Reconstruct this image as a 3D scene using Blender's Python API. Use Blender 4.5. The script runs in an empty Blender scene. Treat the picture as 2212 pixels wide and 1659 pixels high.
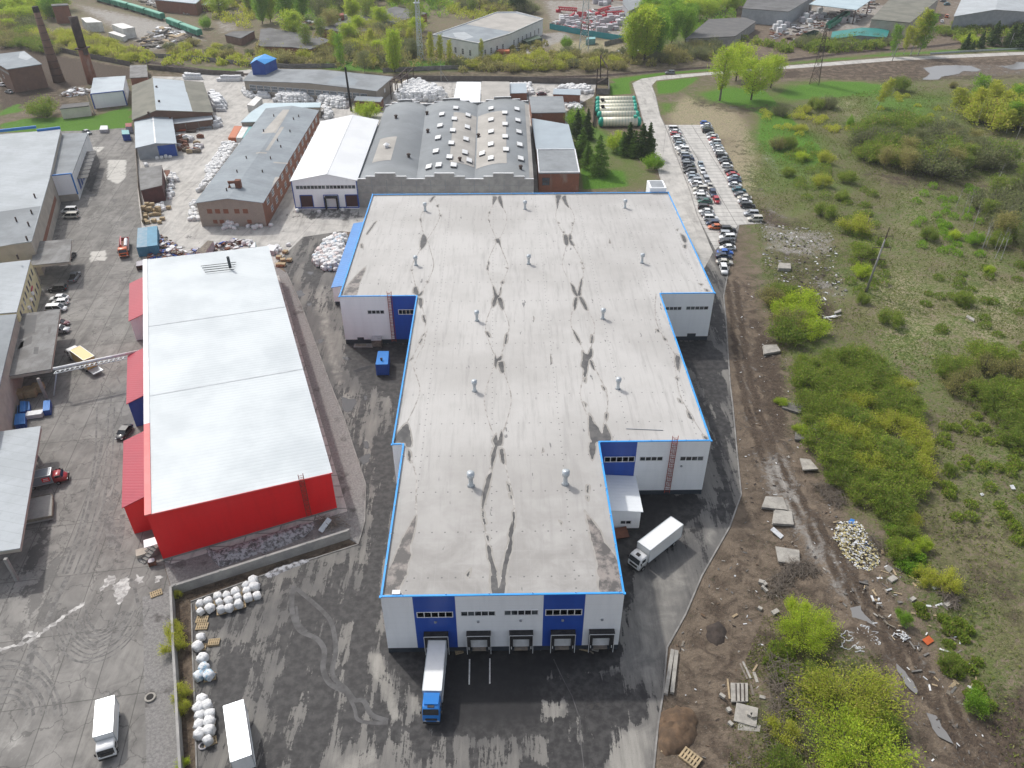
import bpy,bmesh,math,random
import numpy as np
from mathutils import Vector,Matrix
from mathutils.geometry import delaunay_2d_cdt
rnd=random.Random(11)
rs=np.random.RandomState(5)
S=bpy.context.scene
COL=S.collection
R=math.radians
IW,IH,FPX,CAMH=2212.0,1659.0,1703.246,100.0
PITCH,ROLL,YAW=R(35.7232),R(-0.0601),R(-0.9364)
_f=Vector((0,math.cos(PITCH),-math.sin(PITCH)));_r=Vector((1,0,0));_u=Vector((0,math.sin(PITCH),math.cos(PITCH)))
_r2=_r*math.cos(ROLL)+_u*math.sin(ROLL);_u2=_u*math.cos(ROLL)-_r*math.sin(ROLL)
_Z=Matrix.Rotation(YAW,3,'Z')
AX,AU,AF=_Z@_r2,_Z@_u2,_Z@_f
def ray(u,v):return AX*((u-IW/2)/FPX)+AU*((IH/2-v)/FPX)+AF
def G(u,v,z=0.0):
 d=ray(u,v);t=(z-CAMH)/d.z
 return Vector((d.x*t,d.y*t,z))
def k(i,j,x,y):return(553*j+x/4.0,414.75*i+y/4.0)
def K(i,j,x,y,z=0.0):return G(*k(i,j,x,y),z)
def KL(i,j,pts,z=0.0):return[K(i,j,x,y,z)for x,y in pts]
def GL(pts,z=0.0):return[G(x,y,z)for x,y in pts]
def onwall(A,B,u,v):
 d=ray(u,v);n=Vector((-(B-A).y,(B-A).x,0)).normalized()
 t=(A-Vector((0,0,CAMH))).dot(n)/d.dot(n);p=Vector((0,0,CAMH))+d*t
 return(p-A).dot(Vector(((B-A).x,(B-A).y,0)).normalized()),p.z
cam=bpy.data.cameras.new('camera');camo=bpy.data.objects.new('camera',cam);COL.objects.link(camo)
camo.matrix_world=Matrix(((AX.x,AU.x,-AF.x,0),(AX.y,AU.y,-AF.y,0),(AX.z,AU.z,-AF.z,CAMH),(0,0,0,1)))
cam.sensor_width=36;cam.sensor_fit='HORIZONTAL';cam.lens=36*FPX/IW;cam.clip_end=6000;cam.clip_start=1
S.camera=camo
SUNV=Vector((7.2,-8.4,-12.7)).normalized()
el=math.asin(-SUNV.z);az=math.atan2(-SUNV.x,-SUNV.y)
w=bpy.data.worlds.new('World');S.world=w;w.use_nodes=True
nt=w.node_tree;nt.nodes.clear()
sky=nt.nodes.new('ShaderNodeTexSky');sky.sky_type='NISHITA';sky.sun_disc=False
sky.sun_elevation=el;sky.sun_rotation=az;sky.air_density=1.0;sky.dust_density=4.0;sky.ozone_density=1.0;sky.altitude=200
bg=nt.nodes.new('ShaderNodeBackground');bg.inputs[1].default_value=0.15
hsv=nt.nodes.new('ShaderNodeHueSaturation');hsv.inputs['Saturation'].default_value=0.45
wo=nt.nodes.new('ShaderNodeOutputWorld')
nt.links.new(sky.outputs[0],hsv.inputs['Color']);nt.links.new(hsv.outputs[0],bg.inputs[0]);nt.links.new(bg.outputs[0],wo.inputs[0])
sl=bpy.data.lights.new('sun','SUN');sl.energy=2.0;sl.angle=R(2.0);sl.color=(1.0,0.965,0.91)
so=bpy.data.objects.new('sun',sl);COL.objects.link(so);so.location=(-100,200,200)
so.rotation_euler=SUNV.to_track_quat('-Z','Y').to_euler()
S.view_settings.view_transform='Standard';S.view_settings.look='None';S.view_settings.exposure=0.32;S.view_settings.gamma=1.0
MT={}
class NT:
 def __init__(s,name):
  s.m=bpy.data.materials.new(name);s.m.use_nodes=True;s.t=s.m.node_tree
  s.b=s.t.nodes['Principled BSDF'];MT[name]=s.m
  s.geo=None
 def n(s,ty,**kw):
  x=s.t.nodes.new('ShaderNode'+ty)
  for a,b in kw.items():setattr(x,a,b)
  return x
 def l(s,a,b):s.t.links.new(a,b)
 def pos(s,obj=False):
  if obj:return s.n('TexCoord').outputs['Object']
  if not s.geo:s.geo=s.n('NewGeometry')
  return s.geo.outputs['Position']
 def val(s,x,sock):
  if isinstance(x,(int,float)):sock.default_value=x
  elif isinstance(x,(tuple,list)):sock.default_value=(*x[:3],1)if len(sock.default_value)==4 else x[:3]
  else:s.l(x,sock)
 def math(s,op,a,b=0.0,c=None):
  x=s.n('Math',operation=op);s.val(a,x.inputs[0]);s.val(b,x.inputs[1])
  if c is not None:s.val(c,x.inputs[2])
  return x.outputs[0]
 def noise(s,scale,detail=4,rough=0.55,vec=None,dist=0.0,stretch=None,obj=False):
  v=vec or s.pos(obj)
  if stretch:
   mp=s.n('Mapping');s.l(v,mp.inputs[0]);mp.inputs['Scale'].default_value=stretch[:3]
   if len(stretch)>3:mp.inputs['Rotation'].default_value=(0,0,stretch[3])
   v=mp.outputs[0]
  x=s.n('TexNoise');s.l(v,x.inputs['Vector']);x.inputs['Scale'].default_value=scale
  x.inputs['Detail'].default_value=detail;x.inputs['Roughness'].default_value=rough;x.inputs['Distortion'].default_value=dist
  return x.outputs[0]
 def step(s,x,lo,hi,a=0.0,b=1.0):
  m=s.n('MapRange',interpolation_type='SMOOTHSTEP');s.val(x,m.inputs[0])
  m.inputs[1].default_value=lo;m.inputs[2].default_value=hi;m.inputs[3].default_value=a;m.inputs[4].default_value=b
  return m.outputs[0]
 def mix(s,f,a,b,mode='MIX'):
  m=s.n('Mix',data_type='RGBA',blend_type=mode);s.val(f,m.inputs[0]);s.val(a,m.inputs[6]);s.val(b,m.inputs[7])
  return m.outputs[2]
 def color(s,c):s.val(c,s.b.inputs['Base Color'])
 def rough(s,r):s.val(r,s.b.inputs['Roughness'])
 def bump(s,h,strength=0.3,dist=0.05):
  x=s.n('Bump');s.val(h,x.inputs['Height']);x.inputs['Strength'].default_value=strength;x.inputs['Distance'].default_value=dist
  s.l(x.outputs[0],s.b.inputs['Normal'])
 def spec(s,v):s.b.inputs['Specular IOR Level'].default_value=v
 def attr(s,name):return s.n('Attribute',attribute_name=name)
 def rand(s):return s.n('ObjectInfo').outputs['Random']
def plain(name,c1,c2=None,scale=0.6,rough=0.7,spec=0.3,metal=0.0,bump=0.0,obj=False,lo=0.35,hi=0.65,fine=0.0):
 t=NT(name);c2=c2 or tuple(x*0.82 for x in c1)
 c=t.mix(t.step(t.noise(scale,6,0.6,obj=obj),lo,hi),c1,c2)
 if fine:c=t.mix(t.step(t.noise(scale*9,3,0.6,obj=obj),0.4,0.72,0,fine),c,tuple(x*0.5 for x in c1))
 t.color(c);t.rough(rough);t.spec(spec);t.b.inputs['Metallic'].default_value=metal
 if bump:t.bump(t.noise(scale*8,4,0.6,obj=obj),bump,0.06)
 return t.m
def ribbed(name,c1,c2=None,dirv=(1,0),period=1.0,rough=0.45,strength=0.5,depth=0.06,scale=0.15,streak=None,metal=0.0,spec=0.4,groove_shade=None):
 t=NT(name);c2=c2 or tuple(x*0.88 for x in c1)
 c=t.mix(t.step(t.noise(scale,6,0.6,stretch=streak),0.35,0.7),c1,c2)
 d=t.n('VectorMath',operation='DOT_PRODUCT');t.l(t.pos(),d.inputs[0]);d.inputs[1].default_value=(dirv[0],dirv[1],0)
 ph=t.math('MULTIPLY',d.outputs['Value'],2*math.pi/period)
 sn=t.math('POWER',t.math('ABSOLUTE',t.math('SINE',t.math('MULTIPLY',ph,0.5))),0.45)
 if groove_shade:c=t.mix(t.step(sn,0.2,0.45,groove_shade,0.0),c,tuple(x*0.6 for x in c1))  # grooves darkened in the colour as painted shade, on top of the bump
 t.color(c);t.rough(rough);t.spec(spec);t.b.inputs['Metallic'].default_value=metal
 t.bump(sn,strength,depth)
 return t.m
def panelled(name,c1,c2=None,hp=1.0,rough=0.5,wash=0.12):
 t=NT(name);c2=c2 or tuple(x*0.9 for x in c1)
 z=t.n('SeparateXYZ');t.l(t.pos(),z.inputs[0])
 fr=t.math('FRACT',t.math('DIVIDE',z.outputs[2],hp))
 ln=t.step(t.math('ABSOLUTE',t.math('SUBTRACT',fr,0.5)),0.465,0.5)
 c=t.mix(t.step(t.noise(1.0,5,0.6,stretch=(0.9,0.9,0.12)),0.4,0.75,0,1),c1,c2)
 c=t.mix(t.math('MULTIPLY',ln,wash),c,tuple(x*0.35 for x in c1))
 t.color(c);t.rough(rough);t.spec(0.4);t.bump(t.math('SUBTRACT',1.0,ln),0.25,0.02)
 return t.m
class MB:
 def __init__(s):s.v=[];s.f=[];s.mi=[];s.cur=0
 def add(s,vs,fs):
  o=len(s.v);s.v+=[tuple(p)for p in vs];s.f+=[tuple(i+o for i in f)for f in fs];s.mi+=[s.cur]*len(fs);return s
 def quad(s,a,b,c,d):return s.add([a,b,c,d],[(0,1,2,3)])
 def prism(s,poly,z0,z1):
  n=len(poly);ar=sum(poly[i][0]*poly[(i+1)%n][1]-poly[(i+1)%n][0]*poly[i][1]for i in range(n))
  if ar<0:poly=poly[::-1]
  z0s=z0 if isinstance(z0,(list,tuple))else[z0]*n;z1s=z1 if isinstance(z1,(list,tuple))else[z1]*n
  if ar<0 and isinstance(z1,(list,tuple)):z1s=z1s[::-1]
  vs=[(p[0],p[1],z)for p,z in zip(poly,z0s)]+[(p[0],p[1],z)for p,z in zip(poly,z1s)]
  return s.add(vs,[tuple(range(n-1,-1,-1)),tuple(range(n,2*n))]+[(i,(i+1)%n,n+(i+1)%n,n+i)for i in range(n)])
 def box(s,c,size,rz=0.0,M=None):
  x,y,z=size[0]/2,size[1]/2,size[2]/2;cs,sn=math.cos(rz),math.sin(rz)
  vs=[Vector((a*x,b*y,q*z))for q in(-1,1)for a,b in((-1,-1),(1,-1),(1,1),(-1,1))]
  if M:vs=[M@v for v in vs]
  vs=[(c[0]+v.x*cs-v.y*sn,c[1]+v.x*sn+v.y*cs,c[2]+v.z)for v in vs]
  return s.add(vs,[(3,2,1,0),(4,5,6,7),(0,1,5,4),(1,2,6,5),(2,3,7,6),(3,0,4,7)])
 def bar(s,p,q,wd,ht=None):
  p,q=Vector(p),Vector(q);ht=ht or wd;d=(q-p)
  if d.length<1e-6:return s
  d.normalize();up=Vector((0,0,1))if abs(d.z)<0.95 else Vector((0,1,0))
  a=d.cross(up).normalized()*wd/2;b=a.cross(d).normalized()*ht/2
  vs=[p-a-b,p+a-b,p+a+b,p-a+b,q-a-b,q+a-b,q+a+b,q-a+b]
  return s.add(vs,[(0,1,2,3),(7,6,5,4),(4,5,1,0),(5,6,2,1),(6,7,3,2),(7,4,0,3)])
 def tube(s,pts,rad,n=8,cap=True):
  pts=[Vector(p)for p in pts];rad=rad if isinstance(rad,(list,tuple))else[rad]*len(pts)
  o=len(s.v)
  for i,p in enumerate(pts):
   d=(pts[min(i+1,len(pts)-1)]-pts[max(i-1,0)])
   if d.length<1e-9:d=Vector((0,0,1))
   d.normalize();up=Vector((0,0,1))if abs(d.z)<0.9 else Vector((1,0,0))
   a=d.cross(up).normalized();b=a.cross(d).normalized()
   for q in range(n):
    t=2*math.pi*q/n;s.v.append(tuple(p+a*(math.cos(t)*rad[i])+b*(math.sin(t)*rad[i])))
  for i in range(len(pts)-1):
   for q in range(n):
    s.f.append((o+i*n+q,o+i*n+(q+1)%n,o+(i+1)*n+(q+1)%n,o+(i+1)*n+q));s.mi.append(s.cur)
  if cap:
   s.f.append(tuple(o+q for q in range(n-1,-1,-1)));s.f.append(tuple(o+(len(pts)-1)*n+q for q in range(n)));s.mi+=[s.cur]*2
  return s
 def lathe(s,c,prof,n=14):
  return s.tube([(c[0],c[1],c[2]+z)for r,z in prof],[max(r,0.002)for r,z in prof],n)
 def mesh(s,name,mat,smooth=False,off=(0,0,0)):
  me=bpy.data.meshes.new(name);v=np.array(s.v,dtype=float)-np.array(off)if s.v else s.v
  me.from_pydata([tuple(x)for x in v],[],s.f)
  for m in(mat if isinstance(mat,(list,tuple))else[mat]):me.materials.append(MT[m]if isinstance(m,str)else m)
  if isinstance(mat,(list,tuple)):me.polygons.foreach_set('material_index',s.mi)
  if smooth:me.polygons.foreach_set('use_smooth',[True]*len(me.polygons))
  me.update();return me
 def build(s,name,mat,parent=None,smooth=False,off=None):
  o=Vector((0,0,0));p=parent
  while p:o=o+p.location;p=p.parent
  if off is not None:o=o+Vector(off)
  ob=bpy.data.objects.new(name,s.mesh(name,mat,smooth,o));COL.objects.link(ob);ob.parent=parent
  if off is not None:ob.location=off
  return ob
def tag(o,label=None,cat=None,group=None,kind=None):
 if label:o['label']=label
 if cat:o['category']=cat
 if group:o['group']=group
 if kind:o['kind']=kind
 return o
def thing(name,label,cat,loc=(0,0,0),rz=0.0,group=None):
 o=bpy.data.objects.new(name,None);COL.objects.link(o);o.location=loc;o.rotation_euler=(0,0,rz);o.empty_display_size=0.3
 return tag(o,label,cat,group)
KIDS={}
def kids(o):
 return o.children
def dup(root,loc,rz=0.0,label=None,group=None,scale=None,mats=None,keep=True):
 r=root.copy();COL.objects.link(r);r.location=loc;r.rotation_euler=(0,0,rz)
 if scale:r.scale=scale if isinstance(scale,(tuple,list))else(scale,)*3
 if label:r['label']=label
 if group:r['group']=group
 def swap(o):
  if mats and o.type=='MESH':
   for i,sl_ in enumerate(o.material_slots):
    nm_=sl_.material.name if sl_.material else ''
    if nm_ in mats:sl_.link='OBJECT';sl_.material=MT[mats[nm_]]
 swap(r)
 for ch in kids(root):
  c=ch.copy();COL.objects.link(c);c.parent=r;swap(c)
  for g in kids(ch):
   d=g.copy();COL.objects.link(d);d.parent=c;swap(d)
 return r
def sdist(P,poly):
 Q=np.array([(p[0],p[1])for p in poly]);n=len(Q);d=np.full(len(P),1e9);inside=np.zeros(len(P),bool)
 lo,hi=Q.min(0),Q.max(0)
 for i in range(n):
  a,b=Q[i],Q[(i+1)%n];e=b-a;L=(e**2).sum()+1e-9
  t=np.clip(((P-a)@e)/L,0,1);d=np.minimum(d,np.hypot(*(P-a-t[:,None]*e).T))
  c=((a[1]>P[:,1])!=(b[1]>P[:,1]));
  with np.errstate(divide='ignore',invalid='ignore'):
   xi=(b[0]-a[0])*(P[:,1]-a[1])/(b[1]-a[1]+1e-12)+a[0]
  inside^=c&(P[:,0]<xi)
 return np.where(inside,-d,d)
def field(P,items,base=0.0):
 v=np.full(len(P),base)
 for poly,amp,edge in items:
  sd=sdist(P,poly);t=np.clip(0.5-sd/(2*edge),0,1);v+=amp*t*t*(3-2*t)
 return v
def setcol(me,name,arr):
 a=me.color_attributes.new(name,'FLOAT_COLOR','POINT');a.data.foreach_set('color',arr.astype(np.float32).ravel())
def sheet(name,poly,z,res,mat,fields=None,label=None,thick=None):
 Q=[Vector((p[0],p[1]))for p in poly];pts=list(Q);edges=[]
 pts=[];
 for i in range(len(Q)):
  a,b=Q[i],Q[(i+1)%len(Q)];m=max(1,int((b-a).length/res))
  for q in range(m):pts.append(a+(b-a)*(q/m))
 nb=len(pts);edges=[(i,(i+1)%nb)for i in range(nb)]
 xs=np.arange(min(p.x for p in Q)+res*.37,max(p.x for p in Q),res);ys=np.arange(min(p.y for p in Q)+res*.41,max(p.y for p in Q),res)
 if fields:
  X,Y=np.meshgrid(xs,ys);P=np.c_[X.ravel(),Y.ravel()];P=P+rs.uniform(-.12,.12,P.shape)*res
  P=P[sdist(P,poly)<-res*0.4];pts+=[Vector(p)for p in P]
 vs,es,fs,_,_,_=delaunay_2d_cdt(pts,edges,[],1,1e-5)
 me=bpy.data.meshes.new(name);me.from_pydata([(p.x,p.y,z)for p in vs],[],[tuple(f)for f in fs]);me.materials.append(MT[mat])
 if me.polygons and sum(p.normal.z for p in me.polygons)<0:me.flip_normals()
 if fields:
  P=np.array([(p.x,p.y)for p in vs]);arr=np.zeros((len(P),4))
  for i,it in enumerate(fields):arr[:,i]=field(P,it[1],it[0])
  setcol(me,'zone',arr)
 me.update();o=bpy.data.objects.new(name,me);COL.objects.link(o);o['kind']='structure'
 return o
def strip(pts,wd):
 pts=[Vector((p[0],p[1]))for p in pts];n=len(pts);ws=wd if isinstance(wd,(list,tuple))else[wd]*n;Lp,Rp=[],[]
 for i in range(n):
  d=(pts[min(i+1,n-1)]-pts[max(i-1,0)]).normalized();nn=Vector((-d.y,d.x))*ws[i]/2
  Lp.append(pts[i]+nn);Rp.append(pts[i]-nn)
 return Lp+Rp[::-1]
def smooth_line(pts,m=5):
 P=[Vector((p[0],p[1]))for p in pts];out=[]
 for i in range(len(P)-1):
  p0,p1,p2,p3=P[max(i-1,0)],P[i],P[i+1],P[min(i+2,len(P)-1)]
  for q in range(m):
   t=q/m;out.append(0.5*((2*p1)+(p2-p0)*t+(2*p0-5*p1+4*p2-p3)*t*t+(3*p1-p0-3*p2+p3)*t**3))
 return out+[P[-1]]
def jag(poly,step=0.6,amp=0.18,rr=rnd):
 out=[];Q=[Vector((p[0],p[1]))for p in poly]
 for i in range(len(Q)):
  a,b=Q[i],Q[(i+1)%len(Q)];m=max(1,int((b-a).length/step));nn=Vector((-(b-a).y,(b-a).x))
  if nn.length>0:nn.normalize()
  for q in range(m):out.append(a+(b-a)*(q/m)+nn*rr.uniform(-amp,amp))
 return out
def flatpolys(polys,z):
 mb=MB()
 for i,po in enumerate(polys):
  try:vs,es,fs,_,_,_=delaunay_2d_cdt([Vector((p[0],p[1]))for p in po],[(i_,(i_+1)%len(po))for i_ in range(len(po))],[],1,1e-5)
  except Exception:continue
  fs=[tuple(f)if(vs[f[1]]-vs[f[0]]).cross(vs[f[2]]-vs[f[0]])>0 else tuple(f)[::-1]for f in fs]
  mb.add([(p.x,p.y,z+i*.0005)for p in vs],fs)
 return mb
def ctr(pts):return sum((Vector((p[0],p[1],0))for p in pts),Vector())/len(pts)
def ccw(pts):
 pts=[Vector((p[0],p[1]))for p in pts];n=len(pts);a=sum(pts[i].x*pts[(i+1)%n].y-pts[(i+1)%n].x*pts[i].y for i in range(n));return pts if a>0 else pts[::-1]
def inset_poly(pts,d):
 pts=ccw(pts);n=len(pts);out=[]
 for i in range(n):
  a,b,c=pts[i-1],pts[i],pts[(i+1)%n];e1,e2=(b-a).normalized(),(c-b).normalized();n1,n2=Vector((-e1.y,e1.x)),Vector((-e2.y,e2.x));bis=(n1+n2)
  bis=bis/max(bis.length_squared*.5,.2);out.append(b+bis*d)
 return out

def ground_mats():
 t=NT('terrain');a=t.attr('zone');sp=t.n('SeparateColor');t.l(a.outputs['Color'],sp.inputs[0])
 g,st,so_,pa=sp.outputs[0],sp.outputs[1],sp.outputs[2],a.outputs['Alpha']
 nb=t.noise(0.045,6,0.6);nm=t.noise(0.35,6,0.65,dist=0.6);nf=t.noise(1.7,5,0.7,dist=0.4);ng=t.noise(2.6,4,0.7)
 col=t.mix(t.step(nm,0.3,0.7),(0.20,0.158,0.118),(0.12,0.094,0.072))
 ns=t.math('ADD',t.math('MULTIPLY',nf,0.55),t.math('MULTIPLY',nm,0.45))
 sc=t.mix(t.step(nf,0.32,0.7),(0.43,0.37,0.25),(0.2,0.172,0.11))
 col=t.mix(t.step(t.math('ADD',st,t.math('MULTIPLY',t.math('SUBTRACT',ns,0.5),2.4)),0.25,0.75),col,sc)
 gc=t.mix(t.step(nf,0.3,0.7),(0.155,0.20,0.052),(0.07,0.105,0.028))
 gc=t.mix(t.step(nb,0.42,0.62),gc,t.mix(t.step(ng,0.3,0.7),(0.19,0.185,0.085),(0.095,0.105,0.04)))
 gc=t.mix(t.step(g,0.75,1.0,0.0,1.0),gc,t.mix(t.step(nf,0.3,0.7),(0.11,0.235,0.025),(0.06,0.14,0.018)))
 gm=t.math('ADD',g,t.math('ADD',t.math('MULTIPLY',t.math('SUBTRACT',nf,0.5),2.2),t.math('MULTIPLY',t.math('SUBTRACT',nm,0.5),1.5)))
 col=t.mix(t.step(gm,0.2,0.8),col,gc)
 sm=t.math('ADD',so_,t.math('MULTIPLY',t.math('SUBTRACT',nm,0.5),1.6))
 col=t.mix(t.step(sm,0.25,0.75),col,t.mix(t.step(nf,0.3,0.7),(0.115,0.086,0.063),(0.05,0.039,0.032)))
 pm=t.math('ADD',pa,t.math('ADD',t.math('MULTIPLY',t.math('SUBTRACT',nf,0.5),1.4),t.math('MULTIPLY',t.math('SUBTRACT',nm,0.5),1.4)))
 col=t.mix(t.step(pm,0.3,0.85),col,t.mix(t.step(nf,0.35,0.65),(0.42,0.40,0.37),(0.24,0.225,0.205)))
 col=t.mix(t.step(t.noise(5.5,2,0.5),0.66,0.72,0,0.55),col,(0.32,0.3,0.26))
 col=t.mix(t.step(t.noise(4.1,3,0.6),0.62,0.72,0,0.6),col,(0.03,0.027,0.02))
 t.color(col);t.rough(0.95);t.spec(0.15);t.bump(t.math('ADD',nf,t.math('MULTIPLY',ng,0.6)),0.9,0.35)
 t=NT('asphalt');a=t.attr('zone');sp=t.n('SeparateColor');t.l(a.outputs['Color'],sp.inputs[0])
 wn=t.noise(0.22,7,0.68,dist=0.8);ws=t.noise(0.42,6,0.72,stretch=(1.0,0.11,1,R(-6)));wf=t.noise(2.4,4,0.7)
 wl=t.math('ADD',sp.outputs[0],t.math('ADD',t.math('MULTIPLY',t.math('SUBTRACT',wn,0.5),1.2),t.math('ADD',t.math('MULTIPLY',t.math('SUBTRACT',ws,0.5),2.3),t.math('MULTIPLY',t.math('SUBTRACT',wf,0.5),0.35))))
 wet=t.step(wl,0.455,0.545)
 dry=t.mix(t.step(ws,0.3,0.7),(0.215,0.206,0.19),(0.105,0.101,0.097))
 dry=t.mix(t.step(t.noise(0.08,4,0.6),0.4,0.65,0,0.7),dry,(0.095,0.093,0.093))
 dry=t.mix(t.step(t.math('ADD',sp.outputs[1],t.math('MULTIPLY',t.math('SUBTRACT',wn,0.5),1.2)),0.3,0.8),dry,t.mix(t.step(ws,0.35,0.7),(0.31,0.297,0.27),(0.18,0.172,0.158)))
 wc=t.mix(t.step(t.noise(0.9,5,0.6),0.35,0.7),(0.03,0.029,0.03),(0.066,0.064,0.063))
 wc=t.mix(sp.outputs[2],wc,(0.018,0.018,0.02))
 c=t.mix(wet,dry,wc);c=t.mix(t.step(t.noise(9,2,0.5),0.6,0.7,0,0.3),c,(0.03,0.03,0.03))
 t.color(c);t.rough(t.step(wet,0,1,0.9,0.62));t.spec(0.22);t.bump(t.noise(6,3,0.6),0.25,0.03)
 for nm_,base,dk,gx,gy,ang,jw in(('yard_concrete',(0.265,0.254,0.237),(0.15,0.144,0.136),6.0,12.0,R(-8),0.012),('lot_concrete',(0.52,0.505,0.475),(0.38,0.37,0.35),5.5,2.9,R(0),0.02),('dusty_concrete',(0.49,0.472,0.44),(0.33,0.318,0.30),17.0,23.0,R(12),0.003)):
  t=NT(nm_);a=t.attr('zone');sp=t.n('SeparateColor');t.l(a.outputs['Color'],sp.inputs[0])
  wn=t.noise(0.25,7,0.68,dist=0.7);ws=t.noise(0.5,6,0.72,stretch=(1,0.13,1,R(-14)));wf=t.noise(2.6,4,0.7)
  wl=t.math('ADD',sp.outputs[0],t.math('ADD',t.math('MULTIPLY',t.math('SUBTRACT',wn,0.5),1.6),t.math('ADD',t.math('MULTIPLY',t.math('SUBTRACT',ws,0.5),1.5),t.math('MULTIPLY',t.math('SUBTRACT',wf,0.5),0.5))))
  wet=t.step(wl,0.45,0.6,0,.85)
  mp=t.n('Mapping');t.l(t.pos(),mp.inputs[0]);mp.inputs['Rotation'].default_value=(0,0,ang)
  sx=t.n('SeparateXYZ');t.l(mp.outputs[0],sx.inputs[0])
  fx=t.math('FRACT',t.math('DIVIDE',sx.outputs[0],gx));fy=t.math('FRACT',t.math('DIVIDE',sx.outputs[1],gy))
  jx=t.step(t.math('ABSOLUTE',t.math('SUBTRACT',fx,0.5)),0.5-jw*1.6,0.5-jw*0.4);jy=t.step(t.math('ABSOLUTE',t.math('SUBTRACT',fy,0.5)),0.5-jw*1.6*gx/gy,0.5-jw*0.4*gx/gy)
  wnz=t.n('TexWhiteNoise',noise_dimensions='2D');cb=t.n('CombineXYZ')
  t.l(t.math('FLOOR',t.math('DIVIDE',sx.outputs[0],gx)),cb.inputs[0]);t.l(t.math('FLOOR',t.math('DIVIDE',sx.outputs[1],gy)),cb.inputs[1]);t.l(cb.outputs[0],wnz.inputs['Vector'])
  c=t.mix(t.step(wn,0.35,0.7),base,dk)
  c=t.mix(t.math('MULTIPLY',wnz.outputs['Value'],0.1 if nm_=='dusty_concrete' else 0.5),c,dk)
  c=t.mix(t.step(ws,0.45,0.7,0,0.6),c,tuple(x*1.12 for x in base));c=t.mix(t.step(t.noise(0.33,6,0.7,stretch=(1,0.15,1,R(-10))),0.5,0.68,0,0.55),c,tuple(x*0.42 for x in base))
  c=t.mix(t.step(t.math('ADD',sp.outputs[1],t.math('MULTIPLY',t.math('SUBTRACT',wn,0.5),1.2)),0.3,0.8),c,(0.5,0.485,0.45))
  c=t.mix(wet,c,t.mix(wf,(0.11,0.105,0.1),(0.045,0.043,0.042)))
  c=t.mix(t.math('MULTIPLY',t.math('MAXIMUM',jx,jy),0.65),c,(0.07,0.068,0.062))
  vo=t.n('TexVoronoi',feature='DISTANCE_TO_EDGE');v2=t.n('VectorMath',operation='ADD');t.l(t.pos(),v2.inputs[0])
  ncv=t.n('TexNoise');t.l(t.pos(),ncv.inputs['Vector']);ncv.inputs['Scale'].default_value=0.5;ncv.inputs['Detail'].default_value=4
  sc_=t.n('VectorMath',operation='SCALE');t.l(ncv.outputs['Color'],sc_.inputs[0]);sc_.inputs['Scale'].default_value=3.0;t.l(sc_.outputs[0],v2.inputs[1])
  t.l(v2.outputs[0],vo.inputs['Vector']);vo.inputs['Scale'].default_value=0.14
  c=t.mix(t.step(vo.outputs['Distance'],0.004,0.013,0.5 if nm_=='yard_concrete' else 0.1,0),c,(0.06,0.058,0.055))
  t.color(c);t.rough(t.step(wet,0,1,0.9,0.55));t.spec(0.25);t.bump(t.noise(5,3,0.6),0.2,0.03)
 plain('road_concrete',(0.43,0.42,0.40),(0.33,0.325,0.31),0.25,0.9,fine=0.25)
 t=NT('gravel');nn=t.noise(2.4,6,0.85);n2=t.noise(0.25,5,0.6)
 c=t.mix(t.step(nn,0.35,0.65),(0.27,0.26,0.25),(0.15,0.145,0.142));c=t.mix(t.step(n2,0.55,0.68,0,0.8),c,t.mix(nn,(0.09,0.08,0.075),(0.05,0.045,0.042)))
 t.color(c);t.rough(0.95);t.bump(nn,1.0,0.1)
 plain('ballast',(0.13,0.105,0.09),(0.075,0.062,0.055),0.8,0.95,bump=0.5)
 plain('kerbstone',(0.29,0.28,0.265),(0.19,0.183,0.175),0.5,0.9)
 plain('rail',(0.10,0.07,0.055),(0.16,0.12,0.10),0.4,0.6)
 t=NT('puddle');t.color((0.05,0.05,0.052));t.rough(0.06);t.spec(0.5)
 t=NT('puddle_pale');t.color((0.2,0.195,0.19));t.rough(0.22);t.spec(0.6)
 t=NT('puddle_glare');nn=t.noise(0.8,6,0.7,dist=.5);t.color(t.mix(t.step(nn,.4,.6),(0.42,0.41,0.395),(0.26,0.25,0.24)));t.rough(t.step(nn,.4,.6,.45,.8));t.spec(.25)  # pale matte colour stands in for sky mirrored in the puddles
 t=NT('dirty_snow');nn=t.noise(1.4,6,0.7);c=t.mix(t.step(nn,0.42,0.6),(0.42,0.42,0.44),(0.11,0.105,0.105));t.color(c);t.rough(0.9);t.bump(nn,1.0,0.25)
 plain('white_paint',(0.72,0.72,0.70),(0.5,0.5,0.49),2.0,0.8)
 t=NT('tyre_mark');t.color(t.mix(t.step(t.noise(0.9,6,0.75),0.4,0.6),(0.105,0.101,0.097),(0.19,0.184,0.174)));t.rough(0.85)
ground_mats()
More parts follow.
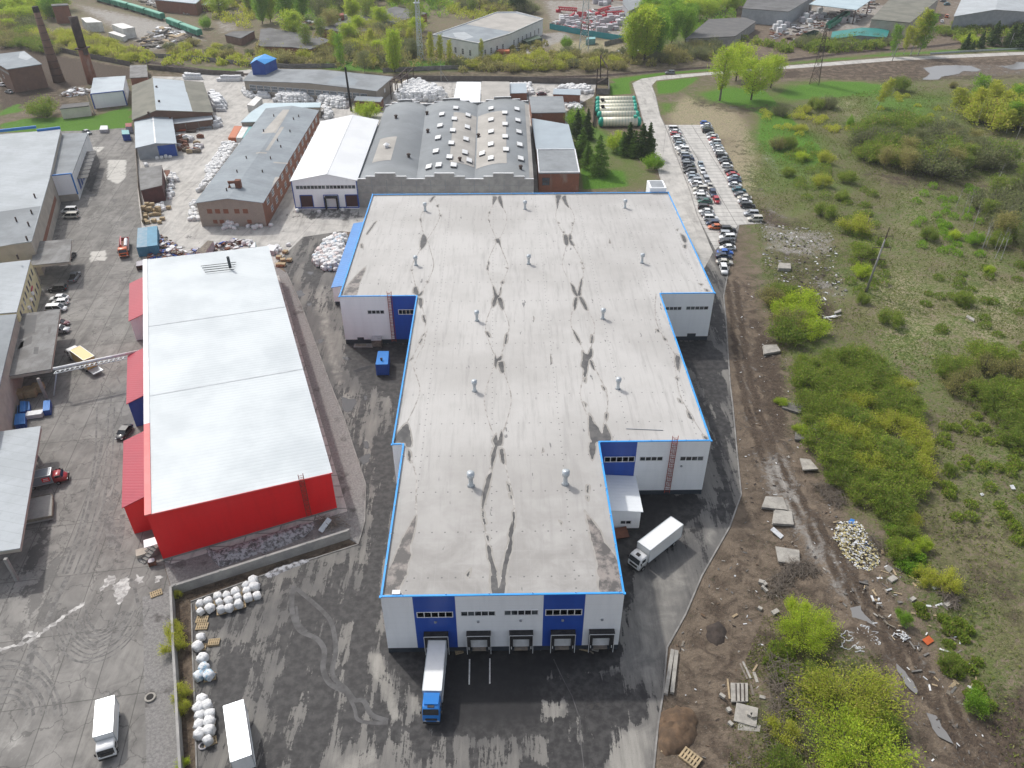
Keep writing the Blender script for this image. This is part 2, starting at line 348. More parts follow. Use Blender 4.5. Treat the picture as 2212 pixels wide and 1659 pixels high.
def build_terrain():
 xs=np.unique(np.r_[-3000,-1500,-800,np.arange(-450,-112,4),np.arange(-112,165,1.0),np.arange(165,470,4),800,1500,3000])
 ys=np.unique(np.r_[-1200,-300,0,25,np.arange(46,280,1.0),np.arange(280,420,2.5),np.arange(420,720,5),800,1000,1500,2500,4000])
 X,Y=np.meshgrid(xs,ys);P=np.c_[X.ravel(),Y.ravel()]
 field_r=[(1640,225),(1800,175),(2300,150),(2330,1100),(2330,1750),(2180,1700),(2040,1420),(1930,1240),(1800,1080),(1690,860),(1640,640),(1610,520),(1600,400)]
 gr=[(GL(field_r),.62,7),(GL([(1316,172),(1420,158),(1520,150),(1720,133),(1928,112),(2230,98),(2230,110),(1928,122),(1671,143),(1436,161),(1340,180)]),1.0,3),(GL([(1318,180),(1358,178),(1364,202),(1318,206)]),1.0,2),(GL([(1416,176),(1510,166),(1500,178),(1462,200),(1420,203)]),.9,3),(GL([(1421,220),(1460,222),(1455,240),(1428,248)]),.6,3),(GL([(1500,200),(1560,185),(1640,190),(1660,245),(1600,235),(1520,222)]),.75,9),(GL([(1659,178),(1780,172),(1895,185),(1885,196),(1800,205),(1660,215)]),.9,10),(GL([(1660,235),(1780,290),(1760,350),(1640,300)]),.35,14),(GL([(1850,200),(2060,205),(2020,300),(1880,290)]),.3,12),(GL([(1640,260),(1720,300),(1770,400),(1740,480),(1690,430),(1640,330)]),.18,14),(GL([(1225,245),(1310,282),(1420,380),(1430,412),(1250,412),(1235,330)]),.7,3),(GL([(1260,365),(1340,372),(1350,400),(1262,410)]),.5,3),(GL([(0,268),(60,255),(200,252),(283,228),(290,275),(190,285),(0,285)]),1.0,1.5),(GL([(0,222),(40,215),(46,240),(0,250)]),1.0,1.5),(GL([(300,140),(560,150),(560,160),(420,150),(310,150)]),.6,3),(GL([(700,130),(1050,130),(1050,150),(820,158),(700,150)]),.8,5),(GL([(600,0),(780,0),(800,40),(640,60)]),.5,14),(GL([(1380,0),(1620,0),(1500,90),(1380,120)]),.4,14),(GL([(2050,1250),(2300,1150),(2300,1560),(2130,1480)]),.05,9),(GL([(1740,1350),(1900,1420),(1960,1640),(1640,1700),(1590,1560),(1640,1440)]),.62,5),(GL([(1640,880),(1700,900),(1660,980)]),.3,4),(GL([(1650,1150),(1700,1280),(1760,1330),(1640,1330)]),.3,4),(GL([(290,280),(298,430),(306,490),(300,490),(292,430)]),.9,1)]
 straw_lit=[(GL(field_r),.27,8),(GL([(1480,205),(1600,240),(1640,300),(1660,420),(1600,410),(1560,300),(1440,265),(1430,235)]),.6,6),(GL([(1790,190),(1860,210),(2000,215),(1990,255),(1860,262),(1820,240)]),.85,10),(GL([(1660,262),(1700,255),(1730,300),(1690,320)]),.5,8),(GL([(1930,410),(2010,400),(2030,480),(1940,500)]),.45,12),(GL([(2100,640),(2200,620),(2212,720),(2120,730)]),.4,12),(GL([(1890,620),(1960,600),(2000,720),(1930,760)]),.45,12),(GL([(1540,280),(1590,340),(1625,440),(1650,500),(1600,480),(1570,350)]),.3,4),(GL([(1300,300),(1340,330),(1420,360),(1420,400),(1330,390)]),.5,4),(GL([(1180,90),(1340,85),(1360,110),(1200,120)]),.7,8),(GL([(1850,500),(2200,480),(2250,800),(1950,850),(1880,700)]),.25,10),(GL([(2000,960),(2200,950),(2230,1250),(2050,1230)]),.25,6),(GL([(0,0),(2212,0),(2212,60),(0,80)]),.25,20)]  # straw also raised in the upper right to stand for brighter light there
 soil=[(GL([(1575,600),(1640,590),(1690,800),(1740,960),(1860,1150),(2000,1380),(2160,1700),(1400,1700),(1420,1500),(1445,1399),(1580,1140),(1604,1069),(1596,979),(1570,690)]),.42,4),(GL([(0,95),(120,120),(285,148),(285,170),(200,180),(120,190),(0,240)]),1.1,3),(GL([(60,185),(190,170),(205,215),(130,240),(40,235)]),.5,3),(GL([(1640,450),(1720,470),(1800,520),(1820,640),(1700,640),(1650,560)]),.5,4),(GL([(1600,255),(1640,330),(1680,480),(1650,490),(1600,420),(1560,300)]),.35,5),(GL([(1780,140),(1900,130),(2230,125),(2230,170),(1950,180),(1700,168),(1680,158)]),.55,5),(GL([(1660,158),(1720,150),(1720,168),(1660,172)]),.5,3),(GL([(1500,205),(1600,226),(1660,222),(1700,240),(1600,250),(1490,230)]),.5,4),(GL([(300,150),(800,150),(1300,150),(1700,110),(1700,128),(1300,172),(800,172),(300,165)]),.4,4),(GL([(1850,330),(2212,400),(2212,440),(2050,430),(1850,380)]),.45,8),(GL([(1690,620),(1800,650),(1830,700),(1750,700)]),.6,3),(GL([(376,1290),(412,1300),(424,1680),(400,1880)]),.7,1.5),(GL([(310,1290),(372,1270),(388,1680),(318,1680)]),.5,2),(GL([(376,1285),(780,1165),(774,1185),(420,1300)]),.8,1),(GL([(2110,1560),(2250,1440),(2260,1700),(2150,1700)]),.8,4),(GL([(1940,1110),(2060,1060),(2260,1000),(2260,1330),(2060,1290)]),.42,10),(GL([(2050,1300),(2150,1260),(2260,1300),(2260,1480),(2130,1500)]),.3,8),(GL([(1900,380),(1960,390),(1940,600),(1900,560)]),.3,12),(GL([(2050,600),(2120,620),(2100,720),(2000,700)]),.3,12),(GL([(1630,690),(1690,760),(1700,900),(1680,960),(1640,830)]),.4,2)]
 pale=[(GL([(1640,480),(1700,490),(1795,500),(1805,545),(1760,560),(1650,540)]),.62,3),(GL([(1740,590),(1830,620),(1830,645),(1780,640)]),.5,2),(GL([(1635,990),(1690,960),(1730,1080),(1790,1200),(1840,1300),(1810,1310),(1720,1180),(1650,1090)]),.42,3),(GL([(1640,290),(1670,330),(1700,380),(1680,400),(1640,340)]),.4,3),(GL([(1640,410),(1700,450),(1720,480),(1660,480)]),.4,3),(GL([(1980,140),(2120,138),(2230,140),(2230,165),(2000,165)]),.4,3),(GL([(150,5),(420,60),(440,90),(330,110),(240,60)]),.9,8),(GL([(455,45),(520,45),(520,65),(470,75)]),.6,5),(GL([(1170,72),(1220,68),(1240,80),(1190,100),(1130,125),(1110,115)]),.8,4),(GL([(1170,0),(1390,0),(1370,88),(1190,60)]),.7,6),(GL([(1660,20),(1800,10),(1950,10),(1900,60),(1800,70),(1680,80)]),.7,8),(GL([(2030,0),(2100,0),(2060,60),(2020,60)]),.4,6),(GL([(690,60),(760,30),(800,60),(740,80)]),.5,5),(GL([(1560,225),(1600,230),(1610,242),(1565,240)]),.4,3),(GL([(310,1300),(380,1320),(385,1500),(330,1500)]),.35,2)]
 trk=smooth_line(GL([(1578,600),(1592,700),(1606,800),(1628,890),(1662,985),(1722,1085),(1792,1192),(1872,1312),(1962,1425),(2052,1545),(2140,1690),(2260,1900)]),4);pale.append((strip(trk,5.5),.36,1.2));gr.append((strip(trk,6),-1.0,2))
 for o_ in(-1.1,1.1):
  c_=strip(trk,2.2);n_=len(trk);ln_=c_[:n_]if o_>0 else c_[n_:][::-1];soil.append((strip(ln_,.9),.75,.5));pale.append((strip(ln_,.9),-.5,.5))
 arr=np.c_[field(P,gr),field(P,straw_lit),field(P,soil),field(P,pale)]
 far=np.clip((P[:,1]-235)/120,0,1)*(P[:,0]<120)
 arr[:,0]+=.34*far;arr[:,1]+=.15*far
 dec=np.clip((np.abs(P[:,0])+P[:,1]-1100)/400,0,1);arr[:,0]+=.6*dec
 z=np.zeros(len(P));nat=np.clip(sdist(P,GL([(1620,180),(2400,150),(2400,1800),(1412,1760),(1425,1500),(1450,1399),(1590,1140),(1612,1069),(1600,979),(1580,690),(1600,590),(1660,480),(1610,380)]))*-0.35,0,1)
 for q in range(26):
  kx,ky,ph=rs.uniform(-.55,.55),rs.uniform(-.55,.55),rs.uniform(0,6.28);z+=np.sin(P[:,0]*kx+P[:,1]*ky+ph)*0.035
 z=z*nat
 nx=len(xs);me=bpy.data.meshes.new('ground');I=np.arange(len(P)).reshape(len(ys),nx)
 fs=np.stack([I[:-1,:-1],I[:-1,1:],I[1:,1:],I[1:,:-1]],-1).reshape(-1,4)
 me.vertices.add(len(P));me.vertices.foreach_set('co',np.c_[P,z].astype(np.float32).ravel());me.loops.add(fs.size);me.loops.foreach_set('vertex_index',fs.astype(np.int32).ravel())
 me.polygons.add(len(fs));me.polygons.foreach_set('loop_start',np.arange(0,fs.size,4,dtype=np.int32));me.update(calc_edges=True)
 setcol(me,'zone',arr);me.materials.append(MT['terrain']);o=bpy.data.objects.new('ground',me);COL.objects.link(o);o['kind']='structure'
build_terrain()
KERB=[(1392,1900),(1412,1659),(1421,1569),(1433,1494),(1441,1399),(1481,1327),(1516,1244),(1576,1139),(1601,1069),(1592,979),(1583,879),(1577,829),(1568,690),(1563,640),(1573,587),(1596,487)]
GKERB=[(619,590),(653,665),(713,829),(743,904),(790,1047),(788,1127),(774,1176)]
def P_(*pts):return GL(pts)
yard=GL(KERB+[(1500,478),(1400,640),(1000,640),(880,600),(735,498),(655,512),(600,562)]+GKERB+[(640,1219),(560,1246),(412,1300),(416,1400),(420,1500),(425,1659),(436,1900)])
wetf=[(P_((838,1408),(1345,1400),(1338,1440),(1172,1482),(1172,1580),(1060,1590),(950,1580),(905,1500),(870,1440)),.6,1.2),(P_((790,1280),(840,1290),(845,1420),(900,1500),(950,1600),(820,1659),(700,1659),(600,1659),(580,1500),(640,1300)),.34,3),(P_((560,1250),(700,1220),(790,1230),(780,1330),(620,1320)),.18,3),(P_((1368,1070),(1500,1072),(1520,1085),(1480,1130),(1440,1120),(1395,1180),(1350,1190),(1345,1100)),.8,1.2),(P_((1340,1180),(1380,1180),(1370,1280),(1350,1400),(1338,1400),(1335,1280)),.5,1.2),(P_((745,742),(885,742),(880,800),(860,870),(790,830),(745,800)),.5,1.5),(P_((1462,738),(1530,738),(1568,775),(1568,800),(1500,800),(1480,790)),.7,1.2),(P_((1500,800),(1560,800),(1575,950),(1540,1000),(1530,950)),.3,2),(P_((800,940),(850,940),(860,1080),(840,1280),(790,1290),(800,1100)),.3,2),(P_((650,570),(700,560),(720,640),(740,720),(700,700),(660,640)),.28,2),(P_((715,820),(760,840),(800,1000),(790,1060),(745,920)),.35,1.5),(P_((1172,1490),(1300,1480),(1400,1500),(1385,1560),(1330,1640),(1300,1680),(1160,1680)),.42,3),(P_((1160,1480),(1370,1455),(1330,1480),(1250,1500),(1180,1520)),.3,1.5),(P_((1520,660),(1560,640),(1570,740),(1545,740)),.25,2),(P_((1500,500),(1520,500),(1550,590),(1535,640)),.35,1),(P_((425,1300),(520,1290),(540,1400),(560,1659),(430,1659)),.16,3),(P_((1550,1060),(1600,1065),(1560,1150),(1500,1240),(1540,1110)),.25,2)]
ltf=[(P_((1172,1475),(1345,1430),(1340,1450),(1176,1462)),.9,1),(P_((1350,1280),(1500,1160),(1590,1080),(1520,1230),(1445,1395),(1430,1500),(1350,1470)),.45,2),(P_((1330,1580),(1415,1560),(1405,1690),(1290,1690),(1310,1640)),.9,2),(P_((785,1400),(830,1415),(850,1470),(870,1560),(845,1555),(800,1450)),.8,1),(P_((700,590),(720,700),(745,820),(800,960),(770,960),(720,830),(670,650)),.6,2),(P_((1160,1505),(1220,1510),(1215,1560),(1175,1555)),.9,1),(P_((880,1500),(915,1500),(915,1545),(890,1550)),.8,1),(P_((560,1560),(740,1540),(740,1600),(560,1590)),.35,3),(P_((700,1620),(830,1600),(850,1690),(690,1690)),.6,2),(P_((1450,420),(1500,470),(1560,600),(1520,560)),.7,2),(P_((1480,790),(1530,850),(1545,950),(1505,830)),.3,2)]
rep=[(P_((960,1412),(1335,1402),(1170,1470),(1168,1560),(1060,1570),(970,1570)),.8,2),(P_((1368,1070),(1500,1072),(1440,1110),(1395,1180)),.8,2)]
wetneg=[(pl,-am*0.55,e)for pl,am,e in ltf]
sheet('asphalt_yard',yard,0.02,0.75,'asphalt',[(0.40,wetf+wetneg),(0.0,ltf),(0.0,rep)])
cyard=P_((404,1930),(378,1500),(370,1275),(354,1220),(340,900),(330,600),(400,545),(312,490),(300,415),(292,295),(290,275),(192,282),(60,285),(-200,300),(-420,900),(-420,1930))
cwet=[(P_((225,440),(260,420),(310,440),(312,560),(290,640),(250,610),(235,520)),.22,2),(P_((60,1150),(130,1100),(150,1200),(120,1330),(60,1330),(20,1300)),.4,2),(P_((230,950),(262,950),(262,1050),(275,1150),(300,1250),(240,1300),(232,1100)),.3,1.5),(P_((180,300),(225,340),(215,440),(185,430)),.45,1.5),(P_((0,1340),(120,1290),(160,1280),(90,1380),(0,1420)),.35,2),(P_((130,850),(200,790),(260,900),(200,830)),.1,2),(P_((300,1280),(352,1230),(372,1280),(372,1420),(320,1480)),.3,2),(P_((120,460),(140,460),(130,520),(115,520)),.4,1),(P_((200,1500),(380,1480),(390,1700),(310,1700)),.15,2),(P_((30,1000),(80,880),(100,960),(60,1010)),.3,1)]
cpale=[(P_((-20,1550),(60,1540),(90,1640),(-20,1640)),.5,3),(P_((200,560),(300,700),(270,900),(180,800)),.15,6),(P_((232,345),(275,345),(272,385),(255,400),(230,387)),.8,.6),(P_((195,318),(228,316),(215,330),(200,328)),.7,.6),(P_((194,544),(230,540),(229,562),(193,566)),.9,.4),(P_((115,1450),(300,1420),(290,1460),(110,1500)),.3,2)]
sheet('concrete_yard',cyard,0.026,1.0,'yard_concrete',[(0.1,cwet),(0.0,cpale)])
byard=P_((312,600),(308,560),(306,490),(298,420),(293,300),(285,210),(330,165),(390,166),(540,150),(620,175),(860,180),(1000,165),(1150,178),(1288,182),(1282,208),(1225,240),(1245,412),(1100,520),(735,500),(655,512),(600,565),(590,605))
bwet=[(P_((310,520),(440,500),(590,560),(590,600),(312,600)),.18,2),(P_((600,470),(650,440),(790,445),(770,480),(660,475)),.42,1.5),(P_((440,490),(600,488),(640,500),(600,520),(470,510)),.15,2),(P_((380,300),(440,260),(470,330),(400,350)),.05,3),(P_((860,195),(1000,180),(1290,195),(1280,210),(880,215)),.35,3)]
sheet('back_yard',byard,0.032,1.4,'dusty_concrete',[(0.08,bwet),(0.2,[])])
rd=P_((1470,640),(1440,480),(1430,400),(1418,357),(1386,250),(1376,212),(1366,180),(1386,170),(1436,163),(1511,158),(1601,150),(1671,144.5),(1800,134),(1928,124),(2212,112),(2400,104),(2400,110),(2212,118.5),(1928,131.5),(1800,141.5),(1671,151),(1601,157),(1520,163),(1418,174),(1408,185),(1416,207),(1426,250),(1438,275),(1466,350),(1491,414),(1506,465),(1540,545),(1500,620))
sheet('access_road',rd,0.036,2.0,'dusty_concrete',[(-.1,[(P_((1420,360),(1470,400),(1520,500),(1500,560),(1440,430)),.2,2)]),(0.25,[])])
lot=P_((1435,270),(1511,270),(1560,340),(1608,415),(1647,483),(1596,486),(1545,540),(1516,485),(1506,465),(1491,414),(1466,350))
sheet('parking_lot',lot,0.045,1.5,'lot_concrete',[(-0.05,[]),(0.0,[])])
def kerb(pts,name='kerb',wd=0.18,ht=0.14,mat='kerbstone',z=0.0):
 mb=MB()
 po=strip(pts,wd);n=len(pts)
 for i in range(n-1):mb.prism([po[i],po[i+1],po[2*n-2-i],po[2*n-1-i]],z,z+ht)
 o=mb.build(name,mat);o['kind']='structure';return o
kerb(GL(KERB),wd=0.25,ht=0.16);kerb(GL(GKERB),wd=0.2,ht=0.2)
kerb(P_((414,1305),(416,1400),(420,1500),(425,1659),(436,1890)),wd=0.2,ht=0.2);kerb(P_((774,1176),(640,1219),(560,1246),(412,1300)),wd=0.2,ht=0.15)
kerb(P_((1376,212),(1386,250),(1418,357)),wd=0.25);kerb(P_((1408,185),(1416,207),(1426,250),(1438,275),(1466,350),(1491,414),(1506,465),(1516,485)),wd=0.25)
sheet('gravel_verge',P_((308,1290),(372,1272),(378,1500),(402,1900),(324,1900),(312,1480)),0.038,3,'gravel')
gs=sheet('gravel_strip',GL(GKERB+[(745,1160),(600,1210),(372,1278),(354,1215),(700,1100),(640,900),(560,560),(596,575)]),0.05,3,'gravel')
for i,pl in enumerate([[(1013,1424),(1016,1424),(1015,1479),(1012,1479)],[(1057,1422.5),(1059.5,1422.5),(1059.5,1477),(1056.5,1477)]]):
 flatpolys([GL(pl)],0.028).build('bay_marking','white_paint')['kind']='structure'
pud=[('puddle',KL(3,0,[(470,70),(560,110),(520,170),(420,240),(380,300),(430,330)]),0)]
pls=[KL(2,1,[(735,110),(800,130),(865,130),(860,185),(830,230),(790,250),(750,215),(740,170)]),KL(2,1,[(930,100),(960,100),(960,130),(940,145)]),KL(2,1,[(920,495),(965,495),(970,560),(940,560)]),KL(2,1,[(910,630),(980,600),(985,660),(930,700),(890,660)]),KL(1,1,[(345,860),(385,845),(430,890),(370,910)]),KL(1,1,[(440,960),(490,960),(470,985),(440,980)]),KL(1,1,[(750,1430),(800,1425),(830,1450),(790,1460)]),KL(1,1,[(840,1545),(900,1520),(1000,1500),(960,1530),(870,1560)]),KL(1,1,[(445,690),(500,690),(480,720),(450,710)]),KL(1,1,[(530,1275),(585,1275),(575,1305),(540,1310)])]
flatpolys([jag(p,.5,.15)for p in pls],0.031).build('puddle','puddle')['kind']='structure'
pls=[KL(0,3,[(1340,590),(1450,570),(1600,565),(1750,570),(1840,605),(1800,620),(1680,615),(1650,640),(1500,665),(1470,690),(1330,690),(1400,640)]),KL(0,3,[(2010,575),(2120,560),(2150,535),(2300,545),(2300,590),(2110,605)]),KL(3,3,[(700,270),(790,260),(950,480),(870,500),(740,400)]),KL(3,3,[(1100,760),(1180,830),(1300,1000),(1280,1030),(1150,880)]),KL(3,3,[(1370,1200),(1450,1210),(1600,1450),(1540,1440),(1420,1320)])]
flatpolys([jag(p,.8,.3)for p in pls],0.1).build('puddle','puddle_pale')['kind']='structure'
pls=[KL(3,0,[(930,0),(1010,0),(1000,40),(880,130),(870,110)]),KL(3,0,[(970,80),(1060,20),(1110,0),(1130,100),(1090,180),(1030,250),(1000,180)]),KL(3,0,[(1170,0),(1245,0),(1240,50),(1200,70),(1165,40)]),KL(3,0,[(1340,0),(1400,10),(1380,50),(1345,60)]),KL(3,0,[(185,530),(240,480),(340,480),(300,510),(200,560)]),KL(3,0,[(0,625),(240,560),(500,380),(720,230),(725,250),(480,420),(250,580),(0,660)])]
flatpolys([jag(p,.35,.3)for p in pls],0.034).build('puddle','puddle_glare')['kind']='structure'
tm=[]
def arc(pts,wd):tm.append(strip(smooth_line(pts,8),wd))
arc(KL(3,0,[(745,260),(760,380),(850,490),(950,450),(1020,330),(1090,300)]),.35);arc(KL(3,0,[(600,400),(650,510),(780,600),(930,560),(1060,440),(1140,300)]),.45);arc(KL(3,0,[(545,560),(570,680),(690,740),(860,690),(1010,570),(1120,400)]),.3)
arc(KL(3,0,[(1090,0),(1150,60),(1200,270)]),.5);arc(KL(2,0,[(890,440),(860,640),(800,950),(720,1260),(580,1640)]),.6);arc(KL(2,0,[(915,920),(870,1150),(760,1500),(680,1650)]),.5)
arc(KL(3,0,[(590,0),(480,220),(400,400)]),.8);arc(KL(3,0,[(300,560),(260,720),(230,900)]),1.1);arc(KL(3,0,[(300,650),(400,760),(440,830)]),.5);arc(KL(3,0,[(0,900),(140,920),(300,980),(380,1100)]),.4)
arc(KL(2,0,[(880,0),(950,60),(955,200),(900,380)]),.25);arc(KL(2,0,[(940,1150),(960,1300),(990,1400)]),1.6);arc(KL(2,0,[(1060,1130),(1050,1300),(1010,1450)]),.9);arc(KL(1,0,[(850,1480),(980,1560),(1040,1659)]),.3)
for s_ in(.5,.62,.75,.88,1.14,1.27,1.42,1.58):arc(KL(3,0,[(880+(x-880)*s_+rnd.uniform(-12,12),330+(y-330)*s_+rnd.uniform(-10,10))for x,y in[(600,400),(650,510),(780,600),(930,560),(1060,440),(1140,300)]]),rnd.uniform(.15,.4))
for R_ in(170,230,300,340,420,470):arc(KL(3,0,[(60+R_*math.sin(a),1200-R_*math.cos(a))for a in(-.3,.1,.5,.9,1.3,1.6)]),rnd.uniform(.2,.5))
for dx in(-60,40,90,150):arc(KL(2,0,[(900+dx,200),(880+dx,640),(820+dx,950),(740+dx,1260),(600+dx,1640)]),rnd.uniform(.2,.4))
flatpolys(tm,0.0305).build('tyre_marks','tyre_mark')['kind']='structure'
plain('salt_trail',(0.125,0.123,0.123),(0.075,0.073,0.073),0.6,0.9)
st_=[strip(smooth_line(KL(3,1,p),6),wd)for p,wd in[([(330,90),(310,200),(320,340),(380,470),(520,540),(590,640),(580,800),(640,930),(780,1000)],.8),([(350,110),(470,210),(600,330),(660,430),(690,640),(660,850),(780,980),(850,1070),(930,1080),(1000,1200),(1140,1250)],.7),([(350,260),(370,400),(440,480)],.4),([(780,1000),(850,1140),(880,1240),(1000,1270),(1140,1270)],.5)]]
st_+=[strip(KL(3,2,[(360,720),(430,870),(520,1040),(590,1250),(585,1380),(610,1560),(620,1659)]),.12)]
flatpolys(st_,0.0285).build('salt_trails','salt_trail')['kind']='structure'
def railway(pts,name='railway'):
 pts=smooth_line(pts,6);sheet('track_bed',strip(pts,4.2),0.06,20,'ballast')
 mb=MB()
 for off in(-.76,.76):
  po=strip(pts,abs(off)*2);n=len(pts);side=po[:n]if off>0 else po[n:][::-1]
  for a,b in zip(side[:-1],side[1:]):mb.bar((a.x,a.y,.2),(b.x,b.y,.2),.16,.22)
 d=0;
 for a,b in zip(pts[:-1],pts[1:]):
  nn=Vector((-(b-a).y,(b-a).x)).normalized();L=(b-a).length;q=0.0
  while q<L:c=a+(b-a)*(q/L);mb.bar((c.x-nn.x*1.35,c.y-nn.y*1.35,.1),(c.x+nn.x*1.35,c.y+nn.y*1.35,.1),.3,.1);q+=1.6
 mb.build(name,'rail')['kind']='structure'
railway(KL(0,0,[(1180,520),(1290,540),(1600,585),(1900,625),(2160,645)])+P_((700,162),(1000,170),(1150,168),(1290,164),(1450,152),(1600,140),(1700,131),(1850,113),(2000,102),(2130,86),(2260,72)))

panelled('white_panel',(0.86,0.88,0.90),(0.81,0.83,0.85),1.15,0.4);panelled('blue_panel',(0.020,0.075,0.37),(0.022,0.088,0.42),1.15,0.32,0.25)
plain('plinth_dark',(0.035,0.045,0.06),(0.05,0.06,0.072),0.5,0.7);plain('coping_blue',(0.04,0.33,0.78),(0.035,0.3,0.72),0.4,0.4,0.4)
plain('frame_white',(0.78,0.79,0.8),rough=0.4);plain('galvanised',(0.56,0.60,0.62),(0.46,0.5,0.53),1.0,0.35,0.5,0.35);plain('lamp_grey',(0.3,0.32,0.34),rough=0.5)
t=NT('glass_dark');t.color(t.mix(t.step(t.noise(0.55,3,0.5),0.4,0.6),(0.018,0.021,0.026),(0.10,0.115,0.125)));t.rough(0.08);t.spec(0.6)
plain('rubber_black',(0.018,0.018,0.02),(0.035,0.035,0.036),1.0,0.75);plain('ladder_red',(0.36,0.075,0.05),(0.24,0.05,0.04),1.0,0.6);plain('door_white',(0.75,0.76,0.77),(0.62,0.63,0.63),0.6,0.5)
plain('dock_plate',(0.30,0.25,0.2),(0.18,0.16,0.14),1.2,0.8)
t=NT('damp');t.color(t.mix(t.step(t.noise(0.7,5,0.6),0.4,0.65),(0.075,0.074,0.075),(0.12,0.116,0.113)));t.rough(t.step(t.noise(0.3,3,0.5),0.4,0.6,0.5,0.75));t.spec(0.3)
t=NT('damp_brown');t.color(t.mix(t.step(t.noise(0.5,6,0.65),0.42,0.6),(0.08,0.074,0.071),(0.25,0.222,0.203)));t.rough(0.6)
plain('tide_line',(0.27,0.255,0.235),(0.42,0.40,0.38),0.9,0.8,lo=.42,hi=.58);plain('tide_ring',(0.29,0.274,0.25),(0.34,0.326,0.305),0.5,0.8)
X0,X1,M0,M1,B0,B1=-17.02,16.73,-18.9,36.05,-36.25,48.4
YF,YN,YB,YK,HR=71.49,104.08,155.8,214.84,12.67
t=NT('roof_membrane');xyz=t.n('SeparateXYZ');t.l(t.pos(),xyz.inputs[0])
px,py=xyz.outputs[0],xyz.outputs[1]
big=t.noise(0.05,5,0.6);stv=t.noise(1.0,5,0.7,stretch=(1.1,0.09,1));sth=t.noise(1.0,4,0.6,stretch=(0.05,0.8,1))
c=t.mix(t.step(big,0.35,0.68),(0.47,0.459,0.442),(0.385,0.373,0.356))
edge=t.step(py,70,118,1.0,0.0);c=t.mix(t.math('MULTIPLY',edge,t.step(t.noise(0.16,6,0.65,dist=0.5),0.3,0.7,0.4,0.95)),c,(0.245,0.234,0.22))  # near end darkened in the colour for duller light, broken by mottling
c=t.mix(t.step(stv,0.47,0.72,0,0.55),c,(0.29,0.28,0.268));c=t.mix(t.step(sth,0.55,0.72,0,0.18),c,(0.44,0.43,0.42))
fx=t.math('FRACT',t.math('DIVIDE',px,1.95));c=t.mix(t.step(t.math('ABSOLUTE',t.math('SUBTRACT',fx,0.5)),0.472,0.495,0,0.3),c,(0.36,0.35,0.34))
def dots(pa,pb,pitch_a,off_a,pitch_b,rad):
 a=t.math('MULTIPLY',t.math('SUBTRACT',t.math('FRACT',t.math('DIVIDE',t.math('SUBTRACT',pa,off_a),pitch_a)),0.5),pitch_a)
 b=t.math('MULTIPLY',t.math('SUBTRACT',t.math('FRACT',t.math('DIVIDE',pb,pitch_b)),0.5),pitch_b)
 return t.step(t.math('SQRT',t.math('ADD',t.math('MULTIPLY',a,a),t.math('MULTIPLY',b,b))),rad*0.7,rad*1.3,1.0,0.0)
c=t.mix(t.math('MULTIPLY',dots(py,px,8.75,0.6,1.95,0.13),0.75),c,(0.09,0.09,0.095))
c=t.mix(t.math('MULTIPLY',dots(px,py,11.9,4.2,1.6,0.12),0.75),c,(0.09,0.09,0.095))
c=t.mix(t.step(t.noise(1.0,3,0.6,stretch=(0.9,0.22,1)),0.70,0.735,0,0.85),c,(0.14,0.14,0.14))
t.color(c);t.rough(0.62);t.spec(0.35);t.bump(t.noise(2.0,3,0.5),0.12,0.04)
W_=thing('warehouse','large white and blue panel warehouse with stepped plan and pale flat roof','warehouse',(5,140,0))
PLAN=[(X0,YF),(X1,YF),(X1,YN),(M1,YN),(M1,YB),(B1,YB),(B1,YK),(B0,YK),(B0,YB),(M0,YB),(M0,YN),(X0,YN)]
def wall_run(mb,A,B,z0,z1,th=0.2):
 A,B=Vector(A[:2]),Vector(B[:2]);d=(B-A).normalized();n=Vector((d.y,-d.x))*th
 mb.prism([A,B,B-n,A-n],z0,z1)
inset=lambda q:q
mb=MB();mb.prism([(x*1.0,y)for x,y in PLAN],1.15,HR-.05);mb.f=[f for f in mb.f if len(f)==4];mb.mi=mb.mi[:len(mb.f)]
mb.build('wall','white_panel',W_)
mb=MB()
cxp=5;
for(a,b)in zip(PLAN,PLAN[1:]+PLAN[:1]):
 A,B=Vector(a),Vector(b);d=(B-A).normalized();n=Vector((d.y,-d.x))
 mb.prism([A-n*.08,B-n*.08,B-n*.4,A-n*.4],0,1.14)
mb.build('plinth','plinth_dark',W_)
def blue(A,B,z0=1.15,z1=HR-.06):
 A,B=Vector(A),Vector(B);d=(B-A).normalized();n=Vector((d.y,-d.x))*.02;m=MB();m.prism([A+n,B+n,B-n*3,A-n*3],z0,z1);m.build('wall_panel','blue_panel',W_)['label']='deep blue wall bay'
blue((-12.67,YF),(-6.79,YF));blue((5.54,YF),(11.36,YF));blue((X1+.02,YN),(X1+6.6,YN));blue((M0-5.9,YB),(M0,YB))
ZR=HR-.35
cp=MB();sup=MB()
for(a,b)in zip(PLAN,PLAN[1:]+PLAN[:1]):
 A,B=Vector(a),Vector(b);d=(B-A).normalized();n=Vector((d.y,-d.x));e=.0
 cp.prism([A+n*.05-d*e,B+n*.05-d*.3,B-n*.24-d*.3,A-n*.24-d*e],HR-.1,HR+.04)
 cp.box((A.x-.09*(1 if 0 else 0),A.y,HR-.03),(.36,.36,.15))
pi_=MB()
for(a,b)in zip(PLAN,PLAN[1:]+PLAN[:1]):
 A,B=Vector(a),Vector(b);d=(B-A).normalized();n=Vector((d.y,-d.x));pi_.prism([A-n*.05,B-n*.05,B-n*.2,A-n*.2],ZR+.004,HR-.11)
 q=3.0
 while q<(B-A).length:c_=A+d*q-n*.22;pi_.box((c_.x,c_.y,ZR+.3),(.09,.09,.62));q+=6
st=[];halos=[]
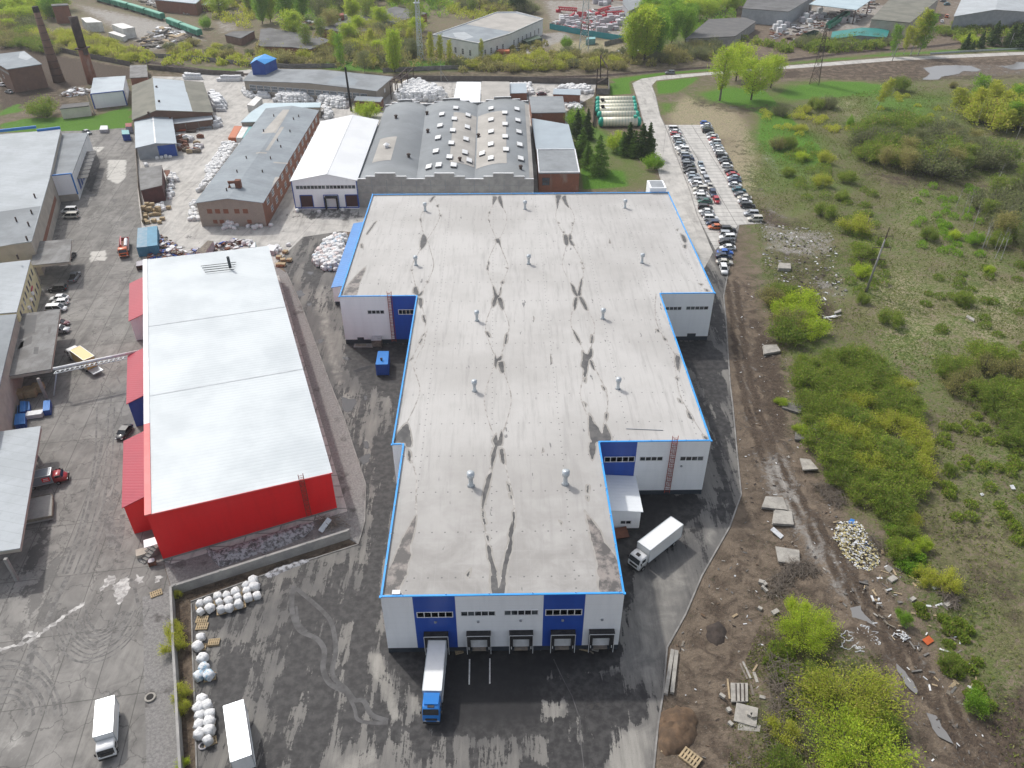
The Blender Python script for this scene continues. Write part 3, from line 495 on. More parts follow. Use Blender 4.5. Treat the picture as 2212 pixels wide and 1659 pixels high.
def T(i,j,*polys):
 for p in polys:
  q_=KL(i,j,p,ZR);st.append(jag(smooth_line(q_+[q_[0]],4)[:-1],.4,.07));halos.append(smooth_line((lambda z:z+[z[0]])(inset_poly(q_,-.28)),3)[:-1])
T(1,1,[(2048,38),(2082,48),(2045,112)],[(2088,48),(2115,38),(2135,140),(2105,95)],[(1425,500),(1420,440),(1445,365),(1475,410),(1460,460)],[(1358,870),(1368,825),(1385,820),(1400,850),(1408,882),(1440,855),(1435,880),(1410,900),(1390,890)],[(1405,920),(1430,920),(1437,960),(1425,1005),(1408,960)],[(1440,1070),(1455,1068),(1467,1130),(1450,1115)],[(2070,410),(2100,405),(2115,475),(2095,440),(2080,440)],[(1995,665),(2010,600),(2015,615),(2005,640),(2008,680)],[(2045,810),(2060,830),(2078,880),(2098,890),(2115,820),(2118,850),(2100,905),(2082,922),(2070,970),(2050,990),(2042,950),(2060,905)],[(2090,915),(2120,920),(2140,1000),(2125,1012),(2095,950)],[(1990,1210),(2003,1212),(2022,1252),(2005,1250)],[(2160,1235),(2172,1228),(2165,1300),(2148,1310)],[(2063,1395),(2080,1440),(2120,1415),(2115,1450),(2085,1465),(2075,1515),(2063,1500)],[(2095,1470),(2135,1470),(2142,1550),(2120,1557),(2098,1500)],[(2010,180),(2025,165),(2020,185)],[(2008,240),(2018,245),(2018,268)],[(1585,200),(1600,198),(1598,212)],[(1500,75),(1530,42),(1545,42),(1510,85)],[(1560,118),(1575,112),(1572,132)],[(1415,235),(1425,230),(1430,270)],[(1020,268),(1035,262),(965,360),(958,355)],[(905,455),(915,450),(922,482),(910,480)],[(1475,775),(1487,770),(1483,785)],[(2120,780),(2135,768),(2138,785),(2125,795)],[(1410,1300),(1430,1268),(1435,1275),(1418,1308)],[(1440,1240),(1455,1220),(1455,1235)],[(1325,1460),(1350,1430),(1352,1440)],[(2165,655),(2175,655),(2175,665)],[(1340,672),(1350,670),(1348,685)])
T(1,2,[(380,30),(425,30),(410,70),(392,145),(385,90)],[(430,50),(460,30),(470,70),(492,135),(460,105)],[(447,370),(475,375),(487,430),(475,462),(455,440)],[(495,375),(505,362),(515,405),(490,412)],[(493,415),(512,420),(535,460),(512,457)],[(1460,365),(1490,380),(1508,420),(1495,437),(1475,415)],[(1483,460),(1502,458),(1499,485),(1487,480)],[(508,788),(537,820),(567,897),(545,890),(520,840)],[(598,745),(607,775),(595,830),(592,890),(568,890),(582,820)],[(545,915),(565,915),(550,1000),(537,1017),(531,970)],[(578,908),(605,912),(640,980),(650,1018),(630,1010),(595,945)],[(528,1190),(562,1240),(592,1307),(570,1290),(540,1230)],[(688,1240),(700,1245),(694,1300),(682,1300)],[(612,1380),(640,1400),(660,1400),(680,1352),(692,1370),(690,1420),(660,1460),(650,1530),(637,1590),(620,1590),(622,1530),(600,1500),(612,1440)],[(670,1455),(690,1460),(715,1535),(695,1517)],[(1418,1408),(1450,1430),(1440,1530),(1425,1520),(1410,1450)],[(630,1610),(637,1610),(632,1640),(625,1635)],[(1250,1190),(1268,1190),(1272,1208),(1260,1208)],[(1310,1255),(1332,1272),(1330,1285),(1315,1275)],[(438,342),(450,345),(445,355)],[(398,262),(408,268),(402,272)],[(518,268),(528,266),(526,276)],[(520,285),(525,285),(523,293)],[(600,612),(608,615),(606,626)],[(610,658),(620,658),(616,668)],[(1422,325),(1432,322),(1430,336)],[(1625,795),(1642,797),(1635,805)],[(1670,840),(1690,845),(1695,858),(1678,856)],[(842,400),(848,440),(843,440)],[(183,1070),(188,1095),(184,1128)],[(330,1390),(342,1470),(334,1490)],[(1420,1608),(1436,1610),(1428,1632)])
T(2,1,[(1195,510),(1215,440),(1295,345),(1325,390),(1342,530),(1300,540),(1282,508)],[(1312,575),(1335,590),(1332,665),(1318,650)],[(2045,490),(2075,440),(2092,490),(2118,408),(2132,440),(2122,525),(2087,540),(2070,620),(2047,700),(2037,737),(2033,620),(2063,535)],[(2105,565),(2135,570),(2147,682),(2125,672)],[(2037,760),(2022,860),(1987,980),(1962,1080),(1953,1040),(1973,900),(2000,800)],[(1955,1095),(1970,1110),(1965,1155),(1953,1140)],[(1958,1165),(1977,1165),(1983,1205),(1970,1210)],[(1988,1310),(2007,1310),(2013,1345),(1998,1352)],[(2000,1393),(2025,1420),(2045,1520),(2077,1620),(2072,1665),(2040,1665),(2028,1560),(2003,1490)],[(2212,1180),(2182,1300),(2192,1350),(2150,1500),(2122,1665),(2152,1665),(2187,1500),(2214,1400)],[(1822,1640),(1845,1620),(1842,1650),(1828,1665)],[(2172,860),(2192,880),(2198,930),(2182,910)],[(2195,960),(2210,965),(2212,990),(2200,985)])
T(3,1,[(2030,0),(2077,0),(2097,108),(2122,30),(2130,0),(2157,0),(2150,142),(2110,155),(2040,155)])
T(2,2,[(668,270),(690,290),(702,330),(747,380),(777,430),(800,348),(822,380),(855,488),(730,498),(723,560),(695,652),(670,580),(673,510),(690,500),(670,430)],[(1518,243),(1540,260),(1560,305),(1530,287)],[(8,1110),(22,1110),(16,1240),(-4,1310)],[(650,880),(663,880),(660,935),(648,930)],[(647,975),(655,975),(653,995),(647,990)],[(810,258),(822,258),(815,310),(808,315)],[(785,25),(800,30),(806,55),(796,50)],[(625,165),(640,175),(636,195)],[(1440,132),(1450,135),(1462,160),(1448,155)],[(1655,448),(1675,455),(1690,478),(1665,475)],[(418,1195),(428,1200),(425,1222)],[(265,545),(270,580),(266,582)])
st1=st;st=[]
T(2,1,[(1385,1130),(1365,1270),(1330,1400),(1337,1480),(1310,1560),(1285,1665),(1140,1665),(1200,1500),(1290,1290)]);T(3,1,[(1110,155),(1130,0),(1275,0),(1240,100),(1232,160)])
T(2,2,[(640,1125),(660,1140),(760,1270),(800,1370),(890,1490),(937,1665),(752,1665),(740,1540),(690,1350)]);T(3,2,[(758,-8),(935,-8),(948,138),(762,138)]);T(1,1,[(755,888),(800,800),(870,720),(937,655),(942,675),(895,780),(865,890)])
st2=st
lines=[]
def dia(nodes,hw,side=0):
 for a,b in zip(nodes[:-1],nodes[1:]):
  a,b=Vector(a[:2]),Vector(b[:2]);m=(a+b)/2;sd=Vector((hw,0))
  for s_ in(-1,1):
   pts=[a+sd*s_*.06,a.lerp(m,.5)+sd*s_*.62+Vector((rnd.uniform(-.2,.2),0)),m+sd*s_,b.lerp(m,.5)+sd*s_*.62+Vector((rnd.uniform(-.2,.2),0)),b+sd*s_*.06]
   if side and s_!=side:continue
   lines.append(strip(smooth_line(pts,4),[.16+.16*rnd.random()for _ in range(17)]))
v1=[K(1,1,2085,40,ZR),K(1,1,2090,420,ZR),K(1,1,2083,905,ZR),K(1,1,2087,1455,ZR),K(2,1,2092,520,ZR),K(3,1,2097,105,ZR)]
v2=[K(1,2,430,38,ZR),K(1,2,490,412,ZR),K(1,2,568,903,ZR),K(1,2,662,1430,ZR),K(2,2,760,470,ZR)]
dia(v1,2.5);dia(v2,2.5);dia([K(1,1,1530,42,ZR),K(1,1,1475,410,ZR),K(1,1,1405,895,ZR)],2.6)
dia([K(1,1,1480,1180,ZR),K(1,1,1370,1480,ZR)],0.5,1)
dia([K(1,1,1405,915,ZR)+Vector((0,0,0)),K(1,1,1330,1455,ZR),K(2,1,1290,350,ZR)],2.3,1);dia([K(2,1,1310,560,ZR),K(2,1,1385,1130,ZR)],.8,1)
dia([K(1,2,1250,880,ZR),K(1,2,1425,1420,ZR),K(2,2,1680,470,ZR)],2.0,-1)
def stained_roof():
 loops=[[Vector(p)for p in PLAN]]+st1+st2+lines+halos;pts,ed=[],[]
 for lp in loops:
  o=len(pts);n=len(lp);pts+=[Vector((p[0],p[1]))for p in lp];ed+=[(o+i,o+(i+1)%n)for i in range(n)]
 vs,es,fs,_,_,_=delaunay_2d_cdt(pts,ed,[],0,1e-4)
 C=np.array([tuple(sum((vs[i]for i in f),Vector((0,0)))/len(f))for f in fs]);ins=sdist(C,PLAN)<0;mi=np.zeros(len(fs),int)
 for grp,idx in((halos,4),(lines,3),(st1,1),(st2,2)):
  for lp in grp:
   Q=np.array([tuple(p[:2])for p in lp]);lo,hi=Q.min(0),Q.max(0);cand=np.where(((C>=lo)&(C<=hi)).all(1))[0]
   if len(cand):mi[cand[sdist(C[cand],lp)<0]]=idx
 m=MB();m.v=[(p.x,p.y,ZR)for p in vs]
 for f,ok,k_ in zip(fs,ins,mi):
  if ok:a,b,c=(vs[i]for i in f[:3]);m.f.append(tuple(f)if(b-a).cross(c-a)>0 else tuple(f)[::-1]);m.mi.append(int(k_))
 return m.build('roof',['roof_membrane','damp','damp_brown','tide_line','tide_ring'],W_)
roof=stained_roof()
cp.build('coping','coping_blue',roof);pi_.build('parapet','galvanised',roof)
def vent(x,y,r,h):
 o=(x,y,ZR);m=MB();m.lathe(o,[(r*1.05,0),(r*.62,.25),(r*.6,h*.6),(r*.66,h*.62)],16);v=m.build('roof_vent','galvanised',roof,True)
 m=MB();m.lathe(o,[(r*.62,h*.6),(r,h*.68),(r*1.02,h*.96),(r*.9,h*.97),(r*.86,h*.9)],18);m.build('vent_head','galvanised',v,True)
 m=MB();m.lathe(o,[(r*.86,h*.88),(r*.4,h*.93),(0,h*.95)],18);m.build('vent_cap','frame_white',v,True)
for i,j,x,y,big in[(1,1,1462,165,0),(1,1,1382,632,0),(1,1,1909,1112,0),(2,1,1888,60,0),(1,2,112,148,0),(1,2,975,138,0),(1,2,143,622,0),(1,2,1122,612,0),(1,2,784,1094,0),(2,2,914,40,0),(2,1,1858,878,1),(2,2,460,864,1)]:
 p=K(i,j,x,y,ZR);vent(p.x,p.y,.62 if big else.52,2.9 if big else 2.5)
p=K(3,1,1213,160,ZR);m=MB();m.box((p.x,p.y,ZR+.28),(1.1,.7,.55));m.box((p.x,p.y-.36,ZR+.3),(.5,.02,.42));m.build('air_conditioner','frame_white',roof)
m=MB()
for yy in(0,):
 pp=smooth_line(KL(2,2,[(985,388),(1140,395),(1305,402)],ZR),4);m.tube([(q.x,q.y,ZR+.06)for q in pp],.07,6)
m.build('cable_duct','lamp_grey',roof)
def wrect(A,B,i,j,tl,br):
 A,B=Vector((A[0],A[1],0)),Vector((B[0],B[1],0));s0,z1=onwall(A,B,*k(i,j,*tl));s1,z0=onwall(A,B,*k(i,j,*br));return min(s0,s1),max(s0,s1),min(z0,z1),max(z0,z1)
def put_window(root,A,B,s0,s1,z0,z1,n=1,fr='frame_white',gl='glass_dark',out=.05,fw=.13,name='window',sill=False,rows=1):
 A,B=Vector((A[0],A[1],0)),Vector((B[0],B[1],0));d=(B-A).normalized();nn=Vector((d.y,-d.x,0));m=MB()
 def bx(a,b,c,e,o0,o1,mb):
  p,q=A+d*a,A+d*b;mb.prism([(p+nn*o1).xy,(q+nn*o1).xy,(q+nn*o0).xy,(p+nn*o0).xy],c,e)
 bx(s0,s1,z0,z0+fw,-.05,out,m);bx(s0,s1,z1-fw,z1,-.05,out,m)
 for q in range(n+1):
  x=s0+(s1-s0-fw)*q/n;bx(x,x+fw,z0+fw,z1-fw,-.05,out-.004,m)
 for q in range(1,rows):z=z0+(z1-z0)*q/rows;bx(s0+fw,s1-fw,z-fw/2,z+fw/2,-.04,out-.008,m)
 wn=m.build(name,fr,root);g=MB();p,q=A+d*(s0+fw*.4),A+d*(s1-fw*.4);g.prism([(p+nn*.02).xy,(q+nn*.02).xy,(q-nn*.03).xy,(p-nn*.03).xy],z0+fw*.4,z1-fw*.4);g.build('pane',gl,wn);return wn
Fr=((X0,YF),(X1,YF));Rn=((X1,YN),(M1,YN));Ln=((B0,YB),(M0,YB));Rb=((M1,YB),(B1,YB))
for i,j,tl,br,n in[(3,1,(1385,311),(1705,355),5),(3,1,(1765,303),(2071,343),5),(3,2,(288,288),(605,336),5)]:put_window(W_,*Fr,*wrect(*Fr,i,j,tl,br),n)
s0,s1,z0,z1=wrect(*Fr,3,2,(20,293),(229,336));put_window(W_,*Fr,s1-4.9,s1,z0,z1,5)
for tl,br,n in[((798,628),(1058,672),5),((1103,627),(1302,663),4),((1452,624),(1652,662),4)]:put_window(W_,*Rn,*wrect(*Rn,2,2,tl,br),n)
for tl,br,n in[((960,1020),(1112,1054),4),((1227,1015),(1400,1057),5)]:put_window(W_,*Ln,*wrect(*Ln,1,1,tl,br),n)
for tl,br,n in[((1290,990),(1464,1021),5),((1505,986),(1695,1018),5)]:put_window(W_,*Rb,*wrect(*Rb,1,2,tl,br),n)
def slab_door(root,A,B,s0,s1,z0,z1,mat,name='door',out=.04):
 A,B=Vector(A),Vector(B);d=(B-A).normalized();n=Vector((d.y,-d.x));m=MB();p,q=A+d*s0,A+d*s1;m.prism([p+n*out,q+n*out,q-n*.05,p-n*.05],z0,z1);return m.build(name,mat,root)
s0,s1,z0,z1=wrect(*Ln,1,1,(875,1256),(940,1325));slab_door(W_,*Ln,s0,s1,.25,z1,'plinth_dark')
s0,s1,z0,z1=wrect(*Rb,1,2,(1515,1222),(1578,1290));slab_door(W_,*Rb,s0,s1,.1,z1,'plinth_dark')
for n_,(sx,j)in enumerate([((1460,1668),1),((1823,2031),1),(None,1),((330,540),2),((657,872),2)]):
 if sx:a=onwall(Vector((X0,YF,0)),Vector((X1,YF,0)),*k(3,j,sx[0],560))[0]+X0;b=onwall(Vector((X0,YF,0)),Vector((X1,YF,0)),*k(3,j,sx[1],560))[0]+X0
 else:b=onwall(Vector((X0,YF,0)),Vector((X1,YF,0)),*k(3,2,180,560))[0]+X0;a=b-3.45
 zt,dp=4.75,.85;y0,y1=YF-dp,YF-.03;m=MB()
 m.box(((a+b)/2,(y0+y1)/2,zt+.1),(b-a,dp-.06,.2));m.box((a+.28,(y0+y1)/2,(zt+.9)/2),(.5,dp-.1,zt-.92));m.box((b-.28,(y0+y1)/2,(zt+.9)/2),(.5,dp-.1,zt-.92));m.box(((a+b)/2,y0+.12,zt-.45),(b-a-1.08,.2,.9))
 ds=m.build('dock_shelter','rubber_black',W_)
 m=MB();m.box((a+.03,y0-.02,zt/2+.3),(.07,.06,zt-.62));m.box((b-.03,y0-.02,zt/2+.3),(.07,.06,zt-.62));m.box(((a+b)/2,y0-.02,zt+.01),(b-a-.14,.06,.08))
 m.box((a+.3,y0+.02,1.9),(.1,.03,.6));m.box((b-.3,y0+.02,1.9),(.1,.03,.6));m.build('shelter_frame','frame_white',ds)
 m=MB();m.box(((a+b)/2,YF-.06,2.75),(b-a-1.1,.06,3.1));m.build('dock_door','door_white',ds)
 m=MB();m.box(((a+b)/2,YF-.3,1.1),(2.0,.55,.14));m.box(((a+b)/2,YF-.2,.8),(2.0,.3,.4));m.build('dock_leveller','dock_plate',ds)
for x,y in[(1550,393),(1920,390)]:
 s,z=onwall(Vector((X0,YF,0)),Vector((X1,YF,0)),*k(3,1,x,y));m=MB();m.box((X0+s,YF-.12,z),(.35,.22,.25));m.bar((X0+s,YF-.05,z+.1),(X0+s,YF-.25,z-.15),.08);m.build('wall_lamp','lamp_grey',W_)
for x,y in[(75,380),(438,378),(778,373)]:
 s,z=onwall(Vector((X0,YF,0)),Vector((X1,YF,0)),*k(3,2,x,y));m=MB();m.box((X0+s,YF-.12,z),(.35,.22,.25));m.bar((X0+s,YF-.05,z+.1),(X0+s,YF-.25,z-.15),.08);m.build('wall_lamp','lamp_grey',W_)
s,z=onwall(Vector((X1,YN,0)),Vector((M1,YN,0)),*k(2,2,1462,706));m=MB();m.box((X1+s,YN-.12,z),(.35,.22,.25));m.bar((X1+s,YN-.05,z+.1),(X1+s,YN-.25,z-.15),.08);m.build('wall_lamp','lamp_grey',W_)
def ladder(root,p,n,d,z0,z1,wd=.75,mat='ladder_red'):
 m=MB();p,n,d=Vector(p),Vector(n),Vector(d)
 P=lambda a,o,z:((p+d*a+n*o).x,(p+d*a+n*o).y,z)
 for s_ in(-wd/2,wd/2):m.bar(P(s_,.18,z0),P(s_,.18,z1+1.3),.09)
 z=z0+.3
 while z<z1+1.2:m.bar(P(-wd/2,.18,z),P(wd/2,.18,z),.05);z+=.42
 z=z0+2.2
 while z<z1+1.2:
  ring=[P(wd*.5*math.cos(q),.18+.75*math.sin(q),z)for q in[math.pi*u_/6 for u_ in range(7)]]
  for a,b in zip(ring[:-1],ring[1:]):m.bar(a,b,.05)
  z+=1.1
 for q in(.3,.5,.7):m.bar(P(wd*.5*math.cos(math.pi*q),.18+.75*math.sin(math.pi*q),z0+2.2),P(wd*.5*math.cos(math.pi*q),.18+.75*math.sin(math.pi*q),z1+1.1),.04)
 z=z0+1
 while z<z1:m.bar(P(-wd/2,0,z),P(-wd/2,.18,z),.07);m.bar(P(wd/2,0,z),P(wd/2,.18,z),.07);z+=1.7
 return m.build('ladder',mat,root)
s,z=onwall(Vector((X1,YN,0)),Vector((M1,YN,0)),*k(2,2,1332,945));s2,_=onwall(Vector((X1,YN,0)),Vector((M1,YN,0)),*k(2,2,1408,490));ladder(W_,(X1+(s+s2)/2,YN),(0,-1),(1,0),.6,HR,.95)
s,z=onwall(Vector((B0,YB,0)),Vector((M0,YB,0)),*k(1,1,1195,1300));s2,_=onwall(Vector((B0,YB,0)),Vector((M0,YB,0)),*k(1,1,1155,900));ladder(W_,(B0+(s+s2)/2,YB),(0,-1),(1,0),.6,HR,.95)
m=MB();a,b=K(0,2,1180,1590,HR+1.2),K(0,2,1320,1590,HR+1.2);m.prism([(a.x,YK+.1),(b.x,YK+.1),(b.x,YK+6),(a.x,YK+6)],0,HR+1.2);hb=m.build('stair_tower','white_panel',W_)
m=MB();m.prism([(a.x+.5,YK+.6),(b.x-.5,YK+.6),(b.x-.5,YK+5.5),(a.x+.5,YK+5.5)],HR+1.2,HR+1.24);m.build('tower_roof','lamp_grey',hb)
ribbed('blue_sheet',(0.045,0.21,0.52),(0.04,0.18,0.46),(0,1),1.1,0.35,0.6,groove_shade=0.25)
h1=6.2;a=K(1,1,655,826,h1-1.0);b=K(1,1,835,275,h1-1.0)
L_=thing('lean_to','white walled loading lean-to with long blue sheet roof against the large warehouse','annexe',((a.x+B0)/2,(a.y+b.y)/2,0))
xl=(a.x+b.x)/2
m=MB();m.prism([(xl+.3,a.y+.2),(B0-.06,a.y+.2),(B0-.06,b.y),(xl+.3,b.y)],1.1,[h1-1.15,h1-.15,h1-.15,h1-1.15]);m.build('wall','white_panel',L_)
m=MB();m.prism([(xl+.4,a.y+.3),(B0-.08,a.y+.3),(B0-.08,b.y-.1),(xl+.4,b.y-.1)],0,1.1);m.build('plinth','plinth_dark',L_)
m=MB();m.prism([(xl,a.y),(B0-.06,a.y),(B0-.06,b.y+.3),(xl,b.y+.3)],[h1-1.1,h1-.1,h1-.1,h1-1.1],[h1-1.0,h1,h1,h1-1.0]);m.build('roof','blue_sheet',L_)
for q in range(3):
 yq=a.y+5+q*7;m=MB();m.box((xl+.2,yq,2.6),(.3,3.0,3.2));m.build('loading_door','blue_panel',L_)
m=MB();m.box((B0+1.2,b.y+.8,h1+.3),(3.4,1.0,.25));m.build('canopy','coping_blue',L_)
ribbed('white_sheet',(0.8,0.83,0.85),(0.74,0.77,0.79),(0,1),.8,0.35,0.5,groove_shade=0.15)
h2=4.6;bl=K(2,2,890,1262);br_=K(2,2,1094,1262);xr=br_.x;yf=br_.y;yb=YN-.1
A2=thing('office_annexe','small white panel annexe with sheet roof in the corner beside the lorry','annexe',((X1+xr)/2,(yf+yb)/2,0))
m=MB();m.prism([(X1+.04,yf),(xr,yf),(xr,yb),(X1+.04,yb)],.5,[h2+.5,h2,h2,h2+.5]);m.build('wall','white_panel',A2)
m=MB();m.prism([(X1+.05,yf+.08),(xr-.08,yf+.08),(xr-.08,yb),(X1+.05,yb)],0,.5);m.build('plinth','plinth_dark',A2)
m=MB();m.prism([(X1+.03,yf-.35),(xr+.3,yf-.35),(xr+.3,yb),(X1+.03,yb)],[h2+.51,h2+.01,h2+.01,h2+.51],[h2+.65,h2+.15,h2+.15,h2+.65]);m.build('roof','white_sheet',A2)
put_window(A2,(X1,yf),(xr,yf),*wrect((X1,yf),(xr,yf),2,2,(935,1178),(1030,1210)),2)
RA,RB=G(354,1212),G(729,1101)
hL,hR_=10.7,8.8
RC=G(578,533,hR_);RD=G(311,563,hL);RC.z=RD.z=0
panelled('red_panel',(0.78,0.016,0.02),(0.72,0.015,0.019),1.1,0.35,0.15)
ribbed('red_sheet',(0.38,0.035,0.06),(0.34,0.03,0.055),(0.3,0.95),.6,0.4,0.5,groove_shade=0.25);plain('red_trim',(0.62,0.12,0.12),(0.58,0.1,0.1),.5,.4)
dv=(RC-RB).normalized()
ribbed('red_hall_roof',(0.56,0.60,0.615),(0.46,0.5,0.52),(dv.x,dv.y),.9,0.5,0.5,0.06,0.09,streak=(dv.y*.3+.7,1,1),groove_shade=0.3)
RW=thing('red_warehouse','long hall with red end wall and bright white sheet roof','warehouse',((RA.x+RC.x)/2,(RA.y+RC.y)/2,0))
m=MB();m.prism([RA,RB,RC,RD],.5,[hL-.05,hR_-.05,hR_-.05,hL-.05]);m.build('wall','red_panel',RW)
m=MB();m.prism([RA,RB,RC,RD],0,.5);m.build('plinth','kerbstone',RW)
ex=(RB-RA).normalized();ov=.25
lA,lB,lC,lD=RA-ex*ov-dv*ov,RB+ex*ov-dv*ov,RC+ex*ov+dv*ov,RD-ex*ov+dv*ov
m=MB();m.prism([lA+ex*1.0,lB,lC,lD+ex*1.0],[hL-.07,hR_,hR_,hL-.07],[hL+.05,hR_+.12,hR_+.12,hL+.05]);rr_=m.build('roof','red_hall_roof',RW)
q1,q2=.0,.26
dl=(lD-lA)
m=MB();m.prism([lA,lA+ex*1.0,lA+ex*1.0+dl*q2,lA+dl*q2],hL,hL+.22);m.build('gutter_cap','red_trim',rr_)
m=MB();m.prism([lA+dl*q2,lA+ex*1.0+dl*q2,lD+ex*1.0,lD],hL,hL+.22);m.build('gutter_cap','frame_white',rr_)
m=MB();m.bar(lA+ex*1.02-dv*.04+Vector((0,0,hL+.05)),lB-dv*.04+Vector((0,0,hR_+.1)),.12,.2);m.build('verge_trim','red_trim',rr_)
plain('seam_grey',(0.45,0.48,0.5),rough=.6);plain('slat_dark',(0.06,0.07,0.075))
m=MB()
for f_ in(.355,.64):
 p,q=lA.lerp(lD,f_)+ex*1.05,lB.lerp(lC,f_);m.bar(p+Vector((0,0,hL+.06)),q+Vector((0,0,hR_+.13)),.3,.06)
for f_ in(.33,.66):
 p,q=lA.lerp(lB,f_),lD.lerp(lC,f_);z=hL+(hR_-hL)*f_;m.bar(p+Vector((0,0,z+.08)),q+Vector((0,0,z+.08)),.05,.03)
m.build('roof_seam','seam_grey',rr_)
m=MB()
for q in range(4):
 a,b=K(1,0,1735+q*12,640+q*18,hL-.4),K(1,0,2040-q*5,606+q*20,hL-.8);m.bar(a,b,.16,.1)
m.build('ventilation_slot','slat_dark',rr_)
a=K(1,0,1990,655,hL-.8);m=MB();m.tube([a,a+Vector((0,0,3))],.35,10);m.build('flue','slat_dark',rr_)
s_,_=onwall(RA,RB,*k(2,1,460,1135));s2,_=onwall(RA,RB,*k(2,1,385,800));n_=Vector((ex.y,-ex.x));ladder(RW,(RA+ex*(s_+s2)/2).xy,n_,ex.xy,.6,hR_+.4,.8)
ls=(RD-RA).normalized();lo=Vector((-ls.y,ls.x,0))
def side_annexe(pa,pb,pa_in,z_out,mat_roof,mat_wall,label,depth=None,hz=None):
 pass
def annex(f0,f1,depth,zi,zo,roofm,wallm,label,name='side_annexe'):
 a,b=RA+ls*f0,RA+ls*f1;c,d=b+lo*depth,a+lo*depth
 A=thing(name,label,'annexe',((a.x+c.x)/2,(a.y+c.y)/2,0));e=lo*.03
 m=MB();m.prism([d,a+e,b+e,c],.02,[zo-.1,zi-.1,zi-.1,zo-.1]);m.build('wall',wallm,A)
 m=MB();m.prism([d+lo*.3-ls*.3,a+e-ls*.3,b+e+ls*.3,c+lo*.3+ls*.3],[zo-.09,zi-.09,zi-.09,zo-.09],[zo+.05,zi+.05,zi+.05,zo+.05]);m.build('roof',roofm,A);return A
def lpos(i,j,x,y,z):
 p=K(i,j,x,y,z);return(p-RA).dot(ls),(p-RA).dot(lo)
def annex_px(i0,j0,nx,ny,i1,j1,fx_,fy_,zo,*a):
 f0,d0=lpos(i0,j0,nx,ny,zo);f1,d1=lpos(i1,j1,fx_,fy_,zo);print(a[-1][:20],f0,d0,f1,d1);return annex(f0,f1,max((d0+d1)/2,1.2),zo+1.6,zo,*a)
annex_px(2,0,1068,1060,2,0,1083,500,6.5,'red_sheet','red_panel','tall red sheet-roofed loading annexe at the near left corner of the red hall')
annex_px(2,0,1105,165,1,0,1115,1420,6.0,'red_sheet','blue_panel','red sheet-roofed annexe with blue end wall midway along the red hall')
annex_px(1,0,1125,1110,1,0,1127,795,5.5,'red_sheet','white_panel','red sheet-roofed annexe with white end wall nearest the orange crane lorry')
rnv=Vector((dv.y,-dv.x,0));m=MB();m.prism([RB-dv*1.2-ex*28,RB-dv*1.2+rnv*1.6,RC+rnv*1.4,RC+rnv*.02,RB+rnv*.02-dv*.02,RA-dv*.02],.0,.14);ap=m.build('apron','lot_concrete');ap['kind']='structure'

def q(ox,oy,x,y):return(ox*.864+x/8.0,oy*.864+y/8.0)
def kk(i,j,pts):return[k(i,j,x,y)for x,y in pts]
def felt(name,c1,c2,strip_dir=None,sc=0.12):
 t=NT(name);n1=t.noise(sc,6,0.62);n2=t.noise(0.9,5,0.7)
 c=t.mix(t.step(n1,0.36,0.66),c1,c2);c=t.mix(t.step(n2,0.5,0.75,0,0.35),c,tuple(x*0.6 for x in c1))
 if strip_dir:
  d=t.n('VectorMath',operation='DOT_PRODUCT');t.l(t.pos(),d.inputs[0]);d.inputs[1].default_value=(strip_dir[0],strip_dir[1],0)
  fr=t.math('FRACT',t.math('DIVIDE',d.outputs['Value'],1.9));wv=t.n('TexWhiteNoise',noise_dimensions='1D');t.l(t.math('FLOOR',t.math('DIVIDE',d.outputs['Value'],1.9)),wv.inputs['W'])
  c=t.mix(t.math('MULTIPLY',wv.outputs['Value'],0.28),c,c2);c=t.mix(t.step(t.math('ABSOLUTE',t.math('SUBTRACT',fr,0.5)),0.465,0.495,0,0.4),c,tuple(x*0.45 for x in c1))
 t.color(c);t.rough(0.85);t.spec(0.25);t.bump(n2,0.3,0.05)
felt('felt_grey',(0.27,0.29,0.305),(0.205,0.22,0.23));felt('felt_blue',(0.29,0.325,0.35),(0.225,0.25,0.27),(0.35,0.94));felt('felt_dark',(0.16,0.16,0.16),(0.10,0.10,0.098));felt('felt_beige',(0.42,0.40,0.37),(0.34,0.325,0.30))
felt('felt_olive',(0.21,0.205,0.17),(0.15,0.15,0.125));felt('felt_old',(0.25,0.25,0.245),(0.15,0.145,0.14),(1,.1),0.25);felt('felt_pale',(0.43,0.46,0.48),(0.36,0.385,0.40),(0.25,0.97));felt('felt_bitumen',(0.115,0.115,0.115),(0.15,0.145,0.14),None,0.2)
ribbed('metal_white',(0.72,0.735,0.745),(0.66,0.675,0.685),(0.3,0.95),1.1,0.4,0.6,groove_shade=0.2);ribbed('metal_blue_grey',(0.34,0.40,0.44),(0.3,0.35,0.39),(0.25,0.97),1.0,0.45,0.5,groove_shade=0.2);ribbed('metal_pale_blue',(0.44,0.54,0.58),(0.36,0.46,0.5),(0.2,1),1.0,0.5,0.4,groove_shade=0.2)
def brick(name,c1,c2):
 t=NT(name);z=t.n('SeparateXYZ');t.l(t.pos(),z.inputs[0]);n1=t.noise(0.5,6,0.7);n2=t.noise(6,3,0.7,stretch=(.6,.6,2.2))
 c=t.mix(t.step(n1,0.35,0.7),c1,c2);c=t.mix(t.step(n2,0.42,0.6,0,.45),c,tuple(x*0.6 for x in c1));c=t.mix(t.step(t.noise(0.3,4,.6,stretch=(1,1,.25)),.58,.75,0,.5),c,(0.33,0.3,0.27))
 t.color(c);t.rough(0.9);t.bump(n2,.3,.03)
brick('brick_red',(0.27,0.115,0.07),(0.21,0.095,0.062));brick('brick_brown',(0.21,0.125,0.09),(0.16,0.10,0.075));brick('brick_beige',(0.36,0.315,0.26),(0.31,0.275,0.235))
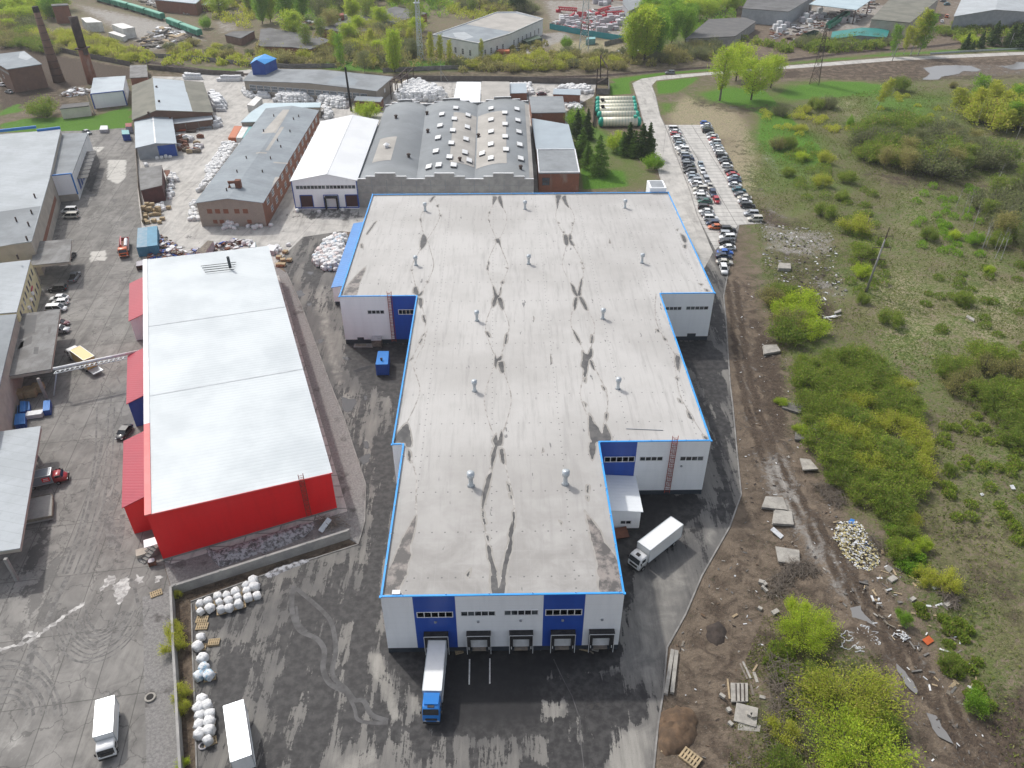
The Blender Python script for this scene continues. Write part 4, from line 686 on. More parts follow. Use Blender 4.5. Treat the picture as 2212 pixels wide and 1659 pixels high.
plain('concrete_wall',(0.36,0.35,0.33),(0.27,0.265,0.255),0.4,0.9,bump=.2,fine=.2);plain('beige_wall',(0.44,0.40,0.34),(0.36,0.33,0.285),0.4,0.9);plain('yellow_wall',(0.66,0.60,0.36),(0.58,0.53,0.33),0.3,0.8);plain('cream_wall',(0.66,0.63,0.54),(0.58,0.55,0.47),0.4,0.8)
plain('white_wall',(0.74,0.745,0.74),(0.66,0.665,0.66),0.3,0.7,fine=.1);plain('grey_panel',(0.36,0.38,0.40),(0.30,0.32,0.34),0.5,0.6);plain('blue_paint',(0.02,0.065,0.30),(0.03,0.09,0.34),0.4,0.45);plain('bright_blue',(0.035,0.2,0.55),(0.03,0.17,0.48),0.4,0.45)
plain('rust',(0.22,0.095,0.06),(0.14,0.065,0.045),0.8,0.85,fine=.3);plain('dark_red_wall',(0.115,0.045,0.042),(0.085,0.037,0.036),0.5,0.7);plain('teal_sheet',(0.025,0.22,0.20),(0.03,0.19,0.17),.3,.5);plain('turquoise',(0.04,0.30,0.33),(0.05,0.26,0.3),.5,.5)
plain('wood',(0.42,0.33,0.21),(0.31,0.24,0.155),1.5,0.85,fine=.3);plain('old_wood',(0.24,0.21,0.17),(0.15,0.13,0.11),1.5,0.9,fine=.3);plain('window_blue',(0.10,0.13,0.16),(0.05,0.06,0.07),0.8,0.15,.6);plain('brown_door',(0.07,0.035,0.035),rough=.6);plain('steel_dark',(0.055,0.045,0.04),(0.09,0.06,0.05),.8,.7)
def building(name,label,cat,pts,h,wall,roof,over=.3,th=.3,slope=None,parapet=None,z0=0,par_mat=None,plinth=None):
 """pts: roof outline in photo pixels at height h (flat), or slope = list of extra heights per corner"""
 po=[G(p[0],p[1],h+(slope[i]if slope else 0))for i,p in enumerate(pts)]
 hs=[h+(slope[i]if slope else 0)for i in range(len(po))]
 P2=[Vector((p.x,p.y))for p in po];n=len(P2);ar=sum(P2[i].x*P2[(i+1)%n].y-P2[(i+1)%n].x*P2[i].y for i in range(n))
 if ar<0:P2=P2[::-1];hs=hs[::-1]
 c=ctr(P2);r=thing(name,label,cat,c);iw=inset_poly(P2,over)
 m=MB();m.prism(iw,z0,[x-th-.004 for x in hs]);wl=m.build('wall',wall,r)
 m=MB();m.prism(P2,[x-th for x in hs],hs);rfo=m.build('roof',roof,r)
 if parapet:
  m=MB()
  ii=inset_poly(P2,.35)
  for i in range(n):m.prism([P2[i],P2[(i+1)%n],ii[(i+1)%n],ii[i]],hs[i]-.02,hs[i]+parapet)
  m.build('parapet',par_mat or wall,rfo)
 r['_h']=h
 return r,iw,P2,rfo
def gable(name,label,cat,p4,h,rh,wall,roof,over=.35,th=.18,z0=0,ridge_f=.5,rt=None):
 """p4 pixels of eave corners: near-left, near-right, far-right, far-left; ridge runs near->far"""
 P=[G(p[0],p[1],h)for p in p4];c=ctr(P);r=thing(name,label,cat,c)
 a,b,c2,d=[Vector((p.x,p.y,0))for p in P];ra,rb=a.lerp(b,ridge_f),d.lerp(c2,ridge_f)
 W=[a.lerp(c2,.004),b.lerp(d,.004),c2.lerp(a,.004),d.lerp(b,.004)];wa,wb=W[0].lerp(W[1],ridge_f),W[3].lerp(W[2],ridge_f)
 z=lambda v,t:(v.x,v.y,t)
 m=MB();vs=[z(W[0],z0),z(W[1],z0),z(W[2],z0),z(W[3],z0),z(W[0],h-th),z(W[1],h-th),z(W[2],h-th),z(W[3],h-th),z(wa,rh-th),z(wb,rh-th)]
 m.add(vs,[(0,1,5,8,4),(1,2,6,5),(2,3,7,9,6),(3,0,4,7),(4,8,9,7),(8,5,6,9),(3,2,1,0)]);m.build('wall',wall,r)
 ax=(d-a).normalized()*over;m=MB();e1=(a-b).normalized()*over
 A,B,C,D_,Ra,Rb=a-ax+e1,b-ax-e1,c2+ax-e1,d+ax+e1,ra-ax,rb+ax
 top=[z(A,h),z(Ra,rh),z(B,h),z(D_,h),z(Rb,rh),z(C,h)];bot=[(x,y,q_-th+.004)for x,y,q_ in top]
 m.add(top+bot,[(0,1,4,3),(1,2,5,4),(6,9,10,7),(7,10,11,8),(0,3,9,6),(2,8,11,5),(0,6,7,1),(1,7,8,2),(3,4,10,9),(4,5,11,10)])
 rf_=m.build('roof',roof,r);return r,[Vector(p.xy)for p in W],[a,b,c2,d,ra,rb],rf_
def row_windows(root,A,B,z0,z1,n,wd,m0=2.0,m1=2.0,fr='frame_white',gl='window_blue',cols=2,rows=1,fw=.1):
 A,B=Vector(A[:2]),Vector(B[:2]);L=(B-A).length
 for i in range(n):
  s=m0+(L-m0-m1)*(i+.5)/n;put_window(root,A,B,s-wd/2,s+wd/2,z0,z1,cols,fr,gl,.04,fw,rows=rows)
def wdoor(root,A,B,f,wd,z0,z1,mat,name='door'):
 L=(Vector(B[:2])-Vector(A[:2])).length;return slab_door(root,A[:2],B[:2],L*f-wd/2,L*f+wd/2,z0,z1,mat,name)
def patch(root_roof,pts,h,mat,name='roof_patch'):
 o=flatpolys([[G(p[0],p[1],h)for p in pts]],h+.012).build(name,mat,root_roof);return o
def edge_of(iw,side):
 best=None;n=len(iw)
 for i in range(n):
  a,b=iw[i],iw[(i+1)%n];d=(b-a).normalized();nn=Vector((d.y,-d.x));sc={'s':-nn.y,'e':nn.x,'w':-nn.x}[side]*min((b-a).length,30)
  if best is None or sc>best[0]:best=(sc,a,b)
 return best[1],best[2]
r,iw,P2,rf_=building('factory_hall','large flat grey-roofed factory hall with blue trim at the left edge','factory',[(-160,305),(131,279),(107,385),(68,521),(-160,552)],10,'beige_wall','felt_pale',.2)
m=MB()
for a,b in(((-60,289),(78,274)),((80,282),(130,276))):m.bar(G(*a,10.3),G(*b,10.3),.5,.9)
m.build('parapet_trim','bright_blue',rf_)
for x,y in kk(1,0,[(305,50),(278,190),(145,255),(252,295),(238,420),(160,580)]):m=MB();p=G(x,y,10);m.tube([p,p+Vector((0,0,1.3))],.22,8);m.build('vent_pipe','steel_dark',rf_)
patch(rf_,[(-60,465),(88,445),(68,519),(-60,545)],10,'felt_grey')
m=MB();a,b=edge_of(iw,'e');m.prism([a+Vector((.05,0)),b+Vector((.05,0)),b-Vector((.05,0)),a-Vector((.05,0))],3,4.6);m.build('brick_band','brick_red',r)
a,b=Vector(G(126,437).xy),Vector(G(172,432).xy);fw_=[a,b,Vector(G(190,287,8).xy),Vector(G(135,288,8).xy)]
r=thing('dock_wing','grey-roofed loading wing with white end wall edged in blue','factory wing',ctr(fw_))
m=MB();m.prism(fw_,0,7.7);m.build('wall','white_wall',r);m=MB();m.prism(fw_,7.72,8);rf_=m.build('roof','felt_grey',r)
d=(b-a).normalized();nn=Vector((d.y,-d.x));m=MB();m.prism([a+nn*.1,b+nn*.1,b-nn*.25,a-nn*.25],2.2,8.6);m.build('end_wall','white_panel',r)
m=MB();m.prism([a+nn*.15-d*.1,b+nn*.15+d*.25,b-nn*.3+d*.25,a-nn*.3-d*.1],8.62,8.95);m.bar((*(b+nn*.1+d*.1),2),(*(b+nn*.1+d*.1),8.6),.35);m.bar((*(a+nn*.1),2),(*(a+nn*.1),8.6),.2);m.build('edge_trim','bright_blue',r)
m=MB();m.prism([a+nn*.05,b+nn*.05,b-nn*.2,a-nn*.2],0,2.19);m.build('base_wall','beige_wall',r)
e0,e1=fw_[1],fw_[2];L=(e1-e0).length;dd=(e1-e0).normalized();en=Vector((dd.y,-dd.x))
for i in range(7):
 s=6+i*(L*.62)/7;slab_door(r,e0,e1,s,s+2.6,1.1,4.6,'blue_paint','loading_door');c=e0+dd*(s+1.3)+en*1.6
 m=MB();m.box((c.x,c.y,5.0),(3.2,3.4,.12),math.atan2(en.y,en.x));m.bar((*(c+en*1.3+dd),0),(*(c+en*1.3+dd),5),.1);m.bar((*(c+en*1.3-dd),0),(*(c+en*1.3-dd),5),.1);m.build('door_canopy','felt_dark',r)
r,iw,P2,rf_=building('yellow_office','pale yellow two-storey office with slanted parapet at left edge','office',[(-160,585),(66,561),(36,674),(-160,690)],8.6,'yellow_wall','felt_pale',.1,.2)
a,b=edge_of(iw,'e');row_windows(r,a,b,5.6,7.4,8,1.3,1.2,1.2,'beige_wall','window_blue',1);row_windows(r,a,b,1.6,3.4,8,1.3,1.2,1.2,'beige_wall','window_blue',1)
for f_ in(.35,.5,.62):c=a.lerp(b,f_);m=MB();m.box((c.x+.3,c.y,4.4),(.45,.9,.7));m.build('air_conditioner','frame_white',r)
plain('magenta_sign',(0.45,0.03,0.10),rough=.5);c=a.lerp(b,.68);m=MB();m.box((c.x+.15,c.y,4.9),(.12,2.6,.5),math.atan2((b-a).y,(b-a).x)-math.pi/2);m.build('sign_board','magenta_sign',r)
r,iw,P2,rf_=building('workshop_hall','grey flat-roofed workshop hall behind the patched canopy at left','factory',[(-160,694),(36,678),(16,760),(3,815),(-20,930),(-160,960)],9,'beige_wall','felt_grey',.2)
def canopy(label,pts,h,posts,roof='felt_old'):
 po=ccw([G(p[0],p[1],h).xy for p in pts]);r=thing('loading_canopy',label,'canopy',ctr(po));m=MB();m.prism(po,h-.18,h);rf_=m.build('roof',roof,r)
 m=MB();ii=inset_poly(po,.3);n=len(po)
 for i in range(n):m.prism([po[i]+(ii[i]-po[i])*.1,po[(i+1)%n]+(ii[(i+1)%n]-po[(i+1)%n])*.1,ii[(i+1)%n],ii[i]],h-.8,h-.182)
 m.build('edge_beam','beige_wall',r)
 for p in posts:
  b=G(*p);m=MB();m.box((b.x,b.y,(h-.8)/2),(.5,.5,h-.82));m.build('post','concrete_wall',r)
 return r,rf_
r,rf_=canopy('smallest loading canopy with grey felt roof beside the yellow office',[(75,522),(155,516),(150,565),(66,573)],6,[q(0,640,1170,120),q(0,640,700,480)])
r,rf_=canopy('loading canopy with heavily patched dark felt roof below the yellow office',[(36,679),(130,668),(110,797),(3,815)],6,[q(0,860,805,940),q(0,640,1000,1300)])
for s_ in[[(48,682),(80,680),(75,720),(40,735)],[(45,740),(70,725),(68,742),(38,755)],[(105,706),(112,706),(108,720),(103,720)],[(74,810-60),(84,749),(82,765),(72,765)],[(40,735),(52,735),(45,768),(35,768)]]:patch(rf_,s_,6,'felt_bitumen')
r,rf_=canopy('nearest loading canopy with pale grey sheeted roof by the red delivery van',[(-90,944),(88,920),(43,1184),(-90,1204)],6,[q(0,1100,640,300),k(3,0,150,40),q(0,1100,470,1420)],'felt_pale')
pl=ccw([G(*q(0,1100,*p),1.2).xy for p in[(300,1050),(870,930),(900,960),(890,1300),(300,1420)]]);r=thing('loading_platform','timber-edged concrete loading platform under the nearest canopy','platform',ctr(pl));m=MB();m.prism(pl,.2,1.1);m.build('deck','concrete_wall',r);m=MB();e=inset_poly(pl,-.12);i_=inset_poly(pl,.02)
for u_ in range(len(pl)):v_=(u_+1)%len(pl);m.prism([e[u_],e[v_],i_[v_],i_[u_]],.7,1.2)
m.build('timber_edge','old_wood',r)
a,b=k(1,0,460,1528),k(1,0,1215,1372);pa,pb=G(*a,6.5),G(*b,6.5);r=thing('pipe_bridge','silver pipe bridge on a truss spanning from canopy to red hall','pipe bridge',(pa+pb)/2-Vector((0,0,6.5)))
m=MB();m.tube([pa,pb],.3,12);m.build('pipe','frame_white',r,True);m=MB();nb_=18
for s_ in(-.5,.5):m.bar(pa+Vector((0,s_,-.95)),pb+Vector((0,s_,-.95)),.12)
for u_ in range(nb_):p,p2=pa.lerp(pb,u_/nb_),pa.lerp(pb,(u_+1)/nb_);m.bar(p+Vector((0,-.5,-.95)),p+Vector((0,.5,-.95)),.08);m.bar(p+Vector((0,-.5,-.95)),p2+Vector((0,-.2,-.3)),.07);m.bar(p2+Vector((0,-.2,-.3)),p2+Vector((0,-.5,-.95)),.06)
m.build('truss','galvanised',r);bq=G(*q(0,860,930,890));m=MB();m.bar((bq.x,bq.y,0),pa.lerp(pb,.02)+Vector((0,0,-1)),.25);m.build('post','galvanised',r)
r,iw,P2,rf_=building('boiler_house','brown brick boiler house with patched sheet roof beside the chimneys','boiler house',kk(0,0,[(-140,480),(208,440),(362,552),(58,598)]),10.2,'brick_brown','felt_blue',.3)
a,b=edge_of(iw,'s');m=MB();d=(b-a).normalized();n_=Vector((d.y,-d.x));m.prism([a+n_*.1,b+n_*.1,b,a],7.6,8.5);m.build('concrete_band','concrete_wall',r);wdoor(r,a,b,.45,3,0,3.2,'beige_wall');row_windows(r,a,b,4.2,5.6,2,2,5,6)
patch(rf_,kk(0,0,[(170,455),(210,443),(280,495),(230,520),(160,500)]),10.2,'felt_pale')
def chimney(label,base,top,h,r0,r1,mat,square=False,dark=None,bands=0):
 p=G(*base);r=thing('chimney',label,'chimney',p);m=MB()
 dark=dark or 1.0
 m.tube([p,p+Vector((0,0,h*dark))],[r0,r0+(r1-r0)*dark],20 if not square else 12);m.build('shaft',mat,r,True)
 if dark<1:m=MB();m.tube([p+Vector((0,0,h*dark+.01)),p+Vector((0,0,h))],[(r0+(r1-r0)*dark)*.86,r1],12);m.build('upper_shaft','rust_dark',r,True)
 else:m=MB();m.tube([p+Vector((0,0,h*.93)),p+Vector((0,0,h+.1))],[(r0+(r1-r0)*.93)+.06,r1+.12],20);m.build('rim','soot_and_shade',r,True)
 for i in range(bands):
  z=h*(i+1)/(bands+1.5);rr=r0+(r1-r0)*z/h+.07;m=MB();m.tube([p+Vector((0,0,z)),p+Vector((0,0,z+.25))],rr,20);m.build('hoop','steel_dark',r)
 return r,p
plain('rust_dark',(0.075,0.05,0.042),(0.04,0.03,0.028),.5,.8);plain('soot_and_shade',(0.03,0.028,0.027),rough=.9)
chimney('tall tapering brick chimney with iron hoops and sooty tip',k(0,0,512,705),None,32,2.6,1.2,'brick_brown',bands=9)
r,p=chimney('shorter brick chimney with dark rusty steel upper half',k(0,0,803,720),None,28.5,2.3,1.9,'brick_red',True,.55)
m=MB();m.box((p.x,p.y,15.4),(4.8,4.8,.5));m.box((p.x+1.7,p.y-1.5,14),(1.6,1.5,2.2));m.build('collar','rust_dark',r)
m=MB();m.bar((p.x-.6,p.y,28.5),(p.x-.6,p.y,33),.12);m.build('lightning_rod','steel_dark',r)
r,iw,P2,rf_=building('transformer_kiosk','cream transformer kiosk with dark flat roof on the grass strip','kiosk',kk(0,0,[(513,940),(768,912),(772,880),(540,903)]),4.2,'cream_wall','felt_bitumen',.15,.35)
r,iw,P2,rf_=building('white_shed','white panel shed with blue corner trim and grey roof','shed',kk(0,0,[(780,810),(1065,780),(1085,655),(806,672)]),6.2,'white_panel','metal_blue_grey',.1,.25)
a,b=edge_of(iw,'s');m=MB();d=(b-a).normalized();n_=Vector((d.y,-d.x))
for c in(a,b):m.bar((*(c+n_*.08),0),(*(c+n_*.08),6),.4)
m.bar((*(a+n_*.1),6.05),(*(b+n_*.1),6.05),.35);m.build('trim','blue_paint',r)
building('gatehouse','low brick gatehouse with ribbed concrete roof by the railway fence','gatehouse',kk(0,0,[(1120,672),(1278,664),(1268,560),(1122,563)]),3.6,'brick_red','felt_old',.3,.3)
ridge_slope=[0,0,0,0]
r,W4,pts_,rf_=gable('storage_shed','wide shed with one olive and one blue-grey roof slope','shed',kk(0,0,[(1148,1035),(1835,968),(1752,712),(1145,740)]),5.2,8.0,'brick_brown','felt_olive',ridge_f=.31)
a,b,c2,d,ra,rb=pts_;m=MB();e_=.03;m.add([(ra.x,ra.y,8.0+e_),(b.x,b.y,5.2+e_),(c2.x,c2.y,5.2+e_),(rb.x,rb.y,8.0+e_)],[(0,1,2,3)]);m.build('sheet_slope','metal_blue_grey',rf_)
for x,y in kk(0,0,[(1355,760),(1377,885),(1285,985)]):p=G(x,y,7.6);m=MB();m.tube([p-Vector((0,0,.6)),p+Vector((0,0,.9))],.45,8);m.build('vent_pipe','steel_dark',rf_)
r,W4,pts_,rf_=gable('blue_hall','low blue-grey roofed hall with half grey half blue front wall','hall',kk(0,0,[(1178,1275),(1517,1238),(1478,990),(1168,1022)]),4.6,5.5,'grey_panel','metal_blue_grey')
a,b=W4[0],W4[1];L=(b-a).length;slab_door(r,a,b,L*.52,L*.98,.05,4.3,'blue_paint','blue_wall',.05)
a,b,c2,d,ra,rb=pts_;m=MB();m.bar((ra.x,ra.y,5.53),(rb.x,rb.y,5.53),.5,.05);m.build('ridge_strip','frame_white',rf_)
patch(rf_,kk(0,0,[(1400,1000),(1478,992),(1480,1025),(1440,1020)]),4.75,'rust')
r,iw,P2,rf_=building('open_lean_to','open-fronted brick lean-to with pale sheet roof sheltering orange scrap','lean-to',kk(0,0,[(1493,1070),(1840,1030),(1820,965),(1480,1000)]),4.0,'brick_brown','felt_pale',.3,.2,slope=[-.6,-.6,0.3,.3])
m=MB();a,b=edge_of(iw,'s');
for f_ in(.0,.33,.66,1.0):c=a.lerp(b,f_)-Vector((0,1.6));m=MB();m.bar((c.x,c.y,0),(c.x,c.y,3.2),.25);m.build('post','old_wood',r)
r,iw,P2,rf_=building('brown_shed','dark brown metal shed with faded mono-pitch roof','shed',[q(320,400,*p)for p in[(215,525),(590,435),(588,85),(185,150)]],5.2,'dark_red_wall','felt_old',.1,.15)
m=MB();a,b=G(*q(320,400,592,100),5).xy,G(*q(320,400,700,90),5).xy;c=G(*q(320,400,735,250),2.5).xy;m.prism([a,b,c,G(*q(320,400,660,260),4).xy],3.2,3.4);m.build('side_roof','rust',r)
r,W4,pts_,rf_=gable('grey_hall','long grey felt-roofed hall with brick side and beige end wall','hall',[k(1,0,1690,92),k(1,1,55,90),k(0,1,537,955),k(0,1,90,938)],7.8,9.2,'brick_beige','felt_blue',.3)
a,b=W4[0],W4[1];L=(b-a).length;sc_=L/(2212-1690+55)
for x0 in(1765,1835,1908,2005,2080):s=(x0-1690)*sc_;slab_door(r,a,b,s,s+1.5,4.2,5.6,'brick_red','bricked_window',.03)
for x0 in(1797,1855,2100):s=(x0-1690)*sc_;slab_door(r,a,b,s,s+1.3,1.0,2.2,'brick_red','bricked_window',.03)
a,b=W4[1],W4[2];d=(b-a).normalized();n_=Vector((d.y,-d.x));m=MB();m.prism([a+n_*.06,b+n_*.06,b-n_*.1,a-n_*.1],.1,7.5);m.build('brick_side','brick_red',r);a,b=a+n_*.06,b+n_*.06
row_windows(r,a,b,5.0,6.8,13,2.6,2,2,'frame_white','window_blue',3,2);row_windows(r,a,b,1.5,3.4,13,2.4,5,2,'frame_white','window_blue',3,2)
for po in[kk(0,1,[(100,948),(290,950),(170,1150),(0,1158),(-60,1158)]),kk(0,1,[(215,1095),(420,1110),(300,1318),(80,1300)]),kk(0,1,[(150,1530),(205,1530),(110,1659),(30,1659)])]:patch_=[G(p[0],p[1],8.6)for p in po]
def roof_z(pts,x,y,h,rh):
 a,b,c2,d,ra,rb=pts;P=Vector((x,y));A,Bv=ra.xy,rb.xy;dd_=(Bv-A).normalized();dist=abs((P-A).x*dd_.y-(P-A).y*dd_.x);hw=abs((a.xy-A).x*dd_.y-(a.xy-A).y*dd_.x);return rh-(rh-h)*min(dist/hw,1)
def on_gable(px,pts,h,rh):
 z=(h+rh)/2
 for _ in range(6):p=G(px[0],px[1],z);z=roof_z(pts,p.x,p.y,h,rh)
 return Vector((p.x,p.y,z))
def gable_patch(rf_,pts,px,h,rh,mat):
 P=[on_gable(p,pts,h,rh)for p in px];m=MB();vs,es,fs,_,_,_=delaunay_2d_cdt([p.xy for p in P]+[pts[4].xy,pts[5].xy],[(i,(i+1)%len(P))for i in range(len(P))]+[(len(P),len(P)+1)],[],0,1e-5)
 fs=[f for f in fs if sdist(np.array([sum((vs[i]for i in f),Vector((0,0)))/len(f)]),P)[0]<0]
 m.add([(v.x,v.y,roof_z(pts,v.x,v.y,h,rh)+.025)for v in vs],[tuple(f)if(vs[f[1]]-vs[f[0]]).cross(vs[f[2]]-vs[f[0]])>0 else tuple(f)[::-1]for f in fs])
 used=sorted({i for f in m.f for i in f});mp={u:i for i,u in enumerate(used)};m.v=[m.v[u]for u in used];m.f=[tuple(mp[i]for i in f)for f in m.f]
 if m.f:m.build('roof_patch',mat,rf_)
for po in[kk(0,1,[(100,948),(290,950),(170,1150),(0,1158)]),kk(0,1,[(215,1095),(420,1110),(300,1318),(80,1300)]),kk(0,1,[(150,1530),(205,1530),(110,1650),(40,1650)]),kk(0,1,[(0,1320),(180,1322),(170,1332),(0,1330)]),kk(0,1,[(115,1395),(280,1408),(270,1418),(110,1405)])]:gable_patch(rf_,pts_,po,7.8,9.2,'felt_beige')
for x,y in kk(0,1,[(155,1008),(370,1012),(325,1035),(67,1138),(295,1142),(188,1220),(216,1275),(127,1375),(57,1490)])+kk(0,0,[(2050,1490),(2130,1370),(1960,1650)]):
 p=on_gable((x,y),pts_,7.8,9.2);m=MB();m.tube([p,p+Vector((0,0,.9))],.2,6);m.build('vent_pipe','steel_dark',rf_)
p=on_gable(k(0,0,1985,1620),pts_,7.8,9.2);p2=on_gable(k(0,0,2065,1620),pts_,7.8,9.2);m=MB();m.tube([p,p+Vector((0,0,1.6)),p2+Vector((0,0,1.8)),p2],[.55]*4,8);m.box((p2.x,p2.y,p2.z+1.2),(1.6,1.6,2.4));m.build('rusty_duct','rust',rf_)
r,W4,pts_,rf_=gable('white_hall','white panel hall with ribbed white gable roof and blue trim','hall',[k(0,1,300,1562),k(0,1,866,1556),k(0,1,1055,1038),k(0,1,565,1050)],9.5,11.6,'white_panel','metal_white',.3,ridge_f=.56)
a,b=W4[0],W4[1];L=(b-a).length;f_=lambda x:(x-320)/(880-320)*L
s0=L*.05
for i in range(2):put_window(r,a,b,L*(.05+.465*i),L*(.05+.465*(i+1))-.05,6.6,7.9,8,'frame_white','glass_dark')
slab_door(r,a,b,f_(375),f_(478),.9,4.6,'brown_door');slab_door(r,a,b,f_(770),f_(872),.9,4.6,'brown_door')
d=(b-a).normalized();n_=Vector((d.y,-d.x));m=MB()
for x0,x1 in((372,481),(767,875),(578,706)):m.bar((*(a+d*f_(x0)+n_*.06),4.7),(*(a+d*f_(x1)+n_*.06),4.7),.22);m.bar((*(a+d*f_(x0)+n_*.06),.5),(*(a+d*f_(x0)+n_*.06),4.6),.2);m.bar((*(a+d*f_(x1)+n_*.06),.5),(*(a+d*f_(x1)+n_*.06),4.6),.2)
m.bar((*(a+n_*.07),.6),(*(b+n_*.07),.6),.3);m.bar((*(a+n_*.05),.5),(*(a+n_*.05),9.3),.25);m.bar((*(b+n_*.05),.5),(*(b+n_*.05),9.3),.25);m.build('blue_trim','blue_paint',r)
c0,c1=a+d*f_(590)+n_*.1,a+d*f_(700)+n_*.1;m=MB();m.prism([c0,c1,c1+n_*1.6,c0+n_*1.6],4.2,4.4);m.prism([c0,c0+d*.3,c0+d*.3+n_*1.5,c0+n_*1.5],.3,4.18);m.prism([c1-d*.3,c1,c1+n_*1.5,c1-d*.3+n_*1.5],.3,4.18);m.build('dock_shelter','rubber_black',r)
a,b,c2,d_,ra,rb=pts_;m=MB();m.bar((*ra.xy,11.62),(*rb.xy,11.62),.5,.08);p,p2=a.lerp(ra,.5),d_.lerp(rb,.5);m.bar((p.x,p.y,10.6),(p2.x,p2.y,10.6),.35,.08);m.build('ridge_cap','frame_white',rf_)
ZE,ZC=8.6,10.7
fl,fr_,bl_,br_2=G(771,392,ZE),G(1156,392,ZE),G(833,232,ZE),G(1141,222,ZE)
vall=[(771,833),(899,921),(1024.5,1032),(1153,1141)]
VH=thing('vaulted_hall','wide grey hall with three vaulted roof bays and rows of white skylights','hall',ctr([fl,fr_,br_2,bl_]))
VF=[G(a,391,ZE)for a,b in vall];VB=[G(b,232-(b-833)*.03,ZE)for a,b in vall]
m=MB();m.prism([VF[0].xy,VF[3].xy,VB[3].xy,VB[0].xy],0,ZE-.1);m.build('wall','concrete_wall',VH)
NV,NL=12,6;m=MB()
def vault_pt(i,u,w_):
 a=VF[i].lerp(VF[i+1],u);b=VB[i].lerp(VB[i+1],u);p=a.lerp(b,w_);return Vector((p.x,p.y,ZE+(ZC-ZE)*(1-(2*u-1)**2)))
for i in range(3):
 o=len(m.v)
 for u in range(NV+1):
  for w_ in range(NL+1):m.v.append(tuple(vault_pt(i,u/NV,w_/NL)))
 for u in range(NV):
  for w_ in range(NL):b=o+u*(NL+1)+w_;m.f.append((b,b+NL+1,b+NL+2,b+1));m.mi.append(0)
 for w_ in(0,NL):m.f.append(tuple(o+u*(NL+1)+w_ for u in range(NV+1)));m.mi.append(0)
felt('vault_felt',(0.26,0.28,0.295),(0.2,0.215,0.225),(.1,1),.05)
VR=m.build('roof','vault_felt',VH,True)
def on_vault(px):
 z=ZC-.8
 for _ in range(8):
  p=G(px[0],px[1],z);best=None
  A,B=VF[0].xy,VF[3].xy;w_=((p.xy-A).dot((VB[0].xy-A)))/((VB[0].xy-A).length_squared)
  wy=(p.y-VF[0].y)/(VB[0].y-VF[0].y);lo_=[VF[i].lerp(VB[i],wy).x for i in range(4)]
  for i in range(3):
   if lo_[i]<=p.x<=lo_[i+1]or(i==2 and p.x>lo_[3])or(i==0 and p.x<lo_[0]):u=min(max((p.x-lo_[i])/(lo_[i+1]-lo_[i]),0),1);z=ZE+(ZC-ZE)*(1-(2*u-1)**2);best=(i,u,wy)
 return Vector((p.x,p.y,z)),best
def vault_patch(i,u0,u1,w0,w1,mat):
 m=MB();n1,n2=8,6
 for u in range(n1+1):
  for w_ in range(n2+1):p=vault_pt(i,u0+(u1-u0)*u/n1,w0+(w1-w0)*w_/n2);m.v.append((p.x,p.y,p.z+.05))
 for u in range(n1):
  for w_ in range(n2):b=u*(n2+1)+w_;m.f.append((b,b+n2+1,b+n2+2,b+1));m.mi.append(0)
 m.build('roof_patch',mat,VR)
vault_patch(1,.56,.99,.14,.8,'felt_beige');vault_patch(2,.02,.55,.12,.8,'felt_beige');vault_patch(0,.18,.52,.16,.46,'felt_beige');vault_patch(2,.93,1.0,.02,.97,'felt_beige')
for px in kk(0,1,[(1727,940),(1606,995),(1714,1035),(1590,1093),(1700,1135),(1572,1198),(1688,1245),(1553,1315),(1672,1365),(1578,1435),(1493,1450),(1708,1435),(1833,1003),(1826,1105),(1815,1210),(1806,1325),(1843,1395),(2030,945),(2150,982),(2030,1042),(2152,1080),(2030,1145),(2153,1188),(2028,1255),(2160,1300),(1953,1335),(2028,1375)])+kk(0,2,[(43,950),(51,1047),(60,1147),(67,1258),(76,1378)]):
 p,bi=on_vault(px);sl_=(1-2*bi[1])*4*(ZC-ZE)/(VF[1].x-VF[0].x);Mx=Matrix.Rotation(-math.atan(sl_),3,'Y');m=MB();m.box((p.x,p.y,p.z+.2),(1.8,3.4,.7),0,Mx);s_=m.build('skylight','felt_dark',VR);m=MB();m.box((p.x,p.y,p.z+.57),(1.86,3.46,.08),0,Mx);m.build('skylight_pane','door_white',s_)
for px in kk(0,1,[(1210,1022),(1320,1358),(1485,1145),(1478,990),(1922,1185),(1762,1390)])+kk(0,2,[(75,1460)]):p,bi=on_vault(px);m=MB();m.lathe(tuple(p),[(.5,-.2),(.45,.8),(.7,.85),(.6,1.2),(.1,1.4)],10);m.build('roof_vent','steel_dark',VR)
p,bi=on_vault(k(0,1,1130,1275));m=MB();m.lathe(tuple(p),[(.6,-.2),(.6,1.0),(1.1,1.05),(.1,1.7)],12);m.build('roof_vent','frame_white',VR)
for(F_,sgn)in((VF,-1),(VB,1)):
 m=MB()
 for i in range(3):
  for u0,u1,z in((0,.16,9.4),(.16,.32,10.2),(.32,.66,11.2),(.66,.84,10.2),(.84,1.0,9.4)):
   a,b=F_[i].lerp(F_[i+1],u0),F_[i].lerp(F_[i+1],u1);m.prism([(a.x,a.y+sgn*.02),(b.x,b.y+sgn*.02),(b.x,b.y+sgn*.4),(a.x,a.y+sgn*.4)],ZE-9 if sgn<0 else 6,z)
 w_=m.build('parapet_wall','concrete_wall',VH)
 m=MB()
 for i in range(3):
  for u0,u1,z in((0,.16,9.4),(.16,.32,10.2),(.32,.66,11.2),(.66,.84,10.2),(.84,1.0,9.4)):
   a,b=F_[i].lerp(F_[i+1],u0),F_[i].lerp(F_[i+1],u1);m.prism([(a.x,a.y-.05),(b.x,b.y-.05),(b.x,b.y+.55*sgn),(a.x,a.y+.55*sgn)],z+.004,z+.12)
 m.build('parapet_cap','frame_white',w_)
m=MB()
